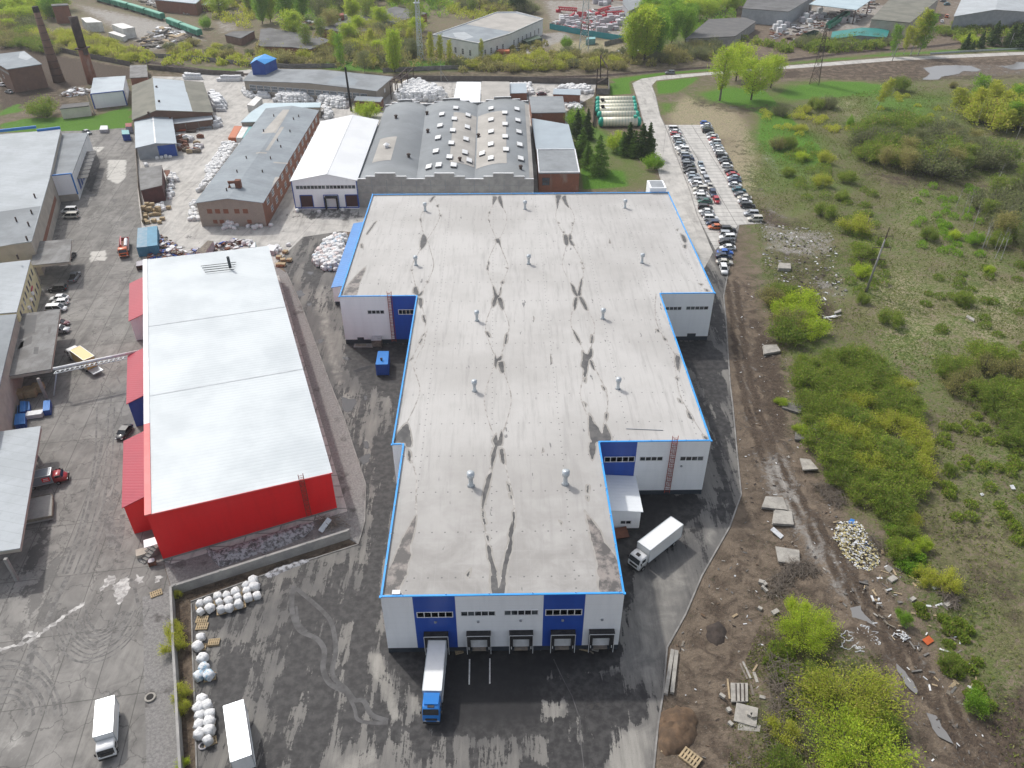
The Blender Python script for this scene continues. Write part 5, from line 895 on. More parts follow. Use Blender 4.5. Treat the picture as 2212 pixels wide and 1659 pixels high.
for i in range(3):
 for u in(0,.25,.5,.75):a=VF[i].lerp(VF[i+1],u);m.box((a.x,a.y-.43,5),(.16,.06,8))
for z in(2.6,5.0,7.4):m.bar((VF[0].x,VF[0].y-.42,z),(VF[3].x,VF[3].y-.42,z),.03,.1)
m.build('panel_joint','concrete_dark' if 'concrete_dark' in MT else 'felt_grey',VH)
r,iw,P2,rf_=building('brick_block','brick block with gravelled grey roof beside the conifers','brick building',kk(0,2,[(230,1495),(587,1492),(547,1290),(213,1292)]),7.6,'brick_red','felt_grey',.15,.3,parapet=.25,par_mat='frame_white');a,b=edge_of(iw,'s');L=(b-a).length;put_window(r,a,b,L*.08,L*.27,3.4,6.0,3,'steel_dark','window_blue',rows=2)
building('sheet_roof_block','low block with blue-grey ribbed sheet roof between two brick blocks','shed',kk(0,2,[(208,1290),(545,1288),(490,1075),(168,1020)]),5.6,'brick_brown','metal_blue_grey',.2,.2)
r,iw,P2,rf_=building('brick_block','small brick block with worn grey roof north of the sheet-roofed block','brick building',kk(0,2,[(168,975),(466,970),(440,830),(148,835)]),5.4,'brick_red','felt_grey',.15,.3)
building('brick_annexe','small brick annexe with blue-grey roof beside heaps of white bales','brick building',kk(0,2,[(353,812),(592,820),(590,770),(360,765)]),4.6,'brick_red','metal_blue_grey',.15,.2)
building('brick_annexe','blue-grey roofed brick annexe joined to the beige-roofed store','brick building',[k(0,2,-20,806),k(0,2,132,802),k(0,2,120,720),k(0,2,-20,720)],4.2,'brick_red','metal_blue_grey',.15,.2)
building('store','low store with plain beige flat roof behind the vaulted hall','store',[k(0,1,1945,885),k(0,1,2196,865),k(0,1,2190,705),k(0,1,1950,702)],5.2,'brick_beige','felt_beige',.15,.3)
building('store','low store with bright white roof behind the vaulted hall','store',kk(0,1,[(1705,872),(1938,885),(1943,707),(1735,706)]),5.0,'white_wall','white_sheet',.15,.2)
r,W4,pts_,rf_=gable('long_shed','long shallow grey-roofed shed with brick gable and glazed lean-tos','shed',[(813,196),(526,174),(548,148),(848,166)],6.2,7.4,'brick_beige','felt_grey')
a,b=W4[1],W4[0]
fs_=[G(526,174,6.2).xy,G(813,196,6.2).xy];row_windows(r,W4[1],W4[0],2.2,4.6,16,3.0,2,4,'frame_white','window_blue',5,2);bb,ba=W4[0],W4[3];wdoor(r,bb,ba,.5,1.6,2.5,4.2,'frame_white','window');
for x0,x1 in((0,105),(175,365),(445,565),(800,1035)):
 p,p2=G(*k(0,1,x0,712),4.8).xy,G(*k(0,1,x1,735 if x1<600 else 790),4.8).xy;m=MB();m.prism([p,p2,p2+Vector((0,3)),p+Vector((0,3))],4.7,[4.8,4.8,5.4,5.4]);m.build('canopy','felt_pale',r)
gable_patch(rf_,pts_,kk(0,1,[(780,640),(910,650),(850,740),(640,730),(610,720),(680,665)]),6.2,7.4,'felt_blue');gable_patch(rf_,pts_,kk(0,1,[(215,605),(390,612),(330,640),(180,635)]),6.2,7.4,'felt_pale')
gable('blue_shed','bright blue gabled metal shed at the end of the long shed','shed',[k(0,0,2168,548),k(0,1,70,552),k(0,1,172,506),k(0,0,2205,500)],11.2,13.0,'blue_paint','coping_blue',.3,z0=5)
building('pump_house','dark rusty pump house with flat grey roof beside the black pole','shed',kk(0,1,[(845,868),(1075,880),(1100,838),(865,828)]),4.0,'rust','felt_blue',.1,.25)
building('pale_platform','pale turquoise-roofed loading shed joined to the grey hall','shed',[k(0,0,2080,1055),k(0,1,30,1050),k(0,1,110,935),k(0,1,555,925),k(0,1,560,885),k(0,1,75,890),k(0,0,2170,965)],4.5,'brick_beige','metal_pale_blue',.2,.25)
r,iw,P2,rf_=building('low_workshop','dark flat-roofed brick workshop among bushes across the railway','workshop',kk(0,1,[(60,400),(300,405),(470,425),(648,348),(560,322),(120,240),(40,250),(20,390)]),4.4,'brick_red','felt_dark',.2,.35);a,b=edge_of(iw,'s')
r,iw,P2,rf_=building('long_workshop','long brick workshop with weathered grey roof and small square windows','workshop',kk(0,1,[(548,240),(822,292),(1015,258),(1478,112),(1205,55)]),4.9,'brick_red','felt_dark',.2,.35)
a,b=G(*k(0,1,560,300),2).xy,G(*k(0,1,830,330),2).xy;a,b=iw[0],iw[0]
for i in range(len(iw)):
 e0,e1=iw[i],iw[(i+1)%len(iw)];d=(e1-e0).normalized();L=(e1-e0).length
 if d.y<.3 and-d.x<.5 and L>10 and Vector((d.y,-d.x)).y<-.3:row_windows(r,e0,e1,2.4,3.5,max(2,int(L/8)),1.2,3,3,'frame_white','window_blue',1)
r,iw,P2,rf_=building('white_factory','white-walled factory with dark grey and pale flat roofs across the railway','factory',kk(0,1,[(1525,302),(1920,377),(2190,296),(2212+270,165),(2212+40,105),(2080,108),(1812,205)]),8.2,'white_wall','felt_blue',.15,.3,parapet=.4)
patch(rf_,kk(0,1,[(1815,210),(2075,115),(2240,115),(2470,168),(2212,275)]),8.2,'felt_beige');patch(rf_,kk(0,1,[(1700,285),(1800,275),(1880,320),(1790,345),(1720,320)]),8.2,'felt_pale')
for i in range(len(iw)):
 e0,e1=iw[i],iw[(i+1)%len(iw)];d=(e1-e0).normalized();L=(e1-e0).length
 if Vector((d.y,-d.x)).y<-.2 and L>15:row_windows(r,e0,e1,1.6,4.4,int(L/6),1.5,3,3,'frame_white','glass_dark',2,3)
building('brick_store','tall brick water tower stub with overgrown roof beside white containers','tower',kk(0,0,[(447,50),(590,42),(580,28),(440,35)]),10,'brick_red','felt_dark',.2,.5)
building('rail_warehouse','brick rail warehouse with pale sheet roof at the top left edge','warehouse',kk(0,0,[(1335,-5),(1690,30),(1800,-60),(1380,-80)]),7,'brick_red','metal_blue_grey',.2,.4)
building('hut','rusty brick hut with pale roof beside the green boxcars','hut',kk(0,0,[(1730,40),(1900,45),(1940,10),(1790,-5)]),4,'brick_red','felt_pale',.2,.3)
building('dark_garage','low garage with flat grey roof half hidden by trees beside rail yard','garage',kk(0,0,[(1940,300),(2080,330),(2200,265),(2010,270)]),4,'brick_brown','felt_dark',.2,.3)
building('dark_roof_store','long dark-roofed store half hidden by tall trees','store',kk(0,2,[(1500,335),(1930,312),(2110,185),(2010,150),(1700,165)]),5,'concrete_wall','felt_bitumen',.2,.4)
r,iw,P2,rf_=building('grey_warehouse','grey sheet-walled warehouse with dark felt roof and snow-like patches','warehouse',[k(0,2,1990,70),k(0,3,180,100),k(0,3,400,-30),k(0,2,2050,-40)],8,'grey_panel','felt_dark',.2,.3)
r,iw,P2,rf_=building('open_shed','open-sided shed with pale blue roof over stacked goods and wagon','shed',kk(0,3,[(355,35),(765,85),(890,0),(480,-40)]),8,'steel_dark','metal_pale_blue',.2,.3)
bpy.data.objects.remove([c for c in r.children if c.name.startswith('wall')][0])
for p in inset_poly(P2,.6):m=MB();m.bar((p.x,p.y,0),(p.x,p.y,7.7),.5);m.build('post','steel_dark',r)
building('ridge_warehouse','long warehouse with dark green-grey roof and beige end wall','warehouse',kk(0,3,[(890,165),(1230,195),(1480,-10),(1080,-40)]),8,'beige_wall','felt_olive',.2,.4)
gable('pale_warehouse','large pale blue-grey roofed warehouse at the top right corner','warehouse',kk(0,3,[(1610,140),(2290,105),(2290,-60),(1700,-60)]),8.5,11,'grey_panel','felt_pale',.4)
gable('teal_shed','low shed with bright teal sheet roof beside the railway','shed',kk(0,3,[(545,335),(1020,322),(1050,250),(560,275)]),3.2,4.6,'grey_panel','teal_sheet')
building('grey_portal','grey end block of a warehouse above the yard of stacked goods','warehouse',kk(0,2,[(955,30),(1010,95),(1160,30),(1095,-10),(960,-20)]),7,'grey_panel','felt_grey',.2,.3)
def fence(label,px,h,mat,posts=True,name='concrete_fence',th=.16,pitch=6.0,z=None,world=False):
 pts=[Vector(p.xy)for p in(px if world else GL(px))];c=pts[len(pts)//2];r=thing(name,label,'fence',(c.x,c.y,0));po=strip(pts,th);n=len(pts);m=MB()
 o=len(m.v)
 for i in range(n):m.v+=[(*po[i],0.02),(*po[2*n-1-i],0.02),(*po[2*n-1-i],h),(*po[i],h)]
 for i in range(n-1):b=4*i;m.f+=[(b,b+4,b+7,b+3),(b+1,b+2,b+6,b+5),(b+3,b+7,b+6,b+2)];m.mi+=[0]*3
 m.f+=[(0,3,2,1),(4*n-4,4*n-3,4*n-2,4*n-1)];m.mi+=[0,0];m.build('panels',mat,r)
 if posts:
  tot=sum((b-a).length for a,b in zip(pts[:-1],pts[1:]));pitch=max(pitch,tot/95);first=None;acc=0
  for a,b in zip(pts[:-1],pts[1:]):
   L=(b-a).length;s=-acc%pitch if acc else 0
   while s<L:
    cpt=a+(b-a)*(s/L)
    if first is None:m=MB();m.box((cpt.x,cpt.y,(h+.1)/2),(.32,.32,h+.1));first=m.build('post',mat,r);fx=cpt
    else:o_=first.copy();COL.objects.link(o_);o_.parent=r;o_.location=(cpt.x-fx.x,cpt.y-fx.y,0)
    s+=pitch
   acc=(acc+L)%pitch
 return r
plain('fence_grey',(0.26,0.25,0.235),(0.17,0.165,0.155),.6,.9);plain('fence_brown',(0.15,0.13,0.115),(0.10,0.088,0.08),.6,.9)
fence('concrete panel fence along the railway embankment behind the boiler house',kk(0,0,[(-40,345),(380,415),(700,490),(1130,575)]),2.4,'fence_brown');fence('weathered panel fence between railway and yard of white bales',kk(0,0,[(1285,600),(1700,640),(2110,660)]),2.2,'fence_brown')
fence('concrete panel fence at foot of bushes north of the railway',kk(0,0,[(1250,490),(1700,520),(2150,570)])+kk(0,1,[(300,590),(700,585)]),2.0,'fence_grey');fence('grey panel fence below the lattice mast',kk(0,1,[(1100,625),(1700,600),(2212,600)])+kk(0,2,[(300,590)]),2.0,'fence_grey')
fence('tall grey panel fence behind the vaulted hall and bale heaps',kk(0,1,[(1320,700),(1700,705),(2212,710)])+kk(0,2,[(300,722),(830,728)]),2.6,'fence_brown');fence('short grey panel fence near the bend of the pale road',kk(0,2,[(730,815),(838,818),(830,735)]),2.6,'fence_grey')
fence('dark iron garden fence along the pipes by the conifers',kk(0,2,[(725,830),(705,1000),(700,1100)]),2.2,'steel_dark');fence('turquoise and white yard fence in front of stacked goods',kk(0,2,[(325,250),(560,295),(800,335),(980,360)]),3.0,'turquoise',False,'metal_fence');fence('pale grey panel fence running from turquoise fence to trees',kk(0,2,[(800,400),(1000,350)]),2.4,'fence_grey')
fence('pale weathered board fence between the alley and the brown shed',kk(0,0,[(1160,1060),(1180,1300),(1205,1659)])+kk(1,0,[(1215,60),(1245,290)]),2.0,'old_wood',False,'board_fence')
fence('low concrete panel wall in front of the red hall',[K(2,1,810,1330).lerp(K(3,0,1500,160),i/4)for i in range(5)],2.0,'concrete_wall',True,'retaining_wall',.45,7.0,world=True)
fence('narrow concrete wall between left concrete yard and bag store',KL(3,0,[(1500,165),(1512,420),(1525,700),(1545,1000),(1560,1300),(1585,1700),(1640,2600)]),2.1,'concrete_wall',False,'boundary_wall',.35,world=True)
fence('grey barrier rail beside the far right road',kk(0,3,[(1400,470),(1800,445),(2230,425)]),.9,'galvanised',False,'guard_rail')

def leafmat(name,c1,c2,c3,tr=0.5):
 t=NT(name);a=t.attr('tint');sp=t.n('SeparateColor');t.l(a.outputs['Color'],sp.inputs[0]);rn=t.rand()
 f=t.math('ADD',t.math('MULTIPLY',sp.outputs[0],0.65),t.math('MULTIPLY',rn,0.35))
 c=t.mix(t.step(f,0.15,0.6),c1,c2);c=t.mix(t.step(sp.outputs[1],0.72,0.95,0,.8),c,c3)
 df=t.n('BsdfDiffuse');tl=t.n('BsdfTranslucent');mx=t.n('MixShader');t.l(c,df.inputs[0]);t.l(c,tl.inputs[0]);mx.inputs[0].default_value=tr
 t.l(df.outputs[0],mx.inputs[1]);t.l(tl.outputs[0],mx.inputs[2]);o=t.t.nodes['Material Output'];t.l(mx.outputs[0],o.inputs[0]);return t.m
leafmat('leaf_olive',(0.343,0.439,0.068),(0.200,0.296,0.055),(0.378,0.299,0.127));leafmat('leaf_lime',(0.590,0.712,0.068),(0.378,0.512,0.061),(0.567,0.524,0.114))
leafmat('leaf_yellow',(0.590,0.613,0.092),(0.414,0.475,0.072),(0.545,0.423,0.162));leafmat('leaf_tan',(0.474,0.413,0.172),(0.331,0.312,0.127),(0.284,0.338,0.081));leafmat('leaf_grey',(0.284,0.312,0.138),(0.200,0.233,0.102),(0.308,0.276,0.184))
leafmat('leaf_fresh',(0.308,0.502,0.059),(0.195,0.359,0.048),(0.412,0.522,0.089));leafmat('needle_dark',(.12,.185,.06),(.075,.13,.045),(.18,.24,.07),.35);leafmat('needle_light',(0.206,0.348,0.070),(0.145,0.251,0.056),(0.247,0.348,0.080),.2)
plain('bark_dark',(0.075,0.06,0.05),(0.05,0.042,0.036),2,.95,obj=True);plain('bark_birch',(0.55,0.54,0.51),(0.22,0.21,0.2),1.6,.9,obj=True);plain('bark_grey',(0.19,0.17,0.145),(0.13,0.115,0.10),2,.95,obj=True)
def cards(c,d,ln,wd,r_):
 n=len(c);side=np.cross(d,r_.normal(size=(n,3)));side/=np.linalg.norm(side,axis=1)[:,None]+1e-9
 p0=c-d*ln[:,None]*.5;p2=c+d*ln[:,None]*.5;p1=c+side*wd[:,None]*.5;p3=c-side*wd[:,None]*.5;V=np.stack([p0,p1,p2,p3],1).reshape(-1,3);return V
def foliage_mesh(name,mat,c,d,ln,wd,r_):
 V=cards(c,d,ln,wd,r_);n=len(c);me=bpy.data.meshes.new(name);me.vertices.add(4*n);me.vertices.foreach_set('co',V.astype(np.float32).ravel());me.loops.add(4*n);me.loops.foreach_set('vertex_index',np.arange(4*n,dtype=np.int32));me.polygons.add(n);me.polygons.foreach_set('loop_start',np.arange(0,4*n,4,dtype=np.int32));me.update(calc_edges=True)
 tint=np.repeat(np.c_[r_.rand(n),r_.rand(n),r_.rand(n),np.ones(n)],4,0);setcol(me,'tint',tint);me.materials.append(MT[mat]);return me
def nrm(v):return v/(np.linalg.norm(v,axis=1)[:,None]+1e-9)
def bush_proto(seed,mat,rad=2.2,h=3.4,n=5200,lf=.2,lobes=15,twigs=30,tw=.03):
 r_=np.random.RandomState(seed);root=thing('bush','bush','bush');ns=64+lobes*2;a=r_.uniform(0,6.283,ns);q_=np.sqrt(r_.uniform(0,1,ns));a=a+.35*np.sin(3*a+seed);B_=np.c_[np.cos(a)*q_*rad*.42,np.sin(a)*q_*rad*.42,np.zeros(ns)]
 rr=rad*q_*r_.uniform(.82,1.12,ns)*(1+.16*np.sin(2*a+seed));T_=np.c_[np.cos(a)*rr,np.sin(a)*rr,h*(1-.5*q_**2.4)*r_.uniform(.58,1.06,ns)]
 w_=.5+q_;w_/=w_.sum();i_=r_.choice(ns,n,p=w_);t_=(1-r_.beta(1.0,1.9,n)*.85)[:,None];bow=np.sin(t_*2.4)*.12*rad;c=B_[i_]+(T_[i_]-B_[i_])*t_;c[:,2:]+=bow*.5;dj=nrm(T_[i_]-B_[i_]);c+=r_.normal(size=(n,3))*(.10+.17*t_)*rad/2.2;c[:,2]=np.maximum(c[:,2],.1)
 d=nrm(dj*1.0+np.array([0,0,.25])+r_.normal(size=(n,3))*.5);ln=lf*r_.uniform(.7,1.7,n);wd=lf*r_.uniform(.3,.6,n)
 o=bpy.data.objects.new('foliage',foliage_mesh('foliage',mat,c,d,ln,wd,r_));COL.objects.link(o);o.parent=root;m=MB()
 for j in range(0,ns,max(1,ns//twigs)):e=Vector(T_[j])*1.03;b0=Vector(B_[j]);m.tube([b0,b0.lerp(e,.55)+Vector((0,0,.1)),e],[tw,tw*.7,tw*.25],3,False)
 m.build('stems','bark_grey',root);return root
def tree_proto(seed,mat,bark,h=14,cr=3.4,n=3600,lf=.4,base=.25,shape='oval',branches=26,name='tree',r0=.2,droop=0.0,lean=(0,0)):
 r_=np.random.RandomState(seed);root=thing(name,'tree','tree');m=MB();tp=[Vector((lean[0]*f*f*h+math.sin(f*4+seed)*.12,lean[1]*f*f*h+math.cos(f*3+seed)*.12,h*f))for f in np.linspace(0,.97,8)]
 m.tube(tp,[r0*(1-.88*f)for f in np.linspace(0,1,8)],7);cs=[];ds=[]
 for i in range(branches):
  f=base+(1-base)*((i+r_.rand()*.8)/branches)*.97;k_=(f-base)/(1-base)
  wdt={'oval':math.sin(math.pi*min(max(.1+k_*.86,0),1))**.75,'cone':(1-k_)**.85+.03,'round':math.sqrt(max(0,1-(2*k_-.86)**2))if abs(2*k_-.86)<1 else.12,'tall':.55+.45*math.sin(math.pi*k_)}[shape]
  a=i*2.4+r_.uniform(-.5,.5);L=cr*wdt*r_.uniform(.65,1.12);up={'cone':-.12,'oval':.75,'round':.55,'tall':1.0}[shape]*r_.uniform(.6,1.2)
  j=f*7;p0=tp[min(int(j),6)].lerp(tp[min(int(j)+1,7)],j-int(j));dr=Vector((math.cos(a),math.sin(a),up)).normalized();p1=p0+dr*L*.55;p2=p0+dr*L+Vector((0,0,L*(.12-droop)))
  br=max(r0*.36*(1-k_*.7),.02);m.tube([p0,p1,p2],[br,br*.6,br*.2],4,False);cs.append((p0,p1,p2,L))
 m.build('trunk',bark,root);per=np.array([c[3]+.4 for c in cs]);per/=per.sum();idx=r_.choice(len(cs),n,p=per);P0=np.array([tuple(c[0])for c in cs])[idx];P1=np.array([tuple(c[1])for c in cs])[idx];P2=np.array([tuple(c[2])for c in cs])[idx];Ls=np.array([c[3]for c in cs])[idx]
 t_=np.clip(r_.beta(1.9,1.0,n)*1.08,.0,1.08)[:,None]
 C=np.where(t_<.55,P0+(P1-P0)*(t_/.55),P1+(P2-P1)*((t_-.55)/.45));C+=r_.normal(size=(n,3))*np.minimum(Ls*.2,.85)[:,None]*(np.array([1,1,.4])if shape=='cone' else np.array([1,1,.95]));C[:,2]=np.maximum(C[:,2],.3)
 d=nrm(nrm(P2-P0)+np.array([0,0,.35-droop*2])+r_.normal(size=(n,3))*.6);ln=lf*r_.uniform(.7,1.5,n);wd=lf*r_.uniform(.35,.7,n);o=bpy.data.objects.new('crown',foliage_mesh('crown',mat,C,d,ln,wd,r_));COL.objects.link(o);o.parent=root;return root
PROTO={}
def bp(key,*a,**kw):PROTO.setdefault(key,[]).append([bush_proto(*a,**kw),False])
def tpz(key,*a,**kw):PROTO.setdefault(key,[]).append([tree_proto(*a,**kw),False])
for s_ in range(4):bp('olive',20+s_,'leaf_olive',lobes=13+s_*2)
for s_ in range(2):bp('limebig',90+s_,'leaf_lime',n=15000,lf=.115,lobes=40,twigs=60);bp('yellowbig',95+s_,'leaf_yellow',n=13000,lf=.115,lobes=40,twigs=70)
for s_ in range(2):bp('lime',40+s_,'leaf_lime',lobes=13+s_*3);bp('yellow',50+s_,'leaf_yellow',n=4600);bp('tan',60+s_,'leaf_tan',n=3400,twigs=60,tw=.035);bp('grey',70+s_,'leaf_grey',n=3400,twigs=60,tw=.035);bp('fresh',80+s_,'leaf_fresh')
tpz('poplar',1,'leaf_lime','bark_grey',20,5.6,5200,.5,.2,'oval',34,r0=.42);tpz('willow',2,'leaf_lime','bark_dark',15,8.0,9000,.5,.14,'round',46,r0=.4);tpz('willow',12,'leaf_lime','bark_dark',15,7.4,9000,.5,.14,'round',46,r0=.4)
tpz('birch',3,'leaf_yellow','bark_birch',14,2.7,4200,.36,.18,'tall',34,name='birch_tree',r0=.15,droop=.12);tpz('birch',4,'leaf_yellow','bark_birch',14,2.4,4000,.36,.2,'tall',32,name='birch_tree',r0=.14,droop=.12,lean=(.05,0));tpz('birch',14,'leaf_fresh','bark_birch',14,2.9,4400,.36,.15,'tall',34,name='birch_tree',r0=.15,droop=.12)
tpz('green',5,'leaf_fresh','bark_dark',14,5.4,7600,.52,.08,'oval',42,r0=.3);tpz('green',6,'leaf_lime','bark_dark',14,5.0,7400,.52,.08,'oval',42,r0=.3)
tpz('bare',7,'leaf_grey','bark_grey',9,2.8,3400,.3,.15,'oval',40,r0=.12);tpz('bare',8,'leaf_tan','bark_grey',9,2.6,3200,.3,.15,'tall',40,r0=.12);tpz('bare',9,'leaf_olive','bark_birch',9,2.5,3200,.3,.2,'tall',36,r0=.1)
tpz('spruce',10,'needle_dark','bark_dark',12,3.5,7000,.5,.05,'cone',70,name='spruce_tree',r0=.2,droop=.12);tpz('spruce',11,'needle_dark','bark_dark',12,3.1,6600,.5,.05,'cone',70,name='spruce_tree',r0=.2,droop=.12)
tpz('larch',13,'needle_light','bark_dark',12,3.6,6600,.46,.05,'cone',64,name='larch_tree',r0=.2,droop=.05)
vr=random.Random(77)
def plant(kind,p,h,label,cat,group,wide=1.0):
 lst=PROTO[kind];ent=lst[vr.randrange(len(lst))];pr=ent[0]
 base_h={'olive':3.4,'lime':3.4,'limebig':3.4,'yellowbig':3.4,'yellow':3.4,'tan':3.4,'grey':3.4,'fresh':3.4,'poplar':20,'willow':15,'birch':14,'green':14,'bare':9,'spruce':12,'larch':12}[kind]
 s_=h/base_h;sc=(s_*wide*vr.uniform(.9,1.12),s_*wide*vr.uniform(.9,1.12),s_);rz=vr.uniform(0,6.28)
 if not ent[1]:ent[1]=True;o=pr;o.location=(p.x,p.y,0);o.scale=sc;o.rotation_euler=(0,0,rz);o['label']=label
 else:o=dup(pr,(p.x,p.y,0),rz,label,None,sc)
 o['category']=cat
 if group:o['group']=group
 elif 'group' in o:del o['group']
 return o
def thicket(px,spacing,kinds,hr,label,cat,group,wide=1.0,world=None):
 po=world or GL(px);lo=Vector((min(p[0]for p in po),min(p[1]for p in po)));hi=Vector((max(p[0]for p in po),max(p[1]for p in po)));out=[];tries=int((hi.x-lo.x)*(hi.y-lo.y)/spacing**2*14)
 for _ in range(tries):
  p=Vector((vr.uniform(lo.x,hi.x),vr.uniform(lo.y,hi.y)))
  if sdist(np.array([[p.x,p.y]]),po)[0]<0 and all((p-o).length>spacing for o in out):out.append(p)
 for p in out:plant(vr.choice(kinds),p,vr.uniform(*hr),label,cat,group,wide)
 return len(out)
TH=[([(1725,800),(1780,770),(1870,780),(1950,850),(2000,940),(1985,1050),(1930,1110),(1870,1085),(1775,1020),(1765,950),(1735,870)],2.55,['olive','olive','olive','yellow'],(3.0,4.6),'olive green bush in the dense thicket directly east of the slab-strewn dirt track','bushes of the dense thicket east of the track',1.0),([(1655,650),(1695,630),(1755,690),(1745,745),(1690,735)],2.9,['olive','tan','lime'],(3.8,5.4),'leafy bush in the clump between rubble heap and thicket below the concrete pole','bushes by the rubble heap',1.0),([(2040,810),(2140,770),(2230,790),(2250,900),(2120,880),(2060,860)],3.0,['olive','tan','olive'],(3.2,4.6),'olive bush in the thicket at the right edge beyond the meadow','bushes at the right edge',1.0),([(2110,880),(2230,900),(2250,990),(2180,980)],3.2,['olive'],(2.6,3.6),'dark olive bush in the lower strip at the right edge','bushes in the lower right strip',1.0),([(1875,1080),(1955,1090),(1990,1150),(1960,1200),(1910,1160)],2.6,['olive','lime','yellow'],(2.2,3.2),'small olive bush at the southern tail of the dense thicket','bushes at the tail of the thicket',1.0),([(1905,1180),(1960,1200),(2030,1230),(2070,1280),(2030,1290),(1950,1250)],3.0,['yellow','olive'],(2.0,2.8),'yellowish low bush beside the yellow foam rubbish heap','low bushes by the foam heap',1.0),([(1860,300),(1960,285),(2080,310),(2150,350),(2110,385),(1970,380),(1865,355)],3.6,['bare','bare','grey','olive'],(5.5,9.5),'grey half-bare young tree in the wood amid the right-hand meadow','young trees in the meadow wood',1.05),([(2060,240),(2110,262),(2180,290),(2260,310),(2260,230),(2120,225)],3.5,['birch','birch','birch','yellow'],(8,13),'yellow-green birch in the stand at the far right of the meadow','birches at the far right',1.15),([(2120,440),(2200,395),(2260,440),(2250,560),(2190,545),(2130,490)],4.4,['bare','bare','olive','grey'],(5,8.5),'thin half-bare tree in the grove at the right edge of the meadow','thin trees of the right edge grove',1.1),([(0,70),(90,85),(140,120),(60,110),(-20,95)],5.5,['yellow','tan','olive'],(4,7),'bushy tree along the fence behind the boiler house','bushes behind the boiler house',1.2),([(0,20),(60,30),(75,75),(-20,70)],6,['grey','tan','green'],(6,9),'large grey-green tree near the top left corner beside the chimneys','trees at the top left corner',1.2),([(130,75),(190,82),(290,118),(290,138),(220,128),(135,100)],5.0,['yellow','yellow','tan'],(3.5,5.5),'yellowish willow bush between fence and container yard','willow bushes by the container yard',1.1),([(350,105),(420,95),(540,115),(540,138),(440,125),(360,118)],5.5,['tan','grey','yellow'],(3,5),'brownish bush on the bank below the green boxcars','bushes below the boxcars',1.1),([(570,110),(700,118),(740,145),(690,146),(570,138)],5.5,['tan','tan','yellow'],(4,6),'brown spring bush in the belt between low workshop and railway','bushes below the low workshop',1.1),([(760,70),(880,60),(900,120),(840,145),(760,140)],6,['tan','grey','yellow'],(5,9),'greyish bushy tree between the long workshop and the lattice mast','trees west of the lattice mast',1.1),([(980,148),(1110,155),(1350,150),(1350,128),(1240,115),(1120,130),(1010,140)],5.0,['tan','yellow','grey'],(3,5.5),'scrubby bush on the bank between white factory and railway','scrub on the railway bank',1.1),([(1340,132),(1420,135),(1545,125),(1540,95),(1440,112),(1350,115)],5.0,['tan','tan','grey'],(3.5,6),'brown scrubby bush on the bank below the dark-roofed store','scrub below the dark-roofed store',1.1),([(1725,105),(1800,112),(1920,104),(1910,88),(1800,92),(1730,95)],5.0,['olive','grey'],(3.5,5.5),'dark bush in the hedge in front of the teal shed','hedge bushes in front of the teal shed',1.2),([(2020,80),(2120,70),(2212,62),(2212,50),(2110,55),(2030,65)],6,['grey','olive'],(3.5,5),'dark bush along the rail line below the pale warehouse','bushes below the pale warehouse',1.2),([(520,-10),(800,-20),(960,5),(930,20),(840,15),(700,25),(560,20)],9,['tan','grey','green','bare'],(6,11),'spring tree in the woodland belt along the top of the view','trees along the top edge',1.1),([(1000,10),(1100,5),(1150,30),(1080,38),(1010,30)],8,['tan','grey','bare'],(5,9),'brown bare tree between white factory and dark spruces','bare trees behind the white factory',1.1),([(560,62),(700,30),(900,60),(960,112),(860,135),(700,128),(600,95)],13,['green','birch','bare'],(8,14),'pale spring tree between the workshops across the railway','trees between the far workshops',1.0),([(0,5),(150,2),(120,50),(40,62),(0,60)],11,['green','willow','bare'],(8,13),'pale spring tree in the top left corner behind the chimneys','pale trees behind the chimneys',1.0),([(430,5),(600,-5),(760,-8),(740,20),(560,40),(460,40)],14,['green','birch','willow'],(9,15),'pale green tree near the top edge above the rail yard','pale trees above the rail yard',1.0),([(1390,20),(1600,-20),(1580,30),(1500,55),(1440,75),(1390,70)],8,['green','green','willow'],(9,13),'fresh green tree in the wood between goods yard and dark-roofed store','trees of the wood by the goods yard',1.0),([(1680,870),(1740,880),(1760,980),(1730,990)],4.5,['olive','lime'],(1.5,2.4),'small bush at track side among the grey slabs','small bushes among the slabs',1.0)]
NB=0
for a in TH:NB+=thicket(a[0],a[1]*(1.42 if a[1]<6 else 1.25),a[2],a[3],a[4],'bush' if a[2][0]not in('birch','bare','green')else 'tree',a[5],a[6]*1.5)
SCRUB=[([(0,0),(160,0),(120,45),(70,75),(0,65)],60,'leaf_yellow',3.2,5),([(520,-5),(960,-5),(1000,28),(900,50),(830,20),(700,30),(560,60)],90,'leaf_fresh',4,7),([(560,88),(760,75),(900,105),(1050,150),(850,152),(700,148),(560,134)],120,'leaf_tan',3,5),([(130,72),(300,112),(540,128),(540,146),(290,138),(130,105)],80,'leaf_yellow',2.6,4),([(980,132),(1350,122),(1540,108),(1540,130),(1340,150),(990,156)],130,'leaf_tan',2.6,4),([(1580,84),(1720,100),(1910,94),(1900,112),(1700,116)],60,'leaf_olive',2.6,4),([(1390,0),(1630,0),(1570,50),(1440,90),(1390,60)],90,'leaf_fresh',3.6,8),([(2020,62),(2230,45),(2230,80),(2050,88)],60,'leaf_olive',2.8,4),([(930,12),(1110,0),(1100,45),(1000,42)],50,'leaf_yellow',3.2,5),([(430,0),(560,0),(540,60),(470,60)],35,'leaf_yellow',3,5),([(1080,108),(1180,95),(1200,128),(1040,140)],40,'leaf_tan',2.2,3)]
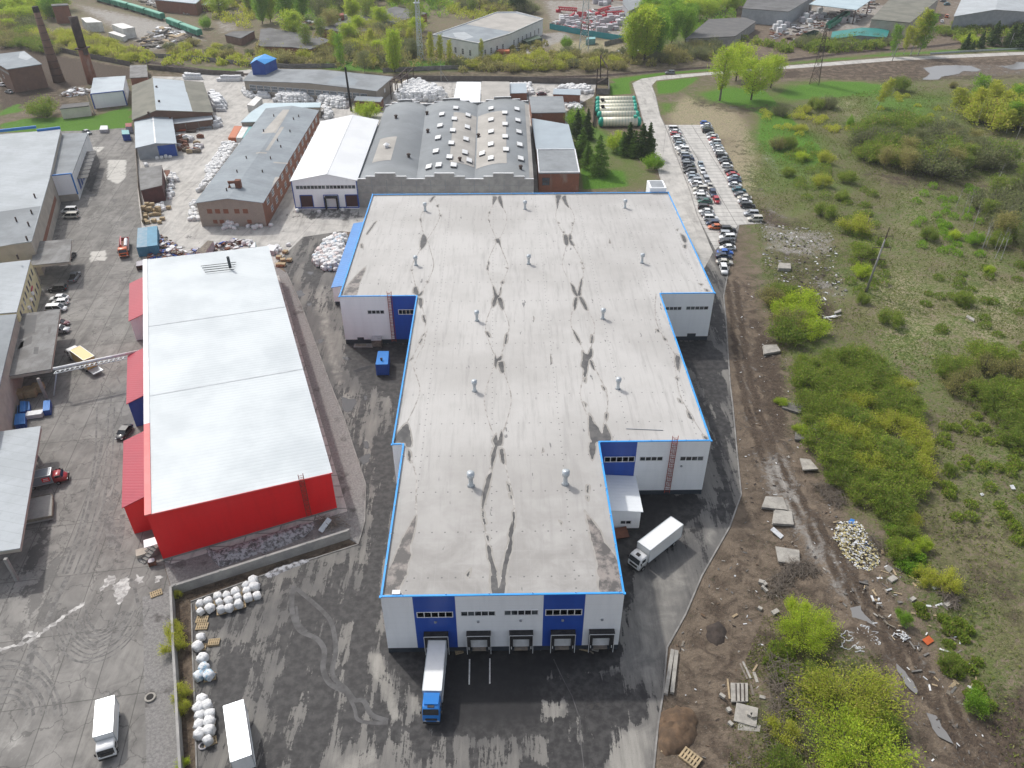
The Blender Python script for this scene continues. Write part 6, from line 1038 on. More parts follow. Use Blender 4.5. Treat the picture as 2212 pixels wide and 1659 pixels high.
def scrub(px,n,mat,rad,h,label,seed,per=130,cl=1.0):
 r_=np.random.RandomState(seed);A=[Vector(p.xy)for p in GL(px)];Q=np.array([(p.x,p.y)for p in A]);P=r_.uniform(Q.min(0),Q.max(0),(n*6,2));P=P[sdist(P,A)<0][:n];m_=len(P)*per
 c=np.repeat(np.c_[P,np.zeros(len(P))],per,0);u=nrm(r_.normal(size=(m_,3)));u[:,2]=np.abs(u[:,2]);hs=np.repeat(r_.uniform(.6,1.15,len(P))*h,per);c+=u*(r_.uniform(.3,1,m_)**.5)[:,None]*np.c_[np.full(m_,rad),np.full(m_,rad),hs]
 d=nrm(u*.6+np.array([0,0,1.0])+r_.normal(size=(m_,3))*.4);ln=r_.uniform(.5,1.3,m_)*cl;o=bpy.data.objects.new('undergrowth',foliage_mesh('undergrowth',mat,c,d,ln,ln*.5,r_));COL.objects.link(o);tag(o,label,'undergrowth',None,'stuff')
for i_,a in enumerate([([(1690,290),(1780,330),(1790,430),(1720,430)],26,'leaf_olive',2.2,2.6),([(1810,400),(1900,420),(1920,700),(1840,640)],34,'leaf_olive',1.8,2.2),([(1960,400),(2110,400),(2120,560),(1980,540)],34,'leaf_fresh',1.7,2.0),([(1960,590),(2220,560),(2230,760),(2040,760)],30,'leaf_olive',1.6,1.6),([(1640,245),(1760,240),(1850,280),(1700,300)],26,'leaf_yellow',2.2,2.6),([(1890,200),(2030,215),(2050,290),(1900,285)],20,'leaf_yellow',1.8,2.0),([(2000,920),(2110,900),(2230,1000),(2220,1180),(2060,1120)],40,'leaf_olive',1.3,1.3),([(1655,1395),(1705,1395),(1740,1480),(1700,1660),(1660,1660),(1662,1480)],26,'leaf_olive',1.3,1.3),([(1960,1300),(2120,1360),(2150,1560),(2060,1480)],26,'leaf_olive',1.0,.9),([(1905,1110),(1960,1150),(2010,1250),(1950,1235)],14,'leaf_fresh',1.3,1.4)]):scrub(a[0],a[1],a[2],a[3],a[4],['thin scrub in the upper meadow beside the car park dirt','thin scrub around the concrete power pole','fresh low scrub between power pole and grove','low scrub in the open right meadow','yellowish thin scrub below the pylon','thin yellow scrub around the lone birch','low scrub east of the dense thicket','weedy scrub between beams and bottom bushes','weeds along the right side of the track','fresh scrub along the thicket tail'][i_],400+i_,260,.45)
for i_,a in enumerate(SCRUB):scrub(a[0],a[1],a[2],a[3],a[4],['scrub in the top left corner','scrub wood along the top edge','brown scrub between low workshop and railway','yellowish scrub behind the panel fence','scrub belt along the railway bank','hedge scrub by the teal shed','wood undergrowth by the goods yard','scrub at far right of the railway','scrub behind the white factory','scrub by boxcars and hut','dry scrub before the white factory'][i_],300+i_)
SG=[('limebig',1738,1375,4.2,'bright lime bush beside rubble left of the dirt track, lower right',1.4),('limebig',1850,1640,5.2,'large bright lime bush at the bottom edge left of the dirt track',1.75),('yellowbig',1830,1530,5.4,'large tan and yellow bush above the bright lime one, left of track',1.75),('olive',1900,1570,3.4,'olive bush squeezed between large tan bush and dirt track',1.1),('yellow',1690,1590,3.0,'thin yellowish bush left of the large bottom bushes',1.1),('olive',1690,1660,3.0,'olive bush cut by the bottom edge beside the broken slabs',1.2),('lime',1720,1325,2.4,'smaller lime bush just above the bright lime bush at the rubble',1.3),('olive',1760,1465,2.6,'low olive bush behind the large tan bush',1.2),('fresh',2100,1530,3.2,'fresh green bush at the edge of grassy ditch, lower right',.8),('olive',2045,1440,2.6,'olive bush above the fresh green one near the lower right',1.0),('fresh',1948,1345,2.4,'small green bush beside the foam rubbish heap',.8),('yellow',2045,1270,3.0,'yellow-green bush right of the foam rubbish heap',1.1),('lime',1990,1185,2.6,'lime bush where the thicket ends above the foam heap',1.0),('olive',2050,1020,2.2,'thin olive bush standing alone east of the thicket',.9),('olive',1760,236,5.2,'first of three scrubby bushes west of the lone leaning birch',1.0),('grey',1788,234,5.4,'greyish bush of the three near the lone leaning birch',1.0),('yellow',1741,244,3.4,'smallest yellowish bush of the three near the pylon',1.0),('grey',1684,250,5.0,'dark bush behind the round willow trees',1.0),('tan',1680,322,5.0,'tan bush of the pair above the parked cars in the meadow',1.0),('olive',1704,320,5.0,'green bush of the pair above the parked cars in the meadow',.9),('lime',1731,347,3.6,'lime bush in the meadow south of the tan and green pair',1.0),('yellow',1779,352,4.6,'yellow bush in the meadow beside the grey wood',1.0),('yellow',1772,402,4.6,'yellowish bush of a pair in mid meadow left of the wood',1.0),('olive',1829,394,4.4,'olive bush of a pair in mid meadow left of the wood',1.0),('fresh',1834,277,5.0,'slender fresh green sapling in the open meadow',.5),('olive',1819,432,3.4,'rounded olive bush at the top of the rubble clearing',1.0),('olive',1780,467,4.4,'low wide bush at upper rim of the white ash patch',1.2),('yellow',1846,502,5.8,'large yellowish bush right of the white ash patch',1.1),('olive',1862,557,4.8,'olive bush left of the concrete power pole',1.1),('lime',1859,597,3.6,'lime bush just left of the concrete power pole shaft',1.0),('olive',1859,655,3.2,'small bush at the foot of the concrete power pole',.9),('olive',1921,700,3.8,'olive bush below the concrete power pole',1.1),('olive',2004,517,4.0,'rounded bush in the meadow right of the concrete power pole',1.1),('lime',2059,516,3.0,'pale lime bush in the meadow left of the grove',.9),('fresh',2104,528,4.0,'fresh green bush at the near edge of the grove',1.0),('olive',2154,530,4.6,'dark green bush under the thin trees of the grove',1.0),('olive',2075,655,3.6,'dark olive bush alone in the middle of the meadow',1.1),('lime',2135,590,2.4,'faint lime shrub in the open meadow at right',.9),('olive',1700,380,3.4,'olive bush beside the dry path near the car park',1.1),('yellow',1725,285,3.2,'yellowish bush alone in the green upper meadow',1.0),('tan',2057,190,3.0,'tan bush near the right-hand puddle',1.0),('lime',793,254,6.5,'lime bush wedged between white hall and dark pole',1.1),('olive',100,252,8.2,'round olive tree on the grass beside the cream kiosk',1.05),('yellow',380,1370,2.6,'yellow shrub growing over the narrow wall, upper of two',.8),('yellow',380,1400,2.8,'yellow shrub leaning over the narrow wall, wider of two',.9),('yellow',396,1505,2.6,'yellow shrub growing behind the narrow wall near a manhole',.8),('yellow',398,1535,2.2,'small yellow shrub behind narrow wall above the bottom shrub',.8),('lime',398,1655,1.8,'small lime shrub behind narrow wall at the bottom edge',.7),('yellow',385,1290,1.6,'small yellow shrub in the corner of the two walls',.7),('fresh',1397,118-8,5,'fresh green bush under the tall birches beside goods yard',1.0),('fresh',1408,366,5.6,'small round green tree at the roadside near the spruces',.85),('lime',1333,325,7,'lime green bush at left flank of the right spruce group',.9),('fresh',1243,277,8,'fresh green tree beside the brick block north of the spruces',.8),('lime',2095,98,5.5,'bright lime bush between dark spruces at far right',1.3),('olive',1943,196,7,'olive bush behind the lone leaning birch',.9)]
for kd,u,v,h,lb,wd in SG:plant(kd,G(u,v),h,lb,'tree' if 'tree' in lb else 'bush',None,wd*1.12);NB+=1
TS=[('poplar',1555,218,22,'tall sparse lime poplar with dark trunk by the pale road',1.0),('willow',1622,216,17,'broad lime willow tree right of the sparse poplar',.95),('willow',1590,175,16,'lime tree behind the broad willow',.8),('willow',1665,190,14,'lime tree at right end of the willow group',.75),('birch',1893,233,12.5,'lone leaning yellow-green birch in the meadow below the pylon',1.25),('birch',1967,119,22,'tallest birch of the roadside group near the teal shed',1.3),('birch',1982,119,20,'right birch of the roadside group near the teal shed',1.3),('birch',1926,122,15,'left small birch of the roadside group near the teal shed',1.0),('birch',1952,118,14,'short birch within the roadside group near the teal shed',1.0),('green',1365,132,22,'big lime tree left in the trio above the railway curve',.8),('green',1392,130,24,'big lime tree in the middle of the trio above the railway curve',.85),('green',1418,126,20,'big lime tree right in the trio above the railway curve',.8),('green',1450,95,19,'fresh green tree left of the dark-roofed store',.9),('green',1480,92,17,'fresh green tree touching the dark-roofed store',.9),('green',568,52,18,'tall lime tree left in the row above the low workshop',.75),('green',585,48,17,'lime tree second in the row above the low workshop',.8),('green',622,46,19,'lime tree in the middle above the low workshop',.9),('green',655,40,15,'lime tree right in the row above the low workshop',.9),('green',853,157,19,'large bright lime tree beside the path near the lattice mast',.75),('bare',788,157,10,'grey-green tree left of the bright lime tree',1.2),('birch',738,148,16,'slender birch beside the black pole and long shed',1.0),('birch',932,140,15,'slim birch left of the white factory, next to the mast',.9),('birch',952,141,14,'slim birch in front of the white factory corner',.9),('birch',972,142,12,'slim birch before the white factory windows',.9),('birch',1040,132,10.5,'slim birch at near corner of white factory',.8),('green',540,30,16,'lime tree beside the hut and boxcar tracks',.7),('fresh',445,62,7,'small fresh green tree beside the last boxcar',.8),('spruce',1112,28,17,'dark spruce behind the white factory, left',1.0),('spruce',1126,26,16,'dark spruce behind the white factory, right',1.0),('spruce',1246,296,11,'dark spruce leftmost beside the brick block',1.0),('spruce',1268,300,12,'dark spruce tallest beside the turquoise-capped pipes',.9),('larch',1258,336,11,'light green conifer in front of the dark spruces',.95),('larch',1293,376,14.5,'tall light larch nearest to the big warehouse',.9),('larch',1268,362,10,'light larch between brick block and tall larch',1.0),('spruce',1357,334,12.5,'dark spruce left in the group beside the road',.85),('spruce',1384,340,13,'dark spruce in the middle of the group beside the road',.95),('spruce',1400,338,13,'dark spruce right in the group beside the road',.85),('larch',1370,338,10,'light conifer between the dark spruces beside the road',1.0),('larch',1345,334,9,'light conifer at left of the group beside the road',1.0),('spruce',2084,109,9,'dark small spruce leftmost in the far right row',1.0),('spruce',2100,107,5,'tiny spruce in the far right row',1.0),('spruce',2117,104,9,'dark spruce mid row at the far right roadside',1.0),('spruce',2142,98,13,'dark tall spruce in the far right row',1.1),('spruce',2200,103,14,'dark wide spruce at the right edge by the road',1.3),('spruce',2180,100,12,'dark spruce second from the right edge by the road',1.2),('green',1242+165,124,8,'young lime tree under the big trio above the railway',.9),('fresh',1224,104,6,'small lone fresh green tree on waste ground by the red mast',.8)]
for kd,u,v,h,lb,wd in TS:
 o=plant(kd,G(u,v),h,lb,'tree',None,wd)
 if u==1893:o.rotation_euler=(.0,.28,0)
 if u in(1967,1982):o.rotation_euler=(0,.12,vr.uniform(-.3,.3))
m=MB();m.tube([(0,0,0),(.1,.05,3.5),(.35,0,7.5)],[.09,.07,.02],6)
for i in range(9):a=i*2.4;z=3.2+i*.42;m.tube([(.12,.03,z),(.12+.9*math.cos(a),.9*math.sin(a),z+.9)],[.025,.008],3,False)
bt=thing('birch_sapling','thin white bare birch stem in the meadow groves','tree',(0,0,0),0,'bare birch stems');m.build('trunk','bark_birch',bt)
first=True
for u,v in kk(1,3,[(1850,490),(1880,480),(1960,580),(2010,590),(1620,140),(1680,190),(1770,320),(2025,310),(2150,400),(1960,500),(1860,470),(1720,200)])+kk(0,3,[(1430,1430),(1470,1470),(1120,1290),(1240,1340),(950,1420),(1600,1040),(1800,1080),(2140,1210),(1950,1650),(1560,1400),(1300,1300)]):
 p=G(u,v);h=vr.uniform(.7,1.3)
 if first:bt.location=(p.x,p.y,0);bt.scale=(h,h,h);first=False
 else:dup(bt,(p.x,p.y,0),vr.uniform(0,6.3),'thin white bare birch stem in the meadow groves','bare birch stems',h)
for lst in PROTO.values():
 for ent in lst:
  if not ent[1]:
   for ch in list(ent[0].children):bpy.data.objects.remove(ch)
   bpy.data.objects.remove(ent[0])

def paint(name,c,met=0.0,rough=.28):
 t=NT(name);t.color(t.mix(t.step(t.noise(1.2,4,.6,obj=True),.4,.75,0,.25),c,tuple(x*.7+.06 for x in c)));t.rough(rough);t.spec(.5);t.b.inputs['Metallic'].default_value=met;t.b.inputs['Coat Weight'].default_value=.3
for n_,c,mt in[('white',(.74,.75,.75),0),('silver',(.46,.48,.50),.35),('grey',(.20,.22,.235),.3),('dark_blue',(.03,.05,.10),.2),('black',(.018,.018,.02),0),('blue',(.02,.12,.48),0),('red',(.42,.02,.03),0),('orange',(.55,.13,.03),0),('green',(.03,.12,.09),.1),('pale_blue',(.36,.43,.48),.35),('beige',(.55,.53,.47),.1),('teal',(.05,.16,.19),.2),('burgundy',(.12,.02,.03),.1),('truck_blue',(.02,.21,.62),0),('truck_red',(.36,.04,.045),0),('truck_orange',(.62,.13,.03),0),('box_white',(.78,.785,.78),0),('box_yellow',(.62,.42,.13),0),('box_grey',(.22,.25,.28),0)]:paint('paint_'+n_,c,mt)
t=NT('car_glass');t.color((.018,.022,.026));t.rough(.06);t.spec(.7)
plain('tyre',(.022,.022,.023),rough=.9);plain('rim_metal',(.42,.43,.44),rough=.35,metal=.6);plain('lamp_clear',(.75,.77,.78),rough=.15);plain('lamp_red',(.35,.015,.015),rough=.25);plain('chassis_dark',(.03,.03,.032),(.06,.055,.05),1.5,.8)
def loft(secs):
 m=MB();n=8
 for x,wl,wt,z0,z1 in secs:
  b=min(.12,(z1-z0)*.3);m.v+=[(x,-wl*.93,z0),(x,-wl,z0+(z1-z0)*.45),(x,-wt,z1-b),(x,-wt+b*1.3,z1),(x,wt-b*1.3,z1),(x,wt,z1-b),(x,wl,z0+(z1-z0)*.45),(x,wl*.93,z0)]
 for i in range(len(secs)-1):
  for j in range(n):a=i*n+j;b=i*n+(j+1)%n;m.f.append((a,a+n,b+n,b));m.mi.append(0)
 m.f+=[tuple(range(n)),tuple(range((len(secs)-1)*n+n-1,(len(secs)-1)*n-1,-1))];m.mi+=[0,0];return m
def wheel(root,x,y,r,wd=.22):
 m=MB();s_=1 if y>0 else-1;m.tube([(x,y-s_*wd,r),(x,y-s_*.02,r),(x,y,r)],[r,r,r*.86],16);w_=m.build('wheel','tyre',root,True);m=MB();m.tube([(x,y+s_*.004,r),(x,y+s_*.02,r)],[r*.62,r*.5],12);m.build('rim','rim_metal',w_);return w_
def car_proto(kind):
 L,W,H,bz,cab={'sedan':(4.6,1.78,1.46,.92,(-.42,.12,.44,.78,.30)),'hatchback':(4.1,1.74,1.5,.95,(-.46,-.05,.42,.92,.60)),'suv':(4.65,1.88,1.75,1.08,(-.47,-.08,.40,.95,.70)),'minivan':(4.75,1.85,1.85,1.02,(-.48,-.2,.36,.97,.86)),'pickup':(5.3,1.88,1.78,1.05,(.02,.08,.3,.6,.5))}[kind]
 r=thing('car',kind,'car');hw=W/2;x0,x1=-L/2,L/2
 hood={'sedan':bz-.05,'hatchback':bz-.04,'suv':bz-.02,'minivan':bz-.05,'pickup':bz}[kind]
 secs=[(x0,hw*.86,hw*.8,.38,bz-.18),(x0+.12,hw*.95,hw*.9,.26,bz-.02),(x0+L*.2,hw,hw*.95,.24,bz),(0,hw,hw*.96,.22,bz),(x1-L*.27,hw,hw*.95,.24,bz-.01),(x1-.35,hw*.96,hw*.88,.25,hood-.1),(x1-.08,hw*.88,hw*.78,.3,hood-.22),(x1,hw*.72,hw*.62,.38,hood-.38)]
 if kind=='sedan':secs[0]=(x0,hw*.86,hw*.78,.38,bz-.1)
 body=loft(secs).build('body','paint_white',r,True)
 rb,rt,ft,fb={'sedan':(-.41,-.2,.1,.27),'hatchback':(-.47,-.36,.1,.28),'suv':(-.48,-.41,.1,.26),'minivan':(-.485,-.43,.17,.36),'pickup':(-.14,-.1,.12,.26)}[kind]
 tw=hw*.78;gl=MB();z0,z1=bz-.03,H-.06;bw=hw*.93
 A=[(L*rb,-bw,z0),(L*fb,-bw,z0),(L*fb,bw,z0),(L*rb,bw,z0)];B=[(L*rt,-tw,z1),(L*ft,-tw,z1),(L*ft,tw,z1),(L*rt,tw,z1)];gl.add(A+B,[(0,1,5,4),(1,2,6,5),(2,3,7,6),(3,0,4,7),(4,5,6,7)]);gl.build('windows','car_glass',r)
 rf=MB();e=.03;rf.v=[];rf.prism([(L*rt-.06,-tw-e),(L*ft+.05,-tw-e),(L*ft+.05,tw+e),(L*rt-.06,tw+e)],z1-.012,H)
 for s_ in(-1,1):
  for(p,q_)in(((L*rb,bw),(L*rt,tw)),((L*fb,bw),(L*ft,tw)),((L*(rb+fb)/2-.1,bw),(L*(rt+ft)/2-.05,tw))):rf.bar((p[0],s_*(p[1]+.01),z0),(q_[0],s_*(q_[1]+.01),z1),.085,.06)
 rf.build('roof','paint_white',r)
 if kind=='pickup':m=MB();m.box((-L*.32,0,bz+.02),(L*.3,W*.78,.06));m.build('cargo_bed','chassis_dark',r)
 for sx in(-L*.31,L*.31):
  for sy in(-hw-.01,hw+.01):wheel(r,sx,sy,.33 if kind not in('suv','pickup')else.38)
 for sy in(-1,1):
  m=MB();m.box((x1-.14,sy*hw*.62,hood-.3),(.2,.36,.14));m.build('headlight','lamp_clear',r);m=MB();m.box((x0+.06,sy*hw*.74,bz-.24),(.14,.3,.2));m.build('taillight','lamp_red',r);m=MB();m.box((L*fb-.25,sy*(hw+.08),bz+.04),(.12,.2,.14));m.build('mirror','paint_white',r)
 return r
CARS={k_:[car_proto(k_),False]for k_ in('sedan','hatchback','suv','minivan','pickup')}
CARLIST=[]
def car(kind,col,px,rz,label,group=None,z=0.05):
 p=G(*px);ent=CARS[kind];mats={'paint_white':'paint_'+col}
 o=dup(ent[0],(p.x,p.y,z),rz,label,group,None,mats if col!='white' else None);return o
va,vb=G(1435,270),G(1516,485);ax_=math.atan2((va-vb).y,(va-vb).x);PERP=ax_-math.pi/2
cw=random.Random(9)
def row(name,entries,rz,where):
 n=len(entries);names={'silver':'silver','white':'white','grey':'dark grey','dark_blue':'dark blue','pale_blue':'pale blue-grey','black':'black','beige':'off-white'}
 nm=lambda e:names.get(e[1],e[1])+' '+{'suv':'off-roader','minivan':'minivan'}.get(e[0],e[0])
 for i,e in enumerate(entries):
  a=nm(entries[i-1])if i else None;b=nm(entries[i+1])if i<n-1 else None
  lb=nm(e)+' in '+where+(', between '+a+' and '+b if a and b else ', next to '+(b or a)+' at the '+('far' if not a else 'near')+' end');lb=' '.join(lb.split()[:16])
  car(e[0],e[1],e[2],rz+cw.uniform(-.05,.05)+(math.pi if cw.random()<.25 else 0),lb,'cars in the car park')
K2=lambda L_:[(a,b,k(0,2,x,y))for a,b,x,y in L_];K3=lambda L_:[(a,b,k(1,2,x,y))for a,b,x,y in L_]
row('l',K2([('minivan','white',1400,1128),('sedan','white',1412,1152),('hatchback','red',1412,1175),('sedan','silver',1425,1195),('suv','white',1435,1217),('sedan','grey',1447,1237),('hatchback','pale_blue',1450,1260),('sedan','white',1458,1288),('suv','white',1475,1306),('sedan','beige',1480,1336),('suv','silver',1505,1358),('suv','dark_blue',1517,1385),('sedan','grey',1515,1412),('suv','grey',1523,1438),('sedan','black',1527,1462),('suv','black',1537,1496),('sedan','silver',1560,1522),('hatchback','pale_blue',1567,1551),('suv','silver',1577,1578),('sedan','white',1592,1600),('pickup','white',1615,1618),('suv','beige',1622,1650)])+K3([('sedan','white',1625,25),('suv','white',1645,58),('sedan','green',1665,95)]),PERP,'the left parking row')
row('ll',K3([('suv','black',1668,152),('sedan','white',1676,184),('sedan','grey',1693,211),('suv','white',1716,244),('hatchback','dark_blue',1730,285),('sedan','orange',1757,318)]),PERP,'the left row near the big warehouse')
row('b',K3([('suv','black',1865,342),('suv','silver',1857,384),('suv','white',1855,411),('sedan','black',1853,450),('sedan','white',1860,497),('sedan','blue',1838,538),('sedan','dark_blue',1827,570),('sedan','beige',1832,623)]),PERP,'the roadside row at the kerb')
car('suv','white',k(1,2,1825,688),ax_+math.pi-.05,'white car facing the viewer at near end of the roadside row','cars in the car park')
row('r',K2([('hatchback','blue',1668,1078),('sedan','white',1676,1100),('sedan','grey',1688,1120),('suv','black',1692,1146)]),PERP,'the far end of right parking row')
row('r2',K2([('sedan','silver',1728,1177),('sedan','white',1733,1199),('hatchback','red',1745,1224),('suv','white',1750,1246),('sedan','pale_blue',1765,1269),('sedan','white',1777,1290),('sedan','silver',1788,1315),('suv','white',1803,1342),('suv','black',1815,1364),('sedan','grey',1830,1390),('sedan','black',1845,1415),('hatchback','white',1857,1447)]),PERP,'the middle of right parking row')
row('r3',K2([('sedan','black',1890,1497),('sedan','red',1910,1524),('sedan','pale_blue',1917,1550),('sedan','dark_blue',1922,1577),('sedan','white',1925,1612),('sedan','teal',1957,1655)])+K3([('sedan','grey',1977,36),('sedan','beige',2007,63),('sedan','white',2010,97),('suv','black',2033,134)]),PERP,'the near part of right parking row')
row('r4',K3([('suv','silver',2063,204),('suv','beige',2097,250)]),PERP,'the pair on the verge end')
for kd,cl,px,lb in[('sedan','pale_blue',k(0,2,1628,1435),'pale blue-grey sedan facing viewer, farthest in the middle lane'),('sedan','white',k(0,2,1643,1490),'white sedan facing the viewer in the middle lane of the car park'),('suv','silver',k(0,2,1677,1570),'silver off-roader facing the viewer in the middle lane'),('sedan','beige',k(0,2,1708,1625),'off-white sedan facing the viewer in the middle lane'),('suv','dark_blue',k(1,2,1733,30),'dark blue off-roader in the middle lane behind the red car'),('hatchback','red',k(1,2,1763,85),'red hatchback facing the viewer nearest in the middle lane')]:car(kd,cl,px,ax_+math.pi+cw.uniform(-.06,.06),lb,'cars in the car park')
car('suv','grey',k(0,2,1363,640),3.1,'dark grey off-roader driving alone on the pale road at the railway');car('suv','silver',k(0,2,55,442),.1,'silver off-roader parked in front of white factory');car('sedan','pale_blue',k(0,2,185,425),.75,'pale blue sedan beside the green container');car('sedan','white',k(0,0,20,742),2.6,'white car beside the brown boiler house at left edge');car('sedan','grey',k(0,0,82,805),2.6,'dark car at the foot of the boiler house wall')
for i,(x,y)in enumerate([(335,262),(372,258),(415,255)]):car('sedan',['grey','dark_blue','black'][i],k(0,1,x,y),1.2,['dark grey car left in the short row by the low workshop','dark blue car mid row by the low workshop','black car right of the short row by the low workshop'][i])
car('suv','black',k(0,1,475,255),.3,'black off-roader beside the low workshop yard')
car('minivan','white',q(0,320,1215,1460),math.pi+.08,'white minivan, rear one of the pair below white end wall');car('minivan','beige',q(0,320,1235,1555),math.pi+.08,'pale minivan, nearer of the pair below white end wall');car('pickup','grey',q(0,640,1300,400),math.pi/2+.1,'dark grey pickup with open bed beside the loading canopy');car('suv','black',q(0,640,1010,600),math.pi+.12,'black estate car in front of the yellow office');car('sedan','white',q(0,640,1035,765),math.pi+.12,'white sedan with dark rear window at the yellow office');car('hatchback','white',q(0,640,1050,840),math.pi+.14,'white hatchback squeezed behind the white van');car('minivan','white',q(0,640,990,950),.1,'white panel van poking out behind the patched canopy');car('sedan','burgundy',q(0,640,1040,1200),.1,'dark red car half under the patched canopy');car('suv','silver',q(0,640,1040,1320),.1,'silver car half under the patched canopy');car('sedan','black',k(2,0,1080,435),-math.pi/2-.1,'black sedan parked beside the blue annexe of the red hall')
car('sedan','black',q(0,640,1230,30),1.6,'dark car half hidden behind smallest canopy');car('sedan','burgundy',k(0,2,255,822),.1,'burgundy car between brick annexe and white bales');car('sedan','grey',k(0,0,755,1155),-.6,'grey car at the corner of the factory dock wing');car('suv','grey',k(0,3,1510,15),.3,'dark car in the lane by the pale warehouse, upper');car('suv','teal',k(0,3,1545,45),.3,'dark teal car in the lane by the pale warehouse');car('sedan','white',k(0,3,1500,195),1.2,'white car near the pale warehouse wall');car('suv','orange',k(0,3,1540,150),1.2,'orange and white vehicle near the pale warehouse wall')
for ent in CARS.values():
 for ch in list(ent[0].children):
  for g in list(ch.children):bpy.data.objects.remove(g)
  bpy.data.objects.remove(ch)
 bpy.data.objects.remove(ent[0])
def lorry(name,label,cat,loc,rz,L,W,z0,z1,cab,box,cabl=2.1,cabh=3.0,gap=.25,deflector=False,axles=None,bonnet=0.0,side=None):
 r=thing(name,label,cat);r.location=(loc[0],loc[1],0);hw=W/2
 def B(mb,nm,mat,par=r,sm=False):
  o=bpy.data.objects.new(nm,mb.mesh(nm,mat,sm));COL.objects.link(o);o.parent=par;return o
 m=MB();m.box((0,0,(z0+z1)/2),(L,W,z1-z0));bx=B(m,'cargo_box',box)
 m=MB();e=.05
 for sy in(-1,1):m.bar((-L/2,sy*hw,z1),(L/2,sy*hw,z1),.09,.09);m.bar((-L/2,sy*hw,z0),(L/2,sy*hw,z0),.09,.09)
 for sx in(-1,1):
  for sy in(-1,1):m.bar((sx*L/2,sy*hw,z0),(sx*L/2,sy*hw,z1),.09,.09)
  m.bar((sx*L/2,-hw,z1),(sx*L/2,hw,z1),.09,.09)
 B(m,'corner_trim','galvanised',bx);m=MB();m.box((-L/2-.03,0,(z0+z1)/2),(.04,W-.2,z1-z0-.2));m.bar((-L/2-.06,-.3,z0+.1),(-L/2-.06,-.3,z1-.1),.05);m.bar((-L/2-.06,.3,z0+.1),(-L/2-.06,.3,z1-.1),.05);B(m,'rear_door',box,bx)
 cf=L/2+gap+cabl+bonnet;cr=L/2+gap;m=MB();m.box(((-L/2+cf)/2,0,.82),(L+gap+cabl*.8,.9,.3))
 m.box((0,0,z0-.12),(L*.98,W*.7,.18));B(m,'chassis','chassis_dark')
 cw_=min(hw,1.22);zc=.55;zt=cabh
 if bonnet:secs=[(cr,cw_*.92,cw_*.86,zc,zt-.1),(cr+.9,cw_*.95,cw_*.86,zc,zt),(cr+1.3,cw_*.95,cw_*.82,zc,zt-.12),(cr+cabl+.1,cw_*.93,cw_*.78,zc,1.55),(cf-.25,cw_*.86,cw_*.7,zc,1.3),(cf,cw_*.7,cw_*.55,zc+.1,1.0)]
 else:secs=[(cr,cw_,cw_*.95,zc,zt-.05),(cr+.5,cw_,cw_*.96,zc,zt),(cr+cabl*.62,cw_,cw_*.95,zc,zt-.02),(cr+cabl*.8,cw_,cw_*.93,zc,zt-.14),(cf-.07,cw_*.99,cw_*.92,zc,zt-1.0),(cf,cw_*.95,cw_*.9,zc+.1,zt-1.25)]
 cb=B(loft(secs),'cab',cab,r,True)
 m=MB()
 if bonnet:x0,x1,za,zb=cr+1.36,cr+cabl+.12,zt-.12,1.6
 else:x0,x1,za,zb=cr+cabl*.83,cf-.03,zt-.22,zt-1.02
 m.add([(x0+.03,-cw_*.86,za),(x1+.03,-cw_*.88,zb),(x1+.03,cw_*.88,zb),(x0+.03,cw_*.86,za)],[(0,1,2,3)]);m.add([(x0-.1,-cw_*.86,za-.06),(x1-.08,-cw_*.88,zb-.06),(x1-.08,cw_*.88,zb-.06),(x0-.1,cw_*.86,za-.06)],[(3,2,1,0)]);B(m,'windscreen','car_glass',cb)
 for sy in(-1,1):
  m=MB();xw=cr+cabl*.3 if not bonnet else cr+.6;m.box((xw+.3,sy*(cw_-.0),zt-.68 if not bonnet else 1.95),(.85,.06,.6 if not bonnet else.45));B(m,'side_window','car_glass',cb);m=MB();m.box((cf-.25 if not bonnet else cr+1.5,sy*(cw_+.16),zt-.8 if not bonnet else 1.7),(.12,.16,.5 if not bonnet else.3));B(m,'mirror','chassis_dark',cb);m=MB();m.box((cf-.04,sy*cw_*.72,.95 if not bonnet else.9),(.12,.34,.18));B(m,'headlight','lamp_clear',cb)
 m=MB();m.box((cf+.02,0,.62),(.14,cw_*1.9,.3));m.box((cf+.0,0,1.35 if not bonnet else 1.0),(.08,cw_*1.3,.45 if not bonnet else.2));B(m,'grille','chassis_dark',cb)
 if deflector:m=MB();m.prism([(cr,-cw_*.9),(cr+cabl*.62,-cw_*.8),(cr+cabl*.62,cw_*.8),(cr,cw_*.9)],zt+.002,[z1-.02,zt+.2,zt+.2,z1-.02]);B(m,'wind_deflector',cab,cb);m=MB();m.box((cr+cabl*.72,0,zt+.03),(.35,.9,.06));B(m,'roof_hatch','chassis_dark',cb)
 for x in(axles or(-L*.3,L/2+gap+cabl*.45)):
  for sy in(-1,1):wheel_t=MB();s_=sy;y=sy*(hw-.02);rr=.48 if cabh>2.6 else.36;wheel_t.tube([(x,y-s_*.45,rr),(x,y-s_*.03,rr),(x,y,rr)],[rr,rr,rr*.86],16);w_=B(wheel_t,'wheel','tyre',r,True);mm=MB();mm.tube([(x,y+s_*.004,rr),(x,y+s_*.02,rr)],[rr*.6,rr*.48],12);B(mm,'rim','rim_metal',w_)
 r.rotation_euler=(0,0,rz);return r,B
def frame(a,b):
 d=Vector(b)-Vector(a);return math.atan2(d.y,d.x)
lorry('articulated_lorry','blue-cabbed lorry with white trailer backed into the first dock','lorry',(-9.75,66.6),-math.pi/2-.03,8.0,2.55,1.25,4.0,'paint_truck_blue','paint_box_white',2.3,3.35,.3,True,(-2.6,-1.3,5.0,3.2))
a,b=(Vector((28.4,94.8))+Vector((30.1,92.6)))/2,(Vector((22.0,89.1))+Vector((23.6,87.0)))/2;c=(a+b)/2
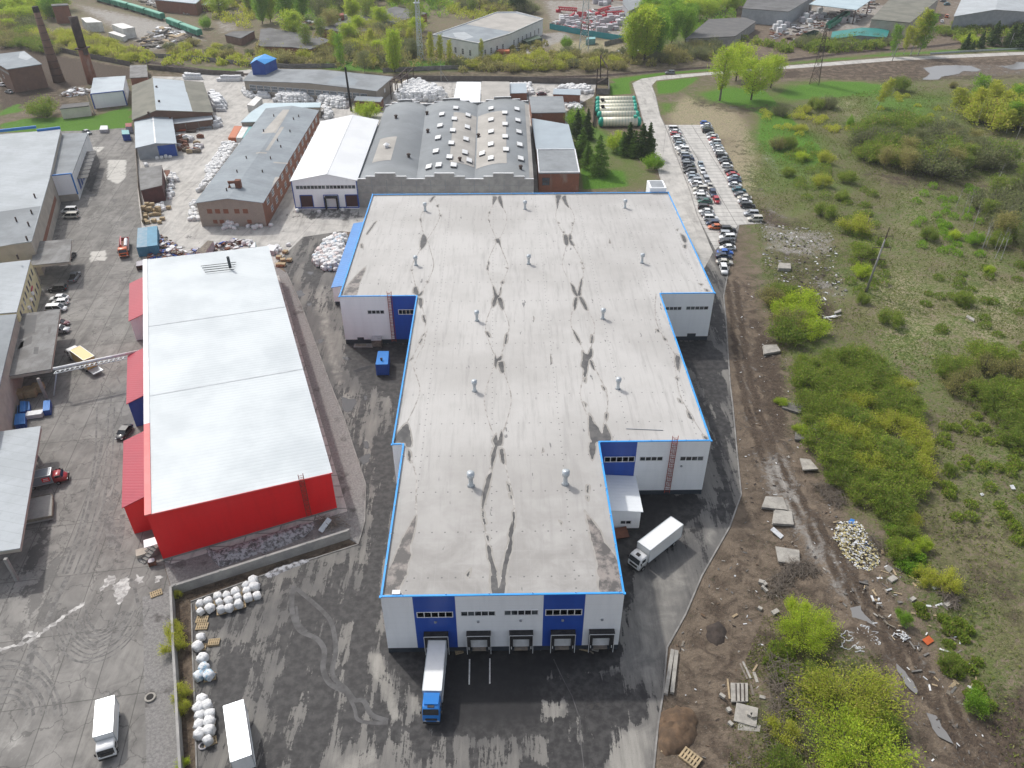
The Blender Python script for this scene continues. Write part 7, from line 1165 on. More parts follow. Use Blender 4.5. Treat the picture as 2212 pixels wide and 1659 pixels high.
r,B=lorry('box_lorry','white box lorry parked askew in the right-hand notch of the big warehouse','lorry',c,frame(a,b),(b-a).length,2.6,1.15,4.0,'paint_box_white','paint_box_white',2.0,2.95,.25);m=MB();m.box(((b-a).length/2+1.25,0,2.97),(.6,.7,.06));B(m,'roof_hatch','chassis_dark',r)
pts=[K(3,0,x,y,3.2)for x,y in((830,1075),(985,1035),(970,1345),(805,1390))];a,b=(pts[0]+pts[1])/2,(pts[2]+pts[3])/2;c=(a+b)/2
lorry('box_lorry','small white box lorry with short cab on the left concrete yard','lorry',c,frame(a,b),(b-a).length,2.3,.95,3.2,'paint_box_white','paint_box_white',1.7,2.3,.15)
pts=[K(3,0,x,y,4.0)for x,y in((1925,1130),(2105,1065),(2175,1540),(1990,1610))];a,b=(pts[0]+pts[1])/2,(pts[2]+pts[3])/2;c=(a+b)/2
r,B=lorry('semi_trailer','long white-roofed semi-trailer without tractor cut off by the bottom edge beside bulk bags','trailer',c,frame(b,a),(b-a).length,2.55,1.1,4.0,'paint_truck_blue','paint_box_white',2.1,3.2,.3,False,(-2.6,-1.4,-.2))
for ch in list(r.children):
 if ch.name.startswith('cab'):
  for g in list(ch.children):bpy.data.objects.remove(g)
  bpy.data.objects.remove(ch)
 elif ch.name.startswith('chassis'):m=MB();m.box((0,0,.9),((b-a).length*.96,1.0,.3));m.box(((b-a).length*.3,0,.45),(.3,1.8,.8));bpy.data.objects.remove(ch);B(m,'chassis','chassis_dark')
pts=[G(*q(0,1100,x,y),2.9)for x,y in((570,550),(850,485),(900,650-20),(560,690))];a,b=G(*q(0,1100,420,640),2.6),G(*q(0,1100,875,545),2.6);c=(a+b)/2
r,B=lorry('delivery_van','red-cabbed delivery van with grey box and red sign half under canopy','van',c,frame(a,b),(b-a).length,2.2,.8,2.7,'paint_truck_red','paint_box_grey',1.6,2.15,.05,False,None,.75)
m=MB();m.box(((b-a).length*.28,-1.13,1.8),((b-a).length*.3,.03,.9));B(m,'side_sign','red_panel',r);m=MB();m.box(((b-a).length*.28,-1.15,1.95),((b-a).length*.18,.02,.2));m.box(((b-a).length*.28,-1.15,1.6),((b-a).length*.22,.02,.12));B(m,'sign_stripe','box_cream' if 'box_cream' in MT else 'frame_white',r)
pts=[G(*q(0,860,x,y),3.6)for x,y in((1195,105),(1385,30),(1640,205),(1430,285))];a,b=(pts[2]+pts[3])/2,(pts[0]+pts[1])/2;c=(a+b)/2
r,B=lorry('box_lorry','yellow box lorry with white cab and lowered tail lift','lorry',c,frame(a,b)+.0,(b-a).length,2.4,1.0,3.6,'paint_box_white','paint_box_yellow',2.2,2.8,1.0);Lx=(b-a).length
m=MB();m.box((-Lx/2-1.3,0,1.0),(2.3,2.3,.08));m.box((-Lx/2-2.5,0,.92),(.1,2.3,.25));B(m,'tail_lift','galvanised',r)
p0,p1=K(1,0,1068,400),K(1,0,1065,590);a,b=K(1,0,1075,405,1.5),K(1,0,1068,500,1.5);c=(a+b)/2
r,B=lorry('crane_lorry','orange lorry with loading crane and red dropside bed in the left alley','lorry',c,frame(a,b),(b-a).length,2.5,1.1,1.25,'paint_truck_orange','rust',1.9,2.9,.9);Lx=(b-a).length
m=MB()
for sy in(-1.22,1.22):m.box((0,sy,1.6),(Lx,.06,.7))
m.box((-Lx/2+.03,0,1.6),(.06,2.4,.7));B(m,'dropsides','truck_red' if 'truck_red' in MT else 'paint_truck_red',r);m=MB();m.bar((Lx/2+.4,-.3,1.0),(Lx/2+.4,-.3,3.2),.35);m.bar((Lx/2+.4,-.3,3.2),(-Lx*.3,-.6,3.0),.3);m.bar((-Lx*.3,-.6,3.0),(Lx*.1,-.6,2.6),.2);B(m,'loading_crane','paint_truck_red',r);m=MB();m.tube([(-Lx*.35,.5,1.75),(Lx*.3,.5,1.75)],.5,12);B(m,'tank','frame_white',r);
plain('wagon_green',(0.045,0.235,0.155),(0.035,0.18,0.125),.5,.6);plain('wagon_roof',(0.10,0.36,0.25),(0.08,0.3,0.21),.5,.5);plain('wagon_dark',(0.035,0.08,0.055),(0.03,0.06,0.045),.5,.7)
def wagon(label,pa,pb,h=4.4,body='wagon_green',roof='wagon_roof',group=None,open_=False,name='boxcar'):
 a,b=G(*pa,h),G(*pb,h);c=(a+b)/2;L=(b-a).length;r=thing(name,label,'railway wagon',(c.x,c.y,0),0,group);rz=frame(a,b);hw=1.55
 def B(mb,nm,mat,par=r):o=bpy.data.objects.new(nm,mb.mesh(nm,mat));COL.objects.link(o);o.parent=par;return o
 m=MB()
 if open_:
  for sy in(-hw,hw):m.box((0,sy,(1.2+h)/2),(L,.1,h-1.2))
  for sx in(-L/2,L/2):m.box((sx,0,(1.2+h)/2),(.1,2*hw-.1,h-1.2))
  m.box((0,0,1.3),(L,2*hw,.15))
 else:m.box((0,0,(1.2+h-.5)/2),(L,2*hw,h-.5-1.2))
 B(m,'body',body);m=MB()
 if not open_:
  pr=[(-hw-.08,h-.55),(-hw*.8,h-.15),(0,h),(hw*.8,h-.15),(hw+.08,h-.55)];n=len(pr);m.v=[(-L/2-.05,y,z)for y,z in pr]+[(L/2+.05,y,z)for y,z in pr];m.f=[(i,i+n,i+n+1,i+1)for i in range(n-1)]+[tuple(range(n)),tuple(range(2*n-1,n-1,-1)),(0,n-1,2*n-1,n)];m.mi=[0]*len(m.f);B(m,'roof',roof)
  for sy in(-1,1):m=MB();m.box((0,sy*(hw+.04),2.5),(2.6,.08,2.5));B(m,'sliding_door',roof)
 m=MB();q_=-L/2+.5
 while q_<L/2:
  for sy in(-1,1):m.box((q_,sy*(hw+.03),(1.3+h-.6)/2),(.1,.06,h-2))
  q_+=1.4
 B(m,'stanchions',body);
 for sx in(-L*.32,L*.32):m=MB();m.box((sx,0,.75),(2.6,2.0,.5));[m.tube([(sx+dx,-.95,.48),(sx+dx,.95,.48)],.46,10)for dx in(-.9,.9)];B(m,'bogie','chassis_dark')
 r.rotation_euler=(0,0,rz)
lb=['farthest','third','second','nearest']
for i,(p,q_)in enumerate([((820,-52),(952,-18)),((965,-14),(1103,22)),((1115,26),(1250,66)),((1265,70),(1398,112))]):wagon('green boxcar, %s from the buffer end of the longer train'%['fourth','third','second','first'][i],k(0,0,*p),k(0,0,*q_),group='green boxcars')
wagon('green boxcar, rear one of the detached pair by the container yard',k(0,0,1448,148),k(0,0,1560,190),group='green boxcars');wagon('green boxcar with open dark door, front of the detached pair',k(0,0,1570,195),k(0,0,1718,250),group='green boxcars')
wagon('long green open wagon standing under the open-sided shed',k(0,3,525,205),k(0,3,690,95),3.6,'wagon_green','wagon_roof',None,True,'open_wagon');wagon('short dark green open wagon on the siding by stacked goods',k(0,3,315,300),k(0,3,418,262),3.2,'wagon_dark','wagon_roof',None,True,'open_wagon')

gr_=random.Random(31)
t=NT('bag_white');rn=t.rand();n1=t.noise(2.2,5,.65,obj=True);c=t.mix(rn,(.84,.84,.83),(.70,.705,.71));c=t.mix(t.step(n1,.48,.66,0,.5),c,(.42,.41,.39));t.color(c);t.rough(.75);t.bump(t.noise(3.5,4,.7,obj=True),1.0,.2)
t=NT('bag_pink');t.color(t.mix(t.noise(2,4,.6,obj=True),(.62,.52,.50),(.66,.60,.58)));t.rough(.75);t.bump(t.noise(3.5,4,.7,obj=True),.7,.12)
t=NT('bag_blueish');t.color(t.mix(t.step(t.noise(2.6,4,.6,obj=True),.5,.6),(.64,.66,.68),(.25,.42,.55)));t.rough(.7);t.bump(t.noise(3.5,4,.7,obj=True),.7,.12)
plain('bale_white',(.70,.71,.72),(.58,.59,.60),1.5,.5,obj=True,bump=.4);plain('pallet_wood',(.46,.35,.21),(.34,.27,.17),2,.85,obj=True,fine=.25);plain('goods_grey',(.50,.48,.50),(.36,.35,.37),1.2,.8,obj=True,fine=.3)
def bag_mesh(seed,w=.98,h=1.05,tie=True,slump=0.0):
 r_=np.random.RandomState(seed);m=MB();n,rings=16,9;ph=r_.uniform(0,6.28,6);am=r_.uniform(.015,.055,6)
 for i in range(rings+1):
  v=i/rings;z=h*(v if v<.9 else.9+(v-.9)*.55);prof=(.92 if v<.05 else 1.0+.05*math.sin(math.pi*v))if v<.8 else max(.16,1.0-((v-.8)/.2)**1.5*.84)
  for j in range(n):
   a=2*math.pi*j/n;e=5.0 if v<.72 else 2.6;c_,s_=math.cos(a),math.sin(a);rr=(abs(c_)**e+abs(s_)**e)**(-1/e)*w/2*prof*(1+sum(am[q]*math.sin((q+2)*a+ph[q]+v*4)for q in range(6)));jt=r_.uniform(-.035,.035,3)*(v>.05);m.v.append((rr*c_+slump*v*v+jt[0],rr*s_+jt[1],z+jt[2]))
 for i in range(rings):
  for j in range(n):m.f.append((i*n+j,i*n+(j+1)%n,(i+1)*n+(j+1)%n,(i+1)*n+j));m.mi.append(0)
 m.f+=[tuple(range(n-1,-1,-1)),tuple(rings*n+j for j in range(n))];m.mi+=[0,0];return m
BAGM=[bag_mesh(100+i,.95+.06*(i%3),.98+.07*(i%4),True,.06*(i%3-1))for i in range(6)];LAYM=[bag_mesh(140+i,1.0,.82,True,.18)for i in range(3)]
BAGMESH=[b.mesh('bulk_bag','bag_white',True)for b in BAGM+LAYM];BAGSRC=BAGM+LAYM
BALE=MB();BALE.box((0,0,.55),(1.15,1.05,1.1));
bm_=bmesh.new();tmp=BALE.mesh('bale','bale_white');bm_.from_mesh(tmp);bmesh.ops.bevel(bm_,geom=list(bm_.edges),offset=.11,segments=2,affect='EDGES');bm_.to_mesh(tmp);bm_.free();BALEMESH=tmp
BAGS=[]
def bag_at(p,z=0.03,label='',group='',rz=None,s=1.0,mi=None,mat=None,kind='bag'):BAGS.append((kind,p[0],p[1],z,gr_.uniform(0,6.28)if rz is None else rz,s*gr_.uniform(.92,1.08),gr_.randrange(6)if mi is None else mi,label,group,mat))
def heap(px,spacing,layers,label,group,pink=0.0,blue=0.0,kind='bag',step=.82,grid=None):
 po=GL(px);base=ccw(po);tot=0
 for L_ in range(layers):
  pol=inset_poly(base,.75*L_)if L_ else base;lo=Vector((min(p[0]for p in pol),min(p[1]for p in pol)));hi=Vector((max(p[0]for p in pol),max(p[1]for p in pol)))
  y=lo.y;ro=0
  while y<hi.y:
   x=lo.x+(spacing/2 if(ro+L_)%2 else 0)
   while x<hi.x:
    p=Vector((x+gr_.uniform(-.2,.2)*(kind=='bag'),y+gr_.uniform(-.2,.2)*(kind=='bag')));sd=sdist(np.array([[p.x,p.y]]),pol)[0]
    inner=sdist(np.array([[p.x,p.y]]),inset_poly(base,.75*(L_+1)+.9))[0]if L_<layers-1 else 1
    if sd<0 and(inner>-1.2):
     m_='bag_pink' if gr_.random()<pink else('bag_blueish' if gr_.random()<blue else None)
     bag_at(p,.03+L_*step+gr_.uniform(-.05,.05),label,group,None if kind=='bag' else gr_.uniform(-.08,.08),spacing/1.08,(gr_.randrange(6)if gr_.random()<.75 else 6+gr_.randrange(3))if kind=='bag' else 0,m_,kind);tot+=1
    x+=spacing
   y+=spacing*.95;ro+=1
 return tot
FG='white filled bulk bag on pallet in the front block of bags by the narrow wall'
for x,y in[(1737,262),(1740,330),(1805,245),(1820,305),(1885,200),(1963,190),(1907,255),(1915,312),(1985,240),(1990,300),(2045,160),(2065,205),(2075,268),(2135,110),(2140,148),(2152,210),(2193,75),(2200,120)]:bag_at(K(3,0,x,y),.17,FG,'bulk bags in the front block',None,1.12)
for x,y in[(5,115),(18,190),(-15,60)]:bag_at(K(3,1,x,y),.17,FG,'bulk bags in the front block',None,1.12)
for i,(x,y)in enumerate([(1747,550),(1720,632)]):bag_at(K(3,0,x,y),.17,['white bulk bag of the pair on a pallet, upper one','white bulk bag of the pair on a pallet, lower one'][i],'pair of bulk bags',None,1.25)
for i,(x,y)in enumerate([(1762,742),(1768,818),(1725,892),(1815,882)]):bag_at(K(3,0,x,y),.17,'white bulk bag with blue-tinted top in the cluster of four by the kerb','cluster of four bulk bags',None,1.25,None,'bag_blueish' if i else None)
for x,y in[(1757,1085),(1797,1148),(1732,1165),(1740,1230),(1820,1220),(1730,1305),(1818,1285),(1730,1392),(1830,1358),(1812,1440)]:bag_at(K(3,0,x,y),.17,'crumpled white bulk bag in the lower row beside the parked long lorry','bulk bags in the lower row',None,1.25)
heap([(553+670/4,414.75+395/4),(553+770/4,414.75+385/4),(553+792/4,414.75+410/4),(553+735/4,414.75+650/4),(553+690/4,414.75+695/4),(553+595/4,414.75+690/4),(553+495/4,414.75+625/4),(553+490/4,414.75+590/4),(553+560/4,414.75+470/4)],1.3,2,'white bulk bag in the big heap beside the blue-roofed lean-to','bulk bags beside the blue lean-to',.22,.14)
heap(kk(0,1,[(1180,865),(1270,760),(1330,745),(1440,735),(1560,790),(1660,850),(1500,885),(1250,885)]),1.9,3,'white bulk bag in the mountain of bags behind the vaulted hall','bulk bags behind the vaulted hall',0,.05,step=1.1)
heap(kk(0,1,[(150,880),(210,830),(470,830),(495,880),(300,905)]),1.6,3,'white bulk bag stacked against the long shed, left stack','bulk bags against the long shed left',step=1.0)
heap(kk(0,1,[(520,890),(590,855),(800,880),(800,945),(640,930)]),1.6,3,'white bulk bag stacked against the long shed, right stack near the black pole','bulk bags against the long shed right',step=1.0)
heap(kk(0,1,[(560,935),(640,945),(670,1020),(585,1045)]),1.5,2,'white bulk bag beyond far corner of the grey hall','bulk bags beyond the grey hall')
heap(kk(0,0,[(1930,1262),(2080,1258),(2010,1380),(1900,1530),(1790,1659),(1700,1659),(1780,1560),(1770,1480),(1850,1400)]),1.42,2,'white bulk bag in the long row along the left side of grey hall','bulk bags along the grey hall')
heap(kk(1,0,[(1640,120),(1690,90),(1735,250),(1700,260),(1640,245)]),1.4,1,'white bulk bag at near left corner of the grey hall','bulk bags at the grey hall corner')
heap(kk(1,0,[(1920,290),(2060,290),(2060,325),(1920,325)]),1.2,2,'white bag bundle against the beige end wall of grey hall','bag bundles at the beige end wall');heap(kk(1,0,[(2140,300),(2260,300),(2260,320),(2140,320)]),1.2,2,'white bag bundle at the right of beige end wall','bag bundles right of the beige wall')
heap([q(320,400,x,y)for x,y in[(690,290),(760,240),(850,290),(860,370),(790,390),(780,690),(690,690)]],1.3,1,'white bulk bag in the line beside the brown shed','bulk bags beside the brown shed',0,.1);heap([q(320,400,x,y)for x,y in[(430,820),(600,780),(640,880),(560,890)]],1.2,1,'white bag bundle next to wooden crates below the brown shed','bag bundles by the crates');heap([q(320,400,x,y)for x,y in[(205,110),(330,85),(440,100),(330,115)]],1.3,1,'white bulk bag behind the brown shed','bulk bags behind the brown shed')
heap(kk(0,0,[(1780,860),(1870,830),(1960,890),(1945,970),(1830,960)]),1.35,3,'white wrapped bale stacked beside the blue-grey shed slope','bales beside the storage shed',kind='bale',step=1.12);heap(kk(0,0,[(1840,1040),(1905,1040),(1915,1110),(1855,1110)]),1.35,2,'white wrapped bale stacked by the open lean-to','bales by the open lean-to',kind='bale',step=1.12);heap(kk(0,0,[(1885,695),(2090,690),(2090,708),(1885,708)]),1.35,2,'white wrapped bale in the long row at the railway fence','bales at the railway fence',kind='bale',step=1.12);heap(kk(0,0,[(1590,668),(1740,675),(1740,692),(1600,690)]),1.4,3,'white wrapped bale in the tall stack near the railway fence','tall bale stack near the fence',kind='bale',step=1.12)
heap(kk(0,0,[(2085,770),(2200,790),(2200,850),(2120,850)])+[],1.4,2,'white bag among the bales beside the white container','bags by the white container');heap(kk(0,1,[(0,835),(110,830),(120,852),(0,855)]),1.4,3,'white wrapped bale at left end of the long shed','bales at the long shed',kind='bale',step=1.12)
heap(kk(0,2,[(370,785),(460,760),(640,770),(705,805),(640,815),(380,800)]),1.7,2,'white bulk bag in the heap behind the small brick annexe','bulk bags behind the brick annexe',step=1.0);heap(kk(0,2,[(-10,735),(150,730),(200,820),(140,825),(130,760),(-10,752)]),1.7,1,'white bulk bag around the blue-grey roofed annexe','bulk bags round the blue-grey annexe');heap(kk(0,2,[(440,870),(470,870),(610,935),(600,960),(480,945)]),1.7,1,'white bulk bag between brick annexe and conifers','bulk bags by the conifers')
heap(kk(1,1,[(100,500),(185,480),(240,500),(180,545)]),1.25,1,'white bag beside the crates at far corner of red hall','bags at the red hall corner');heap([q(320,400,x,y)for x,y in[(1960,1500),(2060,1410),(2190,1420),(2120,1500)]],1.2,1,'white bag on the green skip beside red hall','bags by the green skip')
for x,y,lb in[(355,170,'white bag lying at left before the white hall'),(548,178,'white bag lying below the white hall dock'),(750,162,'white bag lying right of the white hall dock'),(130,295,'grey-white bag at the brick corner of the grey hall'),(280,465,'white bag pair behind the crates')]:bag_at(K(1,1,x,y),.03,lb,None,None,1.1,6)
for i,(x,y)in enumerate([(1362,1378),(1400,1372),(1436,1366),(1472,1366)]):bag_at(K(0,0,x,y),.03,'white bag in front of the blue hall, '+['first','second','third','fourth'][i]+' from left','bags before the blue hall',None,1.15)
BAGS.sort(key=lambda b:math.hypot(b[1],b[2])+(0 if b[0]=='bag' else 0))
nbag={'bag':0,'bale':0};LIM={'bag':290,'bale':140};rest={'bag':MB(),'bale':MB()}
for b in BAGS:
 kd=b[0];nbag[kd]+=1
 if nbag[kd]<=LIM[kd]:
  o=bpy.data.objects.new('bulk_bag' if kd=='bag' else 'wrapped_bale',BAGMESH[b[6]]if kd=='bag' else BALEMESH);COL.objects.link(o);o.location=(b[1],b[2],b[3]);o.rotation_euler=(gr_.uniform(-.12,.12)if kd=='bag' else 0,gr_.uniform(-.12,.12)if kd=='bag' else 0,b[4]);o.scale=(b[5],b[5],b[5])
  tag(o,b[7],'bulk bag' if kd=='bag' else 'bale',b[8])
  if b[9]:o.material_slots[0].link='OBJECT';o.material_slots[0].material=MT[b[9]]
 else:
  cs,sn=math.cos(b[4]),math.sin(b[4]);src=BAGSRC[b[6]]if kd=='bag' else BALE;rest[kd].add([(b[1]+(x*cs-y*sn)*b[5],b[2]+(x*sn+y*cs)*b[5],b[3]+z*b[5])for x,y,z in src.v],src.f)
if rest['bag'].v:o=rest['bag'].build('bulk_bags','bag_white',None,True);tag(o,'more distant white bulk bags heaped around the back yard sheds','bulk bags',None,'stuff')
if rest['bale'].v:o=rest['bale'].build('wrapped_bales','bale_white');tag(o,'more distant white wrapped bales in the back yard','bales',None,'stuff')
def pallet_mesh():
 m=MB()
 for y in(-.36,0,.36):m.box((0,y,.05),(1.2,.1,.1))
 for i in range(6):m.box((-.52+i*.208,0,.112),(.13,.8,.022))
 for x in(-.5,0,.5):m.box((x,0,.012),(.1,.8,.02))
 return m
PM=pallet_mesh().mesh('pallet','pallet_wood')
def pallet(p,rz,label,group=None,s=1.0,z=.03):
 o=bpy.data.objects.new('pallet',PM);COL.objects.link(o);o.location=(p.x,p.y,z);o.rotation_euler=(0,0,rz);o.scale=(s,s,s*1.15);return tag(o,label,'pallet',group)
for x,y in[(1738,262),(1805,268),(1895,225),(1965,200),(1920,310),(1990,285),(2050,175),(2080,262),(2140,120),(2155,205),(2195,90)]:pallet(K(3,0,x,y),.35,'wooden pallet under the front block of bulk bags','pallets under the front bags',1.35)
pallet(K(3,0,1748,380),.05,'bare slatted pallet below the front bag block',None,1.5);pallet(K(3,0,1748,440),.05,'bare wooden pallet with boarded top by the kerb',None,1.5);pallet(K(3,0,1852,582),.1,'grey stacked pallet alone on the asphalt',None,1.4);pallet(K(3,0,1852,580),.1,'upper grey pallet of the lone stack',None,1.4,.2);pallet(K(3,0,1352,155),.5,'grey pallet lying near the wall corner puddles',None,1.5);pallet(K(3,0,1735,620),.1,'pallet under the pair of bags',None,1.4);pallet(K(3,0,1815,880),.3,'pallet under the cluster of four bags',None,1.4);pallet(K(3,0,1820,1435),.4,'pallet under last bag of lower row',None,1.4);pallet(K(3,0,1810,1285),.2,'pallet sticking out under the lower row of bags',None,1.4);pallet(K(3,2,1540,1580),-.75,'long bare timber frame pallet at the bottom edge of the soil',None,2.2,.12);pallet(K(3,1,1755,655),.3,'brown board and pallet below the first dock shelter',None,1.0);pallet(K(2,0,1150-0,1e-9+640),0,'unused',None)if False else None
def crate_mesh():
 m=MB();m.box((0,0,.55),(1.15,.95,.9))
 for x in(-.5,0,.5):
  for y in(-.49,.49):m.box((x,y,.55),(.1,.05,.98))
 for z in(.25,.55,.85):
  for y in(-.5,.5):m.box((0,y+.015*(1 if y>0 else-1),z),(1.2,.03,.12))
 for x in(-.4,0,.4):m.box((x,0,1.02),(.3,1.0,.04))
 return m
CM=crate_mesh().mesh('wooden_crate','pallet_wood');CR=[(x,y,0)for x,y in[(290,860),(340,900),(440,890),(540,900),(300,960),(400,970),(480,960),(540,960),(310,1010),(455,1080),(550,1100),(600,1040),(710,850),(380,800),(300,1080),(350,1100)]]+[(440,850,1),(350,850,1),(540,930,1),(400,930,1),(300,920,1)]
for x,y,lv in CR:
 p=G(*q(320,400,x,y));o=bpy.data.objects.new('wooden_crate',CM);COL.objects.link(o);s=gr_.uniform(.95,1.25);o.location=(p.x,p.y,.03+lv*1.15);o.rotation_euler=(0,0,gr_.uniform(-.5,.5));o.scale=(s,s,s*gr_.uniform(.7,1));tag(o,'worn wooden crate in the jumble below the brown shed','crate','crates below the brown shed')
for x,y in[(255,530),(200,575),(235,600),(195,640),(235,640),(290,600)]:p=K(1,1,x,y);o=bpy.data.objects.new('wooden_crate',CM);COL.objects.link(o);o.location=(p.x,p.y,.03);o.rotation_euler=(0,0,gr_.uniform(-.3,.3));o.scale=(1.2,1.2,.8);tag(o,'brown wooden crate by the far corner of the red hall','crate','crates by the red hall')
for x,y in[(520,880),(560,900),(680,820),(350,930)]:p=G(*q(0,860,x,y));o=bpy.data.objects.new('wooden_crate',CM);COL.objects.link(o);o.location=(p.x,p.y,.03);o.scale=(1.9,1.9,1.7);o.rotation_euler=(0,0,.2);tag(o,'large timber crate under the patched canopy','crate','crates under the patched canopy')
mixm=['rust','old_wood','goods_grey','wood','bale_white','truck_orange_' if False else 'rust']
for i in range(26):
 x,y=gr_.uniform(1530,1740),gr_.uniform(1190,1330);p=K(0,0,x,y);m=MB();s=gr_.uniform(1.4,2.6);m.box((p.x,p.y,.6),(s,gr_.uniform(1.2,2),1.1),gr_.uniform(-.3,.3));m.box((p.x+gr_.uniform(-.3,.3),p.y,1.3),(s*.7,.9,.25),gr_.uniform(-.6,.6));o=m.build('scrap_crate',gr_.choice(mixm),None,False,(p.x,p.y,0));tag(o,'rusty crate of scrap in the stockpile beside the blue hall','crate','scrap crates by the blue hall')
plain('orange_scrap',(.5,.09,.02),(.4,.08,.025),.8,.6)
for i,(x,y,w_,mt)in enumerate([(1565,1140,3.5,'orange_scrap'),(1585,1110,3,'orange_scrap'),(1660,1100,4,'orange_scrap'),(1700,1120,6,'lamp_grey'),(1770,1115,6,'lamp_grey'),(1650,1150,4,'steel_dark')]):p=K(0,0,x,y);m=MB();[m.bar((p.x-w_/2,p.y+.25*j,.4+.3*(j%2)),(p.x+w_/2,p.y+.25*j+gr_.uniform(-.4,.4),.5+.3*(j%2)),.28)for j in range(5)];o=m.build('scrap_bundle',mt,None,False,(p.x,p.y,0));tag(o,['orange metal scrap bundle leftmost under the lean-to','orange scrap bundle behind the first one','small orange bundle at back of lean-to','grey pipe bundle in the lean-to','grey pipe bundle at the lean-to right post','dark steel bundle before the lean-to'][i],'scrap')
def container(label,px4,h,body,roof=None,doors=True,name='shipping_container',cat='container'):
 P=ccw([G(p[0],p[1],h).xy for p in px4]);c=ctr(P);r=thing(name,label,cat,c);m=MB();m.prism(P,.12,h-.06);b_=m.build('body',body,r);m=MB();m.prism(inset_poly(P,-.04),h-.059,h);m.build('roof',roof or body,r);m=MB()
 for i in range(len(P)):
  a,b=P[i],P[(i+1)%len(P)];d=(b-a).normalized();nn=Vector((d.y,-d.x));L=(b-a).length;q_=.15
  while q_<L:s_=a+d*q_+nn*.02;m.bar((s_.x,s_.y,.2),(s_.x,s_.y,h-.1),.1,.07);q_+=.42
  m.bar((a.x,a.y,.1),(a.x,a.y,h),.16)
 m.build('corrugation',body,r);return r
plain('cont_blue',(.07,.24,.36),(.06,.2,.3),.6,.5);plain('cont_blue_worn',(.26,.34,.40),(.17,.29,.37),.8,.7);plain('cont_red',(.30,.06,.05),(.24,.055,.045),.6,.6);plain('cont_white',(.72,.72,.70),(.58,.57,.54),.5,.6);plain('cont_orange',(.50,.16,.07),(.42,.14,.07),.6,.6);plain('cont_green',(.08,.12,.08),(.07,.10,.07),.6,.6);plain('cont_teal',(.20,.42,.42),(.17,.36,.37),.6,.6)
Q4=lambda pts:[q(320,400,x,y)for x,y in pts]
container('faded blue container, left of the pair beside the orange lorry',Q4([(150,1510),(325,1495),(333,1160),(170,1175)]),3.0,'cont_blue','cont_blue_worn');container('brighter blue container, right of the pair beside the orange lorry',Q4([(330,1492),(505,1470),(500,1138),(338,1158)]),3.0,'cont_blue','cont_blue')
container('red-brown container beyond the low workshop',kk(0,1,[(610,150),(757,130),(755,110),(612,135)]),2.9,'cont_red');container('white container farthest of the cluster in the rail yard',kk(0,0,[(745,195),(880,190),(780,148),(700,155)]),5.2,'cont_white');container('white double-stacked container in the rail yard',kk(0,0,[(1060,250),(1160,235),(1060,198),(965,210)]),5.4,'cont_white');container('low white container in front of the stacked ones',kk(0,0,[(1060,320),(1090,305),(985,268),(935,280)]),2.7,'cont_white')
container('green army-style container at the white factory',kk(0,2,[(130,360),(258,325),(215,300),(85,345)]),3.0,'cont_green');container('orange container by the white factory gate',kk(0,1,[(2080,440),(2190,442),(2190,425),(2100,422)]),2.8,'cont_orange');container('white reefer container beside the pale turquoise shed',[k(0,0,2135,905),k(0,0,2195,915),k(0,1,50,845),k(0,1,0,830)],3.0,'cont_white');container('orange container of the coloured trio by the grey hall',kk(0,0,[(1972,1188),(2035,1188),(2090,1088),(2025,1088)]),2.9,'cont_orange');container('white container of the coloured trio by the grey hall',kk(0,0,[(2040,1190),(2090,1190),(2150,1090),(2095,1088)]),2.9,'cont_white');container('teal container of the coloured trio by the grey hall',kk(0,0,[(2095,1190),(2150,1175),(2205,1095),(2155,1090)]),2.9,'cont_teal');container('grey weathered container with planks on top behind the red hall',Q4([(1175,1590),(1330,1605),(1470,1400),(1380,1390)]),2.8,'goods_grey','old_wood');container('pale blue small cabin by the turquoise yard fence',kk(0,2,[(640,340),(720,335),(720,318),(655,320)]),3,'cont_teal')
container('bright blue generator container beside the left notch of warehouse',kk(1,1,[(1034,1490),(1138,1488),(1146,1375),(1055,1375)]),3.0,'bright_blue' if False else 'blue_paint','bright_blue',name='generator_container');m=MB();p=K(1,1,1085,1455,3.0);m.tube([p,p+Vector((0,0,.5))],.22,8);m.box((p.x,p.y,3.5),(.5,.3,.25));o=m.build('exhaust_stack','steel_dark',bpy.data.objects['generator_container'])
container('open green skip filled with bags beside red hall',Q4([(2110,1510),(2200,1500),(2200,1420),(2180,1420)]),1.6,'cont_teal','bale_white',name='skip',cat='skip');container('grey skip full of pale rubbish by factory dock wing',kk(0,0,[(860,1120),(930,1118),(928,1085),(870,1085)]),1.4,'goods_grey','bale_white',name='skip',cat='skip');container('dark blue guard cabin with green roof at the alley end',kk(0,0,[(1055,1160),(1118,1158),(1110,1122),(1050,1122)]),2.6,'blue_paint','cont_teal',name='guard_cabin',cat='cabin');container('maroon-roofed small cabin at the alley end',kk(0,0,[(1085,1095),(1138,1092),(1135,1062),(1083,1064)]),2.6,'goods_grey','cont_red',name='cabin',cat='cabin');container('dark green skip beside the far corner of red hall',kk(1,0,[(1178,640),(1235,630),(1235,590),(1180,600)]),1.5,'steel_dark','goods_grey',name='skip',cat='skip');container('grey open skip full of white waste by red hall corner',kk(1,1,[(105,500),(150,510),(185,465),(110,450)]),1.5,'goods_grey','bale_white',name='skip',cat='skip')
container('small rust-red bin beside the steps of the red hall',KLP if False else kk(2,0,[(1280,1545),(1335,1530),(1330,1500),(1280,1515)]),1.1,'rust','goods_grey',name='waste_bin',cat='bin')
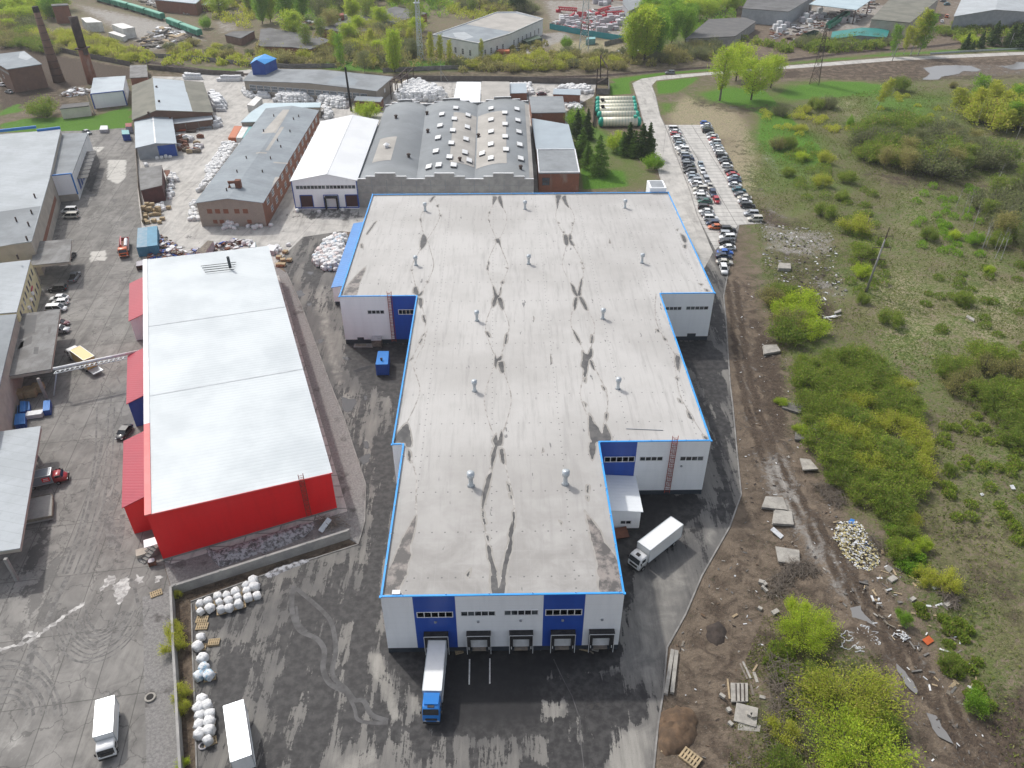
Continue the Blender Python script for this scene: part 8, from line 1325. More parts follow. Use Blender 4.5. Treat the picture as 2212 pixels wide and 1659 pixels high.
def steps():
 c=K(2,0,1320,1470);r=thing('entrance_steps','concrete steps with railing at near left corner of the red hall','steps',c);d=(RB-RA).normalized();n_=Vector((-d.y,d.x,0));m=MB();base=K(2,0,1235,1530)
 for i in range(6):p=base.lerp(K(2,0,1370,1440),i/5.5);m.box((p.x,p.y,.1+i*.14),(1.7,.75,.2+i*.28),math.atan2(n_.y,n_.x)+.6)
 m.build('stairs','kerbstone',r);p=K(2,0,1310,1365,3.2);m=MB();m.box((p.x,p.y,3.2),(2.4,1.8,.12),math.atan2(d.y,d.x));m.build('canopy','frame_white',r);p=K(2,0,1245,1440,.9);m=MB();m.box((p.x,p.y,.45),(2.6,1.6,.9),.4);m.build('landing','beige_wall',r);m=MB();a,b=K(2,0,1240,1540),K(2,0,1350,1460);m.bar((a.x,a.y,1.1),(b.x,b.y,1.9),.06);m.bar((a.x,a.y,0),(a.x,a.y,1.1),.06);m.bar((b.x,b.y,0),(b.x,b.y,1.9),.06);m.build('railing','steel_dark',r)
steps()
for i,(pts,h,lb)in enumerate([([(345,1170),(430,1160),(425,985),(350,990)],1.5,'blue panel stack upper left of the blue stacks'),([(435,1140),(505,1130),(500,990),(440,990)],1.3,'blue panel stack behind the white pipes'),([(300,1200),(345,1190),(345,1050),(310,1060)],1.2,'narrow blue panel stack by the wall'),([(240,1395),(330,1385),(345,1200),(265,1210)],1.3,'blue panel stack lowest left'),([(335,1385),(432,1375),(432,1195),(350,1200)],1.3,'blue panel stack lower, second from left'),([(735,1155),(855,1140),(868,965),(750,980)],1.4,'blue panel stack standing alone by the canopy post')]):
 P=ccw([G(*q(0,860,x,y),h).xy for x,y in pts]);m=MB();m.prism(P,.1,h-.1);r=thing('panel_stack',lb,'stack',ctr(P));m.build('panels','blue_paint',r);m=MB();a,b,c,d=P
 for f_ in(.1,.3,.5,.7,.9):p,p2=a.lerp(b,f_),d.lerp(c,f_);m.bar((p.x,p.y,h-.05),(p2.x,p2.y,h-.05),.22,.1)
 m.build('top_slats','bright_blue',r)
P=ccw([G(*q(0,860,x,y),1.1).xy for x,y in[(445,1210),(735,1160),(720,1110),(435,1170)]]);r=thing('pipe_stack','stack of long white profiles among the blue panel stacks','stack',ctr(P));m=MB();a,b=[G(*q(0,860,x,y),.6)for x,y in((450,1245),(745,1205))]
for i in range(5):
 for j in range(3):o_=Vector((0,.32*i-.5,.32*j-.3));m.bar(a+o_,b+o_,.28)
m.build('profiles','frame_white',r)
def stack_mesh(mat):
 m=MB();m.box((0,0,.7),(1.4,1.2,1.4));m.box((0,0,1.44),(1.3,1.1,.08));return m.mesh('goods_stack',mat)
SMs=[stack_mesh('goods_grey'),stack_mesh('bale_white'),stack_mesh('rust')]
def goods(px,n,label,group,w=(1,0),s=2.0,ms=(0,0,0,1)):
 po=GL(px);lo=Vector((min(p.x for p in po),min(p.y for p in po)));hi=Vector((max(p.x for p in po),max(p.y for p in po)));c_=0;x=lo.x
 nx=max(1,int(math.sqrt(n*(hi.x-lo.x)/(hi.y-lo.y)*2.4)));sx=(hi.x-lo.x)/nx;sy=sx*1.7;x=lo.x
 while x<hi.x:
  y=lo.y
  while y<hi.y:
   p=Vector((x,y))
   if sdist(np.array([[x,y]]),po)[0]<0 and gr_.random()<.82:o=bpy.data.objects.new('goods_stack',SMs[gr_.choice(ms)]);COL.objects.link(o);o.location=(x,y,0);o.scale=(s,s,s*gr_.uniform(.6,1.2));o.rotation_euler=(0,0,.12);tag(o,label,'goods stack',group);c_+=1
   y+=sy
  x+=sx
 return c_
goods(kk(0,2,[(690,270),(860,300),(930,230),(1000,170),(900,150),(740,180)]),45,'pale pallet stack in the goods yard behind the turquoise fence','stacks in the goods yard',s=2.1);goods(kk(0,2,[(350,215),(600,240),(600,190),(520,165),(380,180)]),22,'greyish pallet stack at left side of the goods yard','left stacks in the goods yard',s=1.9,ms=(0,0,1));goods(kk(0,2,[(690,60),(860,40),(860,10),(700,30)]),16,'pallet stack at the back of the goods yard','back stacks of the goods yard',s=2.0)
goods(kk(0,3,[(260,215),(420,190),(520,130),(430,110),(310,150)]),24,'pale block stack beside the open-sided shed','stacks by the open-sided shed',s=2.1,ms=(1,0,1));goods(kk(0,3,[(60,310),(200,270),(220,230),(110,200),(60,240)]),14,'white block stack near the grey warehouse','stacks by the grey warehouse',s=2.0,ms=(1,1,0));goods(kk(0,3,[(610,225),(740,190),(770,135),(680,130)]),10,'pallet of boards stacked right of the green wagon','boards by the green wagon',s=2.3);goods(kk(0,2,[(1950,335),(2040,300),(2110,235),(2040,240)]),12,'white wrapped pallet beside the dark-roofed store','pallets by the dark-roofed store',s=1.9,ms=(1,));goods(kk(0,2,[(2010,150),(2110,150),(2200,210),(2130,220)]),10,'white wrapped pallet in the lane behind dark-roofed store','pallets behind the dark-roofed store',s=1.9,ms=(1,));goods(kk(0,3,[(0,220),(80,215),(80,175),(0,170)]),6,'beige block stack at the corner of grey warehouse','beige stacks',s=2.2)
goods(kk(0,1,[(600,205),(800,170),(800,150),(640,180)]),16,'white bale row at the red-brown container','bales at the red-brown container',s=1.1,ms=(1,))
plain('crane_red',(.48,.03,.05),(.4,.03,.045),.8,.5)
for i,(a,b,mt)in enumerate([((400,105),(560,125),'crane_red'),((570,150),(640,165),'crane_red'),((740,130),(850,105),'crane_red'),((850,10),(960,30),'crane_red'),((500,185),(540,165),'crane_red'),((800,150),(980,155),'crane_red'),((840,115),(980,110),'bale_white')]):
 p,p2=K(0,2,*a),K(0,2,*b);m=MB()
 for dy in(-.8,.8):m.bar((p.x,p.y+dy,1.5),(p2.x,p2.y+dy,2.2),.5);m.bar((p.x,p.y+dy,3),(p2.x,p2.y+dy,3.6),.45)
 nseg=8
 for s_ in range(nseg):u,v=p.lerp(p2,s_/nseg),p.lerp(p2,(s_+1)/nseg);m.bar((u.x,u.y-.8,1.5),(v.x,v.y-.8,3.2),.3);m.bar((u.x,u.y+.8,3.1),(v.x,v.y-.8,1.6),.3)
 m.box((p.x,p.y,.8),(3,3,1.5));o=m.build('crane_boom',mt,None,False,(p.x,p.y,0));tag(o,['long red crane boom at left of goods yard','red crane section near the red-white mast','red crane section mid goods yard','red crane boom at the back edge of goods yard','short red crane piece among grey stacks','long red lattice section behind the pale stacks','white lattice boom in the goods yard'][i],'crane boom')
t=NT('tank_cream');d=t.n('SeparateXYZ');t.l(t.pos(),d.inputs[0]);fr=t.math('FRACT',t.math('DIVIDE',d.outputs[0],1.25));c=t.mix(t.step(t.math('ABSOLUTE',t.math('SUBTRACT',fr,.5)),.36,.46),(.72,.69,.55),(.45,.52,.41));t.color(c);t.rough(.4)
plain('tank_green',(.03,.38,.28),(.03,.32,.23),.6,.4)
for i,(x0,x1,y,rr)in enumerate([(725,1060,895,1.45),(725,1066,930,1.45),(725,1072,960,1.45),(725,1073,990,1.5),(740,1090,1030,1.55),(752,1105,1095,1.8)]):
 a,b=K(0,2,x0,y),K(0,2,x1,y-4);r=thing('storage_tank',['farthest','second farthest','third farthest','third nearest','second nearest','nearest and thickest'][i]+' cream tank with green ends lying in the row','tank',((a.x+b.x)/2,a.y,0));m=MB();A,B_=Vector((a.x,a.y,rr+.1)),Vector((b.x,b.y,rr+.1));dd=(B_-A).normalized();m.tube([A+dd*1.0,B_-dd*1.0],rr,20);m.build('shell','tank_cream',r,True)
 for P_,s_ in((A,1),(B_,-1)):m=MB();m.tube([P_-dd*s_*.35,P_-dd*s_*.1,P_+dd*s_*.25,P_+dd*s_*1.3],[rr*.4,rr*.8,rr*1.0,rr*1.01],20);m.build('end_cap','tank_green',r,True)
 if i in(1,3,5):P_=(A+dd*2.6)if i<5 else(B_-dd*2.2);m=MB();m.tube([P_+Vector((0,-.2,rr*.8)),P_+Vector((0,-.3,rr+.7))],.75,12);m.build('manhole','tank_green' if i==5 else 'soot_and_shade',r)

HAZE=.00013
dr=random.Random(5)
plain('pole_concrete',(.33,.32,.30),(.25,.245,.23),.8,.9);plain('slab',(.40,.38,.34),(.28,.265,.24),.9,.9,fine=.35,bump=.3);plain('slab_dark',(.20,.19,.175),(.12,.115,.11),.9,.9,fine=.4,bump=.3);plain('soil_brown',(.16,.105,.066),(.10,.07,.048),.8,.95,bump=1.0);plain('soil_dark',(.07,.055,.046),(.045,.037,.033),.8,.95,bump=1.0);plain('foam_yellow',(.50,.44,.22),(.42,.36,.2),1.5,.9);plain('plastic_white',(.68,.69,.70),(.5,.51,.52),2,.5);plain('sheet_orange',(.55,.12,.035),rough=.7);plain('twig',(.24,.20,.16),(.17,.145,.12),2,.9)
def at_h(px,base,zs=None):
 d=ray(*px);h=Vector((d.x,d.y));t=Vector((base.x,base.y)).dot(h)/h.length_squared;return Vector((0,0,CAMH))+d*t
def lattice(name,label,cat,base,h,w0,w1,mat,seg=9,legs=4,arms=(),rot=.4,bw=.14,mats=None):
 r=thing(name,label,cat,base);C_=lambda z,i:Vector((base.x,base.y,z))+Vector((math.cos(rot+2*math.pi*i/legs),math.sin(rot+2*math.pi*i/legs),0))*(w0+(w1-w0)*(z/h)**.85)*.7
 zs=[h*(1-(1-i/seg)**1.25)for i in range(seg+1)]
 for s_ in range(seg):
  m=MB()
  for i in range(legs):m.bar(C_(zs[s_],i),C_(zs[s_+1],i),bw*1.25);m.bar(C_(zs[s_],i),C_(zs[s_+1],(i+1)%legs),bw*.7);m.bar(C_(zs[s_],(i+1)%legs),C_(zs[s_+1],i),bw*.7);m.bar(C_(zs[s_+1],i),C_(zs[s_+1],(i+1)%legs),bw*.7)
  m.build('lattice_section',mats[s_%len(mats)]if mats else mat,r)
 for z,L in arms:
  m=MB();a,b=Vector((base.x-L,base.y,z)),Vector((base.x+L,base.y,z));m.bar(a,b,bw*1.2);m.bar(a,(base.x,base.y,z+1.4),bw*.8);m.bar(b,(base.x,base.y,z+1.4),bw*.8);[m.bar(p,p-Vector((0,0,1.2)),.12)for p in(a,b)];m.build('cross_arm',mat,r)
 return r
lattice('power_pylon','dark lattice power pylon in the meadow by the far road','pylon',K(0,3,400,722),25,4.2,.8,'steel_dark',9,4,((16,3.2),(19.5,2.6),(22.5,2.0)))
r=lattice('radio_mast','slim grey lattice mast with white antenna head near the railway','mast',K(0,1,1420,522),27,2.6,1.6,'galvanised',9,3,(),.4,.2)
b=K(0,1,1420,522)
for i in range(3):a=i*2.1;m=MB();m.box((b.x+1.1*math.cos(a),b.y+1.1*math.sin(a),28),(.4,.4,2.4));m.build('antenna','frame_white',r)
m=MB();m.tube([(b.x,b.y,26.5),(b.x,b.y,26.8)],1.6,12);m.build('platform','galvanised',r)
lattice('radio_mast','tall red and white lattice mast rising out of the top edge','mast',K(0,2,620,435),44,5.0,1.2,'crane_red',12,4,(),.6,.16,['galvanised','galvanised','rust','galvanised'])
b=K(0,1,825,962);tp=at_h(k(0,1,770,580),b);r=thing('flue_pole','tall black steel flue beside the pump house','pole',b);m=MB();m.tube([b,tp],[.5,.38],10);m.build('shaft','soot_and_shade',r,True)
b=K(0,1,965,870);tp=at_h(k(0,1,955,750),b);r=thing('flue_pole','thin rusty flue on the pump house','pole',b);m=MB();m.tube([b,tp],.22,8);m.build('shaft','rust',r)
b=K(1,3,845,865);tp=at_h(k(1,3,1050,305),b);r=thing('power_pole','leaning concrete power pole with three cross-arms in the meadow','pole',b);d=(tp-b);m=MB();m.tube([b,b+d*.82],[.32,.2],10);m.build('shaft','pole_concrete',r,True);m=MB();m.bar(b+d*.82,tp,.16);m.bar(b+d*.84+Vector((.25,0,0)),b+d*.97,.07);m.build('top_spike','steel_dark',r)
for f_,L in((.52,1.9),(.70,2.3),(.87,1.8)):p=b+d*f_;m=MB();m.bar(p+Vector((-L,-.2,.1)),p+Vector((L,.2,-.1)),.13);[m.bar(p+Vector((s_*L,0,0)),p+Vector((s_*L,0,-.9)),.1)for s_ in(-1,1)];m.build('cross_arm','steel_dark',r)
for bx,tx,lb in[(k(0,1,1600,705),k(0,1,1595,568),'pale pole with strut behind the bag mountain'),(k(0,3,1073,525),k(0,3,1130,372),'pale leaning road pole near the roadside birches'),(k(0,3,1940,330),k(0,3,1965,252),'pale pole at far right above the railway'),(k(0,3,2082,412),k(0,3,2130,285),'pale strutted pole among the far right spruces'),(k(0,0,1268,590),k(0,0,1265,515),'short pale post beside the gatehouse'),(k(0,0,820,985),k(0,0,735,770),'thin wooden pole beside the cream kiosk'),(k(0,1,1015,440),k(0,1,1015,360),'thin pale pole in bushes west of the mast'),(k(0,2,1240,45),k(0,2,1240,-10),'pole at the top edge by the wood')]:
 b=G(*bx);tp=at_h(tx,b);r=thing('utility_pole',lb,'pole',b);m=MB();m.tube([b,tp],[.22,.15],8);m.build('shaft','pole_concrete',r);m=MB();m.bar(b.lerp(tp,.94)+Vector((-.9,0,0)),b.lerp(tp,.94)+Vector((.9,0,0)),.12);m.build('cross_arm','steel_dark',r)
 if 'strut' in lb:m=MB();m.tube([b+Vector((3.5,-1,0)),b.lerp(tp,.7)],.13,6);m.build('strut','pole_concrete',r)
def frame3(name,label,pts,mat,w=.4):
 P=[]
 for px,bi in pts:P.append(G(*px)if bi is None else at_h(px,P[bi]))
 return P
r=thing('pipe_gantry','rusty pipe gantry frame at the end of the yard fence','gantry',K(0,2,725,825));b1,b2,b3=K(0,2,725,828),K(0,2,825,740),K(0,2,765,690);t1,t2,t3=at_h(k(0,2,740,590),b1),at_h(k(0,2,828,592),b2),at_h(k(0,2,765,480),b3);m=MB()
for a,b in((b1,t1),(b2,t2),(b3,t3),(t3,t2),(b2.lerp(t2,.5),b1.lerp(t1,.45))):m.bar(a,b,.45)
m.build('frame','rust_dark',r)
r=thing('pipe_gantry','rusty trestle carrying pipes beside the long shed gable','gantry',K(0,1,1220,840));m=MB();P=[(1170,860),(1210,830),(1260,790),(1310,740)];prev=None
for x,y in P:b=K(0,1,x,y);t_=b+Vector((0,0,7.5));m.bar(b,t_,.35);m.bar(b+Vector((3,0,0)),t_+Vector((3,0,0)),.35);m.bar(t_,t_+Vector((3,0,0)),.3);(prev and(m.bar(prev,t_,.4),m.bar(prev+Vector((3,0,0)),t_+Vector((3,0,0)),.4),m.bar(prev-Vector((0,0,3)),t_,.2)));prev=t_
m.build('frame','rust_dark',r)
def slab(px,h,mat,label,name='concrete_slab',cat='slab',z=.03,layers=1,tilt=0.0,gap=.05):
 po=ccw([G(p[0],p[1],z+h).xy for p in px]);c=ctr(po);m=MB();zz=z
 r=None
 if layers>1:r=thing(name,label,cat,c)
 for q_ in range(layers):
  m=MB();off=Vector((dr.uniform(-.15,.15),dr.uniform(-.15,.15)))if q_<layers-1 else Vector((0,0));hh=h/layers
  m.prism([p+off for p in po],[zz+tilt*(i in(0,1))for i in range(len(po))],[zz+hh-gap*(layers>1)+tilt*(i in(0,1))for i in range(len(po))]);zz+=hh;o=m.build('slab' if layers>1 else name,mat,r,False,None if layers>1 else(c.x,c.y,0))
 return r or tag(o,label,cat)
c23=lambda pts:[k(2,3,x,y)for x,y in pts];c32=lambda pts:[k(3,2,x,y)for x,y in pts];c13=lambda pts:[k(1,3,x,y)for x,y in pts]
slab(c23([(-55,1060),(170,1085),(130,975),(-20,968)]),.6,'slab','stack of pale concrete slabs, upper of the three beside the dirt track',layers=3);slab(c23([(42,1200),(225,1212),(205,1100),(60,1082)]),.7,'slab','stack of pale concrete slabs, middle of the three with blue strap',layers=3);slab(c23([(90,1530),(275,1562),(270,1432),(65,1400)]),.6,'slab','stack of grey concrete slabs, lowest of the three beside brushwood',layers=2)
slab(c23([(300,752),(430,745),(365,650),(275,640)]),.3,'slab','lone tilted grey slab beside the thicket edge',tilt=.35);slab(c23([(290,355),(425,412),(435,340),(320,300)]),.4,'slab','grey slab pushed against the thicket',tilt=.2);slab(c23([(230,475),(365,485),(365,400),(240,385)]),.5,'slab_dark','dirty broken slab with snow-white patches under the grey slab',layers=2);slab(c23([(120,200),(280,250),(302,185),(150,140)]),.5,'slab_dark','stack of dark weathered planks at the top of the slab row','plank_stack','stack',layers=3)
slab(c13([(92,655),(200,660),(195,612),(95,610)]),1.0,'slab','stack of pale blocks by the ash patch','block_stack','stack',layers=2);slab(c13([(-30,1395),(110,1370),(75,1315),(-40,1320)]),.7,'slab','pale slab stack left of the big thicket',layers=2);slab(c13([(572,1050),(632,1030),(632,1010),(575,1032)]),.4,'slab','single pale block above the thicket','concrete_block','block');slab(c13([(1712,1075),(1780,1115),(1785,1095),(1720,1058)]),.4,'slab','lone long pale block in the open meadow','concrete_block','block')
for i,(a,b)in enumerate([((330,1105),(400,1100)),((480,1090),(590,1065)),((470,1065),(545,1110)),((500,1080),(580,1080)),((405,900),(440,875)),((480,910),(500,935)),((560,1085),(630,1065))]):p,p2=K(1,3,*a,.3),K(1,3,*b,.35);m=MB();m.bar(p,p2,.35,.12);o=m.build('plank','bale_white' if i%2 else 'slab',None,False,((p.x+p2.x)/2,(p.y+p2.y)/2,0));tag(o,'pale plank in the loose pile above the big thicket','plank','loose planks above the thicket')
for i,(a,b)in enumerate([((1387,640),(1328,1022)),((1422,648),(1382,1012))]):p,p2=K(3,2,*a,.3),K(3,2,*b,.3);m=MB();m.bar(p,p2,.55,.5);o=m.build('concrete_beam','slab',None,False,((p.x+p2.x)/2,(p.y+p2.y)/2,0));tag(o,['long pale concrete beam nearest the kerb','long pale concrete beam with orange strap, right of the pair'][i],'beam')
slab(c32([(1895,1085),(2040,1082),(2038,925),(1890,922)]),.35,'slab','ribbed concrete panel with dark gaps near the bottom bushes');slab(c32([(1915,1248),(2110,1305),(2128,1140),(1940,1092)]),.3,'slab','wide beige board slab with bricks lying on it');slab(c32([(1950,1330),(2140,1345),(2150,1290),(1955,1270)]),.15,'slab','lower beige board half under the wide one',z=.0)
for i in range(3):p=K(3,2,1935+i*36,930,.4);p2=K(3,2,1938+i*36,1078,.4);m=MB();m.bar(p+Vector((0,0,.02)),p2+Vector((0,0,.02)),.16,.06);o=m.build('gap_shade_strip','soil_dark',None,False,(p.x,p.y,0));tag(o,'dark strip standing for a shaded gap in the ribbed concrete panel','strip','dark strips on the panel')  # dark bars laid over the panel for the shade in its gaps
for i,(a,b,w_)in enumerate([((1862,888),(1880,1062),.25),((1970,755),(2032,890),.25),((1995,740),(2062,885),.3),((2082,825),(2120,765),.25),((2060,930),(2085,1030),.3),((2090,830),(2120,920),.4),((580,630),(660,648),.2),((640,625),(705,670),.2),((670,625),(748,645),.4),((1540,688),(1575,655),.2),((1572,650),(1605,650),.2),((1645,745),(1670,790),.18),((1290,1522),(1305,1490),.25),((1465,608),(1485,562),.3),((1465,630),(1488,648),.2),((1905,355),(1948,328),.35)]):p,p2=K(3,2,*a,.1),K(3,2,*b,.15);m=MB();m.bar(p,p2,w_,.12);o=m.build('plank',['wood','old_wood','slab'][i%3],None,False,(p.x,p.y,0));tag(o,'loose plank lying on the soil and by the docks, right of the warehouse front' if i>5 else 'loose plank in the broken pile by the bottom bushes','plank','loose planks by the docks' if i>5 else 'loose planks by the bottom bushes')
for i,(x,y)in enumerate([(1815,1045),(1870,1165),(1885,1285),(2048,1210),(2078,1225),(2160,1060),(2150,60),(2185,80),(2165,105),(2190,130),(2140,290)]):p=K(3,2,x,y);m=MB();m.box((p.x,p.y,.25+.3*(i in(3,4))),(dr.uniform(.5,.9),dr.uniform(.4,.7),.45),dr.uniform(0,3));o=m.build('rubble_block','slab',None,False,(p.x,p.y,0));tag(o,'grey rubble block on the waste ground by the bottom bushes','block','rubble blocks')
def mound(poly,h,mat,name,label,cat,res=.5,nz=.3,kind=None,pw=.6):
 po=[Vector(p.xy)for p in poly];pts=jag(po,res,.12,dr);nb=len(pts);xs=np.arange(min(p.x for p in po),max(p.x for p in po),res);ys=np.arange(min(p.y for p in po),max(p.y for p in po),res);X,Y=np.meshgrid(xs,ys);P=np.c_[X.ravel(),Y.ravel()]+rs.uniform(-.3,.3,(X.size,2))*res;P=P[sdist(P,po)<-res*.4]
 vs,es,fs,_,_,_=delaunay_2d_cdt([Vector(p)for p in pts]+[Vector(p)for p in P],[(i,(i+1)%nb)for i in range(nb)],[],1,1e-5);A=np.array([(p.x,p.y)for p in vs]);sd=np.clip(-sdist(A,[tuple(p)for p in pts]),0,None);mx=sd.max()+1e-6;z=h*(sd/mx)**pw*(1+rs.uniform(-nz,nz,len(A)))+.02
 m=MB();m.v=[(a[0],a[1],zz)for a,zz in zip(A,z)];m.f=[tuple(f)if(vs[f[1]]-vs[f[0]]).cross(vs[f[2]]-vs[f[0]])>0 else tuple(f)[::-1]for f in fs];m.mi=[0]*len(m.f);c=ctr(po);return tag(m.build(name,mat,None,True,(c.x,c.y,0)),label,cat,None,kind)
mound(KL(3,2,[(1280,1180),(1420,1120),(1560,1150),(1610,1250),(1590,1400),(1480,1530),(1330,1560),(1260,1480),(1270,1300)]),1.5,'soil_brown','earth_mound','orange-brown earth mound beside the kerb near the bottom edge','mound');mound(KL(3,2,[(1680,430),(1780,390),(1850,450),(1840,580),(1760,620),(1680,560)]),.8,'soil_dark','earth_mound','dark low earth mound beside the loose planks','mound')
mound(KL(2,0,[(1760,1400),(1880,1440),(2000,1400),(2230,1330),(2230,1470),(2050,1540),(1900,1590),(1800,1480)]),.9,'dirty_snow','snow_heap','dirty old snow heap left part along the red wall','snow heap',.4);mound(KL(2,1,[(0,1330),(200,1270),(400,1210),(500,1195),(510,1240),(420,1330),(250,1400),(60,1470),(-10,1440)]),1.0,'dirty_snow','snow_heap','dirty old snow heap right part along the red wall','snow heap',.4);mound(KL(2,1,[(50,1650),(200,1580),(350,1530),(510,1495),(420,1550),(250,1620),(120,1680)]),.35,'dirty_snow','snow_heap','thin dirty snow strip below the concrete panel wall','snow heap',.4)
def junk(poly,n,mats,label,name,cat,smin,smax,zmax,kind='stuff',flat=.35,long=0.0):
 m=MB();po=poly;lo=Vector((min(p.x for p in po),min(p.y for p in po)));hi=Vector((max(p.x for p in po),max(p.y for p in po)));c_=0
 while c_<n:
  p=Vector((dr.uniform(lo.x,hi.x),dr.uniform(lo.y,hi.y)));sd=sdist(np.array([[p.x,p.y]]),po)[0]
  if sd<0:m.cur=dr.randrange(len(mats));s=dr.uniform(smin,smax);z=dr.uniform(0,min(zmax,-sd*.6+.06));m.box((p.x,p.y,z+.1),(s*(1+long*dr.random()),s*dr.uniform(.25,.9),s*dr.uniform(.08,flat)),dr.uniform(0,3.1),Matrix.Rotation(dr.uniform(-.4,.4),3,'X'));c_+=1
 return tag(m.build(name,mats),label,cat,None,kind)
junk(KL(2,3,[(600,1200),(800,1190),(850,1290),(940,1420),(960,1560),(880,1620),(760,1590),(640,1470),(560,1330)]),1700,['foam_yellow','foam_yellow','plastic_white','foam_yellow','soil_dark','plastic_white'],'heap of yellow insulation foam and white scraps beside the track','rubbish_heap','rubbish',.1,.42,1.0);junk(KL(2,3,[(700,1190),(740,1180),(740,1225),(710,1225)])+[],10,['bright_blue'],'blue plastic scraps on the foam heap','plastic_scrap','rubbish',.4,.8,1.2);junk(KL(2,3,[(830,1370),(860,1370),(885,1470),(850,1480)]),12,['bright_blue'],'blue sheet scraps lower on the foam heap','plastic_scrap','rubbish',.5,.9,1.2)
WG=GL([(1580,600),(1650,600),(1700,760),(1740,960),(1800,1080),(1880,1190),(1960,1330),(2080,1500),(2170,1660),(1920,1660),(1900,1400),(1760,1330),(1650,1420),(1650,1660),(1420,1660),(1440,1500),(1450,1410),(1600,1140),(1610,1060),(1590,900)])
junk(WG,600,['plastic_white','slab','slab_dark','slab_dark','soil_brown','soil_dark','soil_dark','slab_dark','old_wood'],'litter of white scraps, chips and stones strewn along the dirt track','litter','litter',.1,.32,.02,long=1.5);junk(GL([(1640,480),(1795,500),(1830,640),(1740,720),(1660,640)]),350,['plastic_white','slab','slab_dark','soil_dark'],'stones and white crumbs around the ash patch','litter','litter',.2,.8,.1);junk(GL([(1790,1100),(2030,1270),(2140,1500),(2000,1500),(1850,1250)]),170,['plastic_white','wood','slab_dark','old_wood'],'litter around the foam heap and track','litter','litter',.2,.6,.05,long=2);junk(GL([(400,545),(520,515),(540,530),(440,550),(310,565),(345,505)]),240,['rust','bale_white','goods_grey','old_wood','blue_paint','rust'],'jumble of scrap, sacks and drums behind the red hall','scrap_heap','scrap',.6,1.8,1.4);junk(KL(0,0,[(520,825),(640,770),(780,775),(780,810),(600,838)]),160,['plastic_white','goods_grey','rust','old_wood'],'tangle of metal scrap beside white shed','scrap_heap','scrap',.6,2.2,1.2,long=2);junk(KL(0,0,[(1230,330),(1400,240),(1620,310),(1580,370),(1400,420),(1280,420)]),170,['old_wood','slab_dark','wood','plastic_white','steel_dark'],'timber and trailer parts lying in the rail yard','timber_pile','timber',1,4,1.0,long=2)
junk(KL(0,0,[(1500,60),(1640,100),(1660,130),(1540,110),(1200,0),(1330,0)]),130,['slab','slab_dark','plastic_white','old_wood'],'concrete sleepers and pipes stacked between the tracks','sleeper_pile','materials',1.5,5,.8,long=2);junk(KL(0,1,[(210,240),(400,190),(600,170),(600,200),(440,225),(320,260)]),120,['soil_dark','slab_dark','plastic_white','rust'],'dark scrap field beyond the low workshop','scrap_heap','scrap',1,3,.8);junk(KL(0,2,[(850,460),(1000,380),(1500,470),(1480,500),(1200,470),(900,490)]),160,['plastic_white','slab','slab_dark'],'pale rubble on the bank above the railway','rubble','rubble',.5,1.6,.3)
junk(KL(0,3,[(20,250),(300,200),(520,110),(900,0),(960,40),(780,190),(520,240),(200,350),(30,330)]),260,['plastic_white','goods_grey','slab_dark','steel_dark','rust'],'assorted goods and debris in the upper right yard','yard_clutter','materials',.8,2.6,.6,long=1);junk(KL(0,2,[(340,200),(560,110),(700,90),(1000,90),(1000,160),(880,260),(660,280),(380,230)]),420,['plastic_white','goods_grey','goods_grey','crane_red','slab_dark'],'assorted goods scattered through the goods yard','yard_clutter','materials',.8,2.6,.8,long=1)
def brush(poly,n,label,L=2.4,zt=.9,name='brushwood_pile',dirn=None):
 m=MB();po=poly;lo=Vector((min(p.x for p in po),min(p.y for p in po)));hi=Vector((max(p.x for p in po),max(p.y for p in po)));c_=0
 while c_<n:
  p=Vector((dr.uniform(lo.x,hi.x),dr.uniform(lo.y,hi.y)))
  if sdist(np.array([[p.x,p.y]]),po)[0]<0:a=dr.uniform(0,3.14)if dirn is None else dirn+dr.uniform(-.5,.5);l=L*dr.uniform(.4,1);z=dr.uniform(.05,zt);m.tube([(p.x-math.cos(a)*l/2,p.y-math.sin(a)*l/2,z),(p.x+math.cos(a)*l/2,p.y+math.sin(a)*l/2,max(.05,z+dr.uniform(-.4,.5)))],[.05,.02],3,False);c_+=1
 return tag(m.build(name,'twig'),label,'brushwood',None,'stuff')
brush(KL(3,3,[(1430,20),(1560,0),(1570,130),(1640,260),(1590,300),(1500,200)]),260,'pile of grey stripped branches at the meadow edge',3);brush(KL(2,3,[(150,1580),(280,1540),(420,1600),(380,1659),(100,1659)])+[],240,'grey brushwood below the lowest slab stack',3.4);brush(KL(3,3,[(20,20),(200,0),(220,80),(120,180),(0,200)]),160,'grey brushwood beside the bright lime bush',3);brush(KL(3,3,[(0,700),(180,760),(320,900),(200,1200),(0,1400)]),420,'dry branches between the bottom bushes and the beige boards',3.2,1.3);brush(KL(3,3,[(0,1250),(120,1250),(330,1480),(60,1659),(0,1659)]),260,'pale dry branches at the bottom edge',3.4,1.2);brush(KL(2,3,[(380,870),(560,880),(680,1030),(600,1080),(480,1000)]),200,'dark branches beside broken stumps on the track',2.6,.8);brush(KL(2,3,[(820,1300),(960,1360),(1010,1420),(900,1440)]),60,'broken sticks beside the foam heap',4,.8)
m=MB();p=K(3,3,1380,563);m.box((p.x,p.y,.2),(1.5,1.0,.06),.5,Matrix.Rotation(.2,3,'X'));tag(m.build('tarp_scrap','sheet_orange',None,False,(p.x,p.y,0)),'crumpled orange sheet in the grass right of the track','sheet')
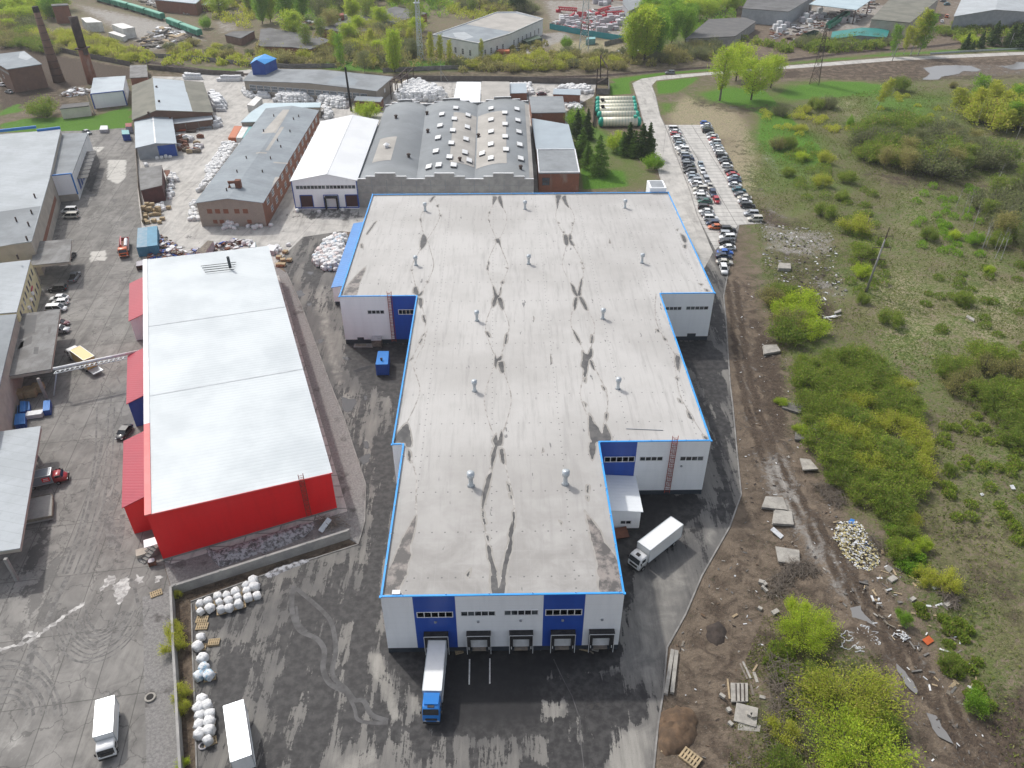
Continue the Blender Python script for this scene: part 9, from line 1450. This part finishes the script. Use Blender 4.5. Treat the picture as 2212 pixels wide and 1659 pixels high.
for i,(x,y,sx,sy,mt,lb)in enumerate([(75,1295,1.0,2.2,'plastic_white','white panel standing between the slab stacks'),(650,1360,1.6,.9,'plastic_white','grey-white board on the foam heap'),(1040,1605,1.2,.9,'slab','pale stone slab near the track below the foam heap'),(2110,900,.7,.9,'plastic_white','white bag lying in the right-hand meadow'),(1845,962,.6,.5,'plastic_white','small white scrap in the right-hand meadow')]):p=K(2,3,x,y);m=MB();m.box((p.x,p.y,.25),(sx,sy,.12),dr.uniform(0,1),Matrix.Rotation(.25,3,'X'));tag(m.build('board_scrap',mt,None,False,(p.x,p.y,0)),lb,'scrap')
for i,(x,y,s,lb)in enumerate([(1070,35,1.5,'pale broken board above the puddled track'),(1245,210,1.0,'pale blue-white canister in the grass'),(1548,250,1.3,'pale block at the foot of the branch pile'),(60,320,1.2,'pale block near the left rubble'),(1020,1278,1.0,'grey boulder beside the bright lime bush')]):p=K(3,3,x,y);m=MB();m.box((p.x,p.y,.25),(s,s*.6,.4),.5);tag(m.build('stone_block','slab',None,False,(p.x,p.y,0)),lb,'block')
def plastic(px,r_,label):
 p=K(3,3,*px);pts=[];
 wx=wy=0.0;dx=dy=0.0
 for i in range(90):dx=dx*.7+dr.gauss(0,.14)-wx*.05;dy=dy*.7+dr.gauss(0,.14)-wy*.05;wx+=dx;wy+=dy;pts.append((p.x+wx*r_,p.y+wy*r_*.7,.12+dr.uniform(0,.2)))
 m=MB();m.tube(pts,.07,4);tag(m.build('plastic_strapping','plastic_white',None,False,(p.x,p.y,0)),label,'plastic')
plastic((850,490),1.1,'tangle of white plastic film in the puddled track');plastic((680,560),1.2,'loop of white strapping left of the puddled track');plastic((765,630),.6,'small white plastic tangle left of the track');plastic((1150,530),1.1,'loop of white strapping right of the puddled track');plastic((940,572),.6,'small white film lump mid track')
p=K(3,0,1756,1472);m=MB();m.tube([(p.x+.5*math.cos(a),p.y+.5*math.sin(a),.14)for a in np.linspace(0,6.283,15)],.12,6,False);tag(m.build('old_tyre','goods_grey',None,True,(p.x,p.y,0)),'old tyre lying by the last bulk bags','tyre')
p=K(3,0,1300,1055);m=MB();m.tube([(p.x,p.y,0),(p.x,p.y,.3)],.75,16);r=thing('manhole_ring','open concrete manhole ring beside the narrow wall','manhole',p);m.build('ring','slab',r);m=MB();m.tube([(p.x,p.y,.3),(p.x,p.y,.31)],.5,16);m.build('opening_shade','soot_and_shade',r)  # black disc on top stands in for the shade inside the ring
c=K(1,1,930,1335);r=thing('loading_pit','pale concrete-framed pit cover below the left notch door','pit',c);m=MB();m.box((c.x,c.y,.2),(4.4,1.4,.35));m.build('frame','kerbstone',r);m=MB();m.box((c.x-.6,c.y,.39),(2.4,1.0,.04));m.build('cover','old_wood',r)
c=K(1,1,1050,1330);r=thing('tool_shelter','small grey shelter with planks on top beside the ladder','shelter',c);m=MB();[m.bar((c.x+dx,c.y+dy,0),(c.x+dx,c.y+dy,2.1),.12)for dx in(-1,1)for dy in(-.8,.8)];m.build('posts','old_wood',r);m=MB();m.box((c.x,c.y,2.15),(2.4,2.0,.1));m.box((c.x+.2,c.y,2.3),(1.5,.9,.15),.4);m.build('roof','goods_grey',r);m=MB();m.box((c.x,c.y,1.0),(1.7,1.4,1.5));m.build('contents','old_wood',r)
c=K(2,2,935,1310);r=thing('loading_ramp','red-brown steel ramp tucked behind the front right wall','ramp',c);m=MB();m.box((c.x,c.y,.7),(2.6,2.0,.12),.2,Matrix.Rotation(.3,3,'X'));[m.bar((c.x+dx,c.y+.5,0),(c.x+dx,c.y+.5,.9),.1)for dx in(-1.1,1.1)];m.build('deck','rust',r)
c=K(2,1,600,1240);m=MB();m.box((c.x,c.y,.6),(.9,3.2,.08),-.35,Matrix.Rotation(.5,3,'Y'));r=tag(m.build('bent_panel','galvanised',None,False,(c.x,c.y,0)),'bent grey sheet leaning on the concrete panel wall','sheet');brush(KL(2,1,[(520,1150),(700,1150),(800,1220),(640,1260),(540,1230)]),60,'tangle of dark cable and rods beside the red hall corner',3,.6,'cable_tangle')
for i,(x,y)in enumerate([(1740,1010),(1742,1035)]):pass
for x,y,lb in[(718,1127,'iron drain grate in the asphalt right of the docks')]:p=K(3,2,x,y);m=MB();[m.box((p.x+dx*.38,p.y+dy*.45,.045),(.3,.36,.03))for dx in(-1,0,1)for dy in(-.5,.5)];m.box((p.x,p.y,.03),(1.3,1.0,.015));tag(m.build('drain_grate','chassis_dark',None,False,(p.x,p.y,0)),lb,'drain')
for x0,y0,x1,y1,lb in[(430,1,1,1,'')][:0]:pass
leafmat('grass_blade',(.23,.25,.07),(.14,.18,.045),(.34,.32,.16),.4)
def grass(name,label,polys,n,seed,lmin,lmax,excl=None,tilt=.7):
 r_=np.random.RandomState(seed);A=[Vector(p.xy)for p in polys];Q=np.array([(p.x,p.y)for p in A]);lo,hi=Q.min(0),Q.max(0);P=r_.uniform(lo,hi,(n*4,2));P=P[sdist(P,A)<0][:n]
 w_=np.sin(P[:,0]*.21+1.3*np.sin(P[:,1]*.13))+np.sin(P[:,1]*.27+1.1*np.sin(P[:,0]*.17));P=P[w_+r_.normal(size=len(P))*1.1>-.6];n=len(P)
 ln=r_.uniform(lmin,lmax,n);wd=ln*r_.uniform(.25,.5,n);d=nrm(np.c_[r_.normal(size=(n,2))*tilt+np.array([.25,-.1]),np.full(n,.8)]);C=np.c_[P,ln*.35];o=bpy.data.objects.new(name,foliage_mesh(name,'grass_blade',C,d,ln,wd,r_));COL.objects.link(o);return tag(o,label,'grass',None,'stuff')
grass('meadow_grass','rough olive and straw grass tufts over the right-hand meadow',GL([(1660,640),(1620,430),(1650,250),(1900,190),(2260,180),(2290,1000),(2290,1680),(2170,1650),(2060,1430),(1960,1270),(1820,1080),(1700,850)]),110000,3,.25,.7)
grass('verge_weeds','low weeds on the soil between kerb and track',GL([(1650,1330),(1760,1340),(1900,1400),(1960,1660),(1570,1660),(1600,1450)]),17000,4,.15,.45)
hz=bpy.data.materials.new('haze_air');hz.use_nodes=True;nt=hz.node_tree;nt.nodes.clear();o_=nt.nodes.new('ShaderNodeOutputMaterial');pv=nt.nodes.new('ShaderNodeVolumePrincipled');pv.inputs['Color'].default_value=(.86,.9,.95,1);pv.inputs['Density'].default_value=HAZE;pv.inputs['Anisotropy'].default_value=.3;nt.links.new(pv.outputs[0],o_.inputs['Volume']);MT['haze_air']=hz
m=MB();m.box((0,400,53),(1500,1300,108));o=m.build('haze','haze_air');o['kind']='stuff'
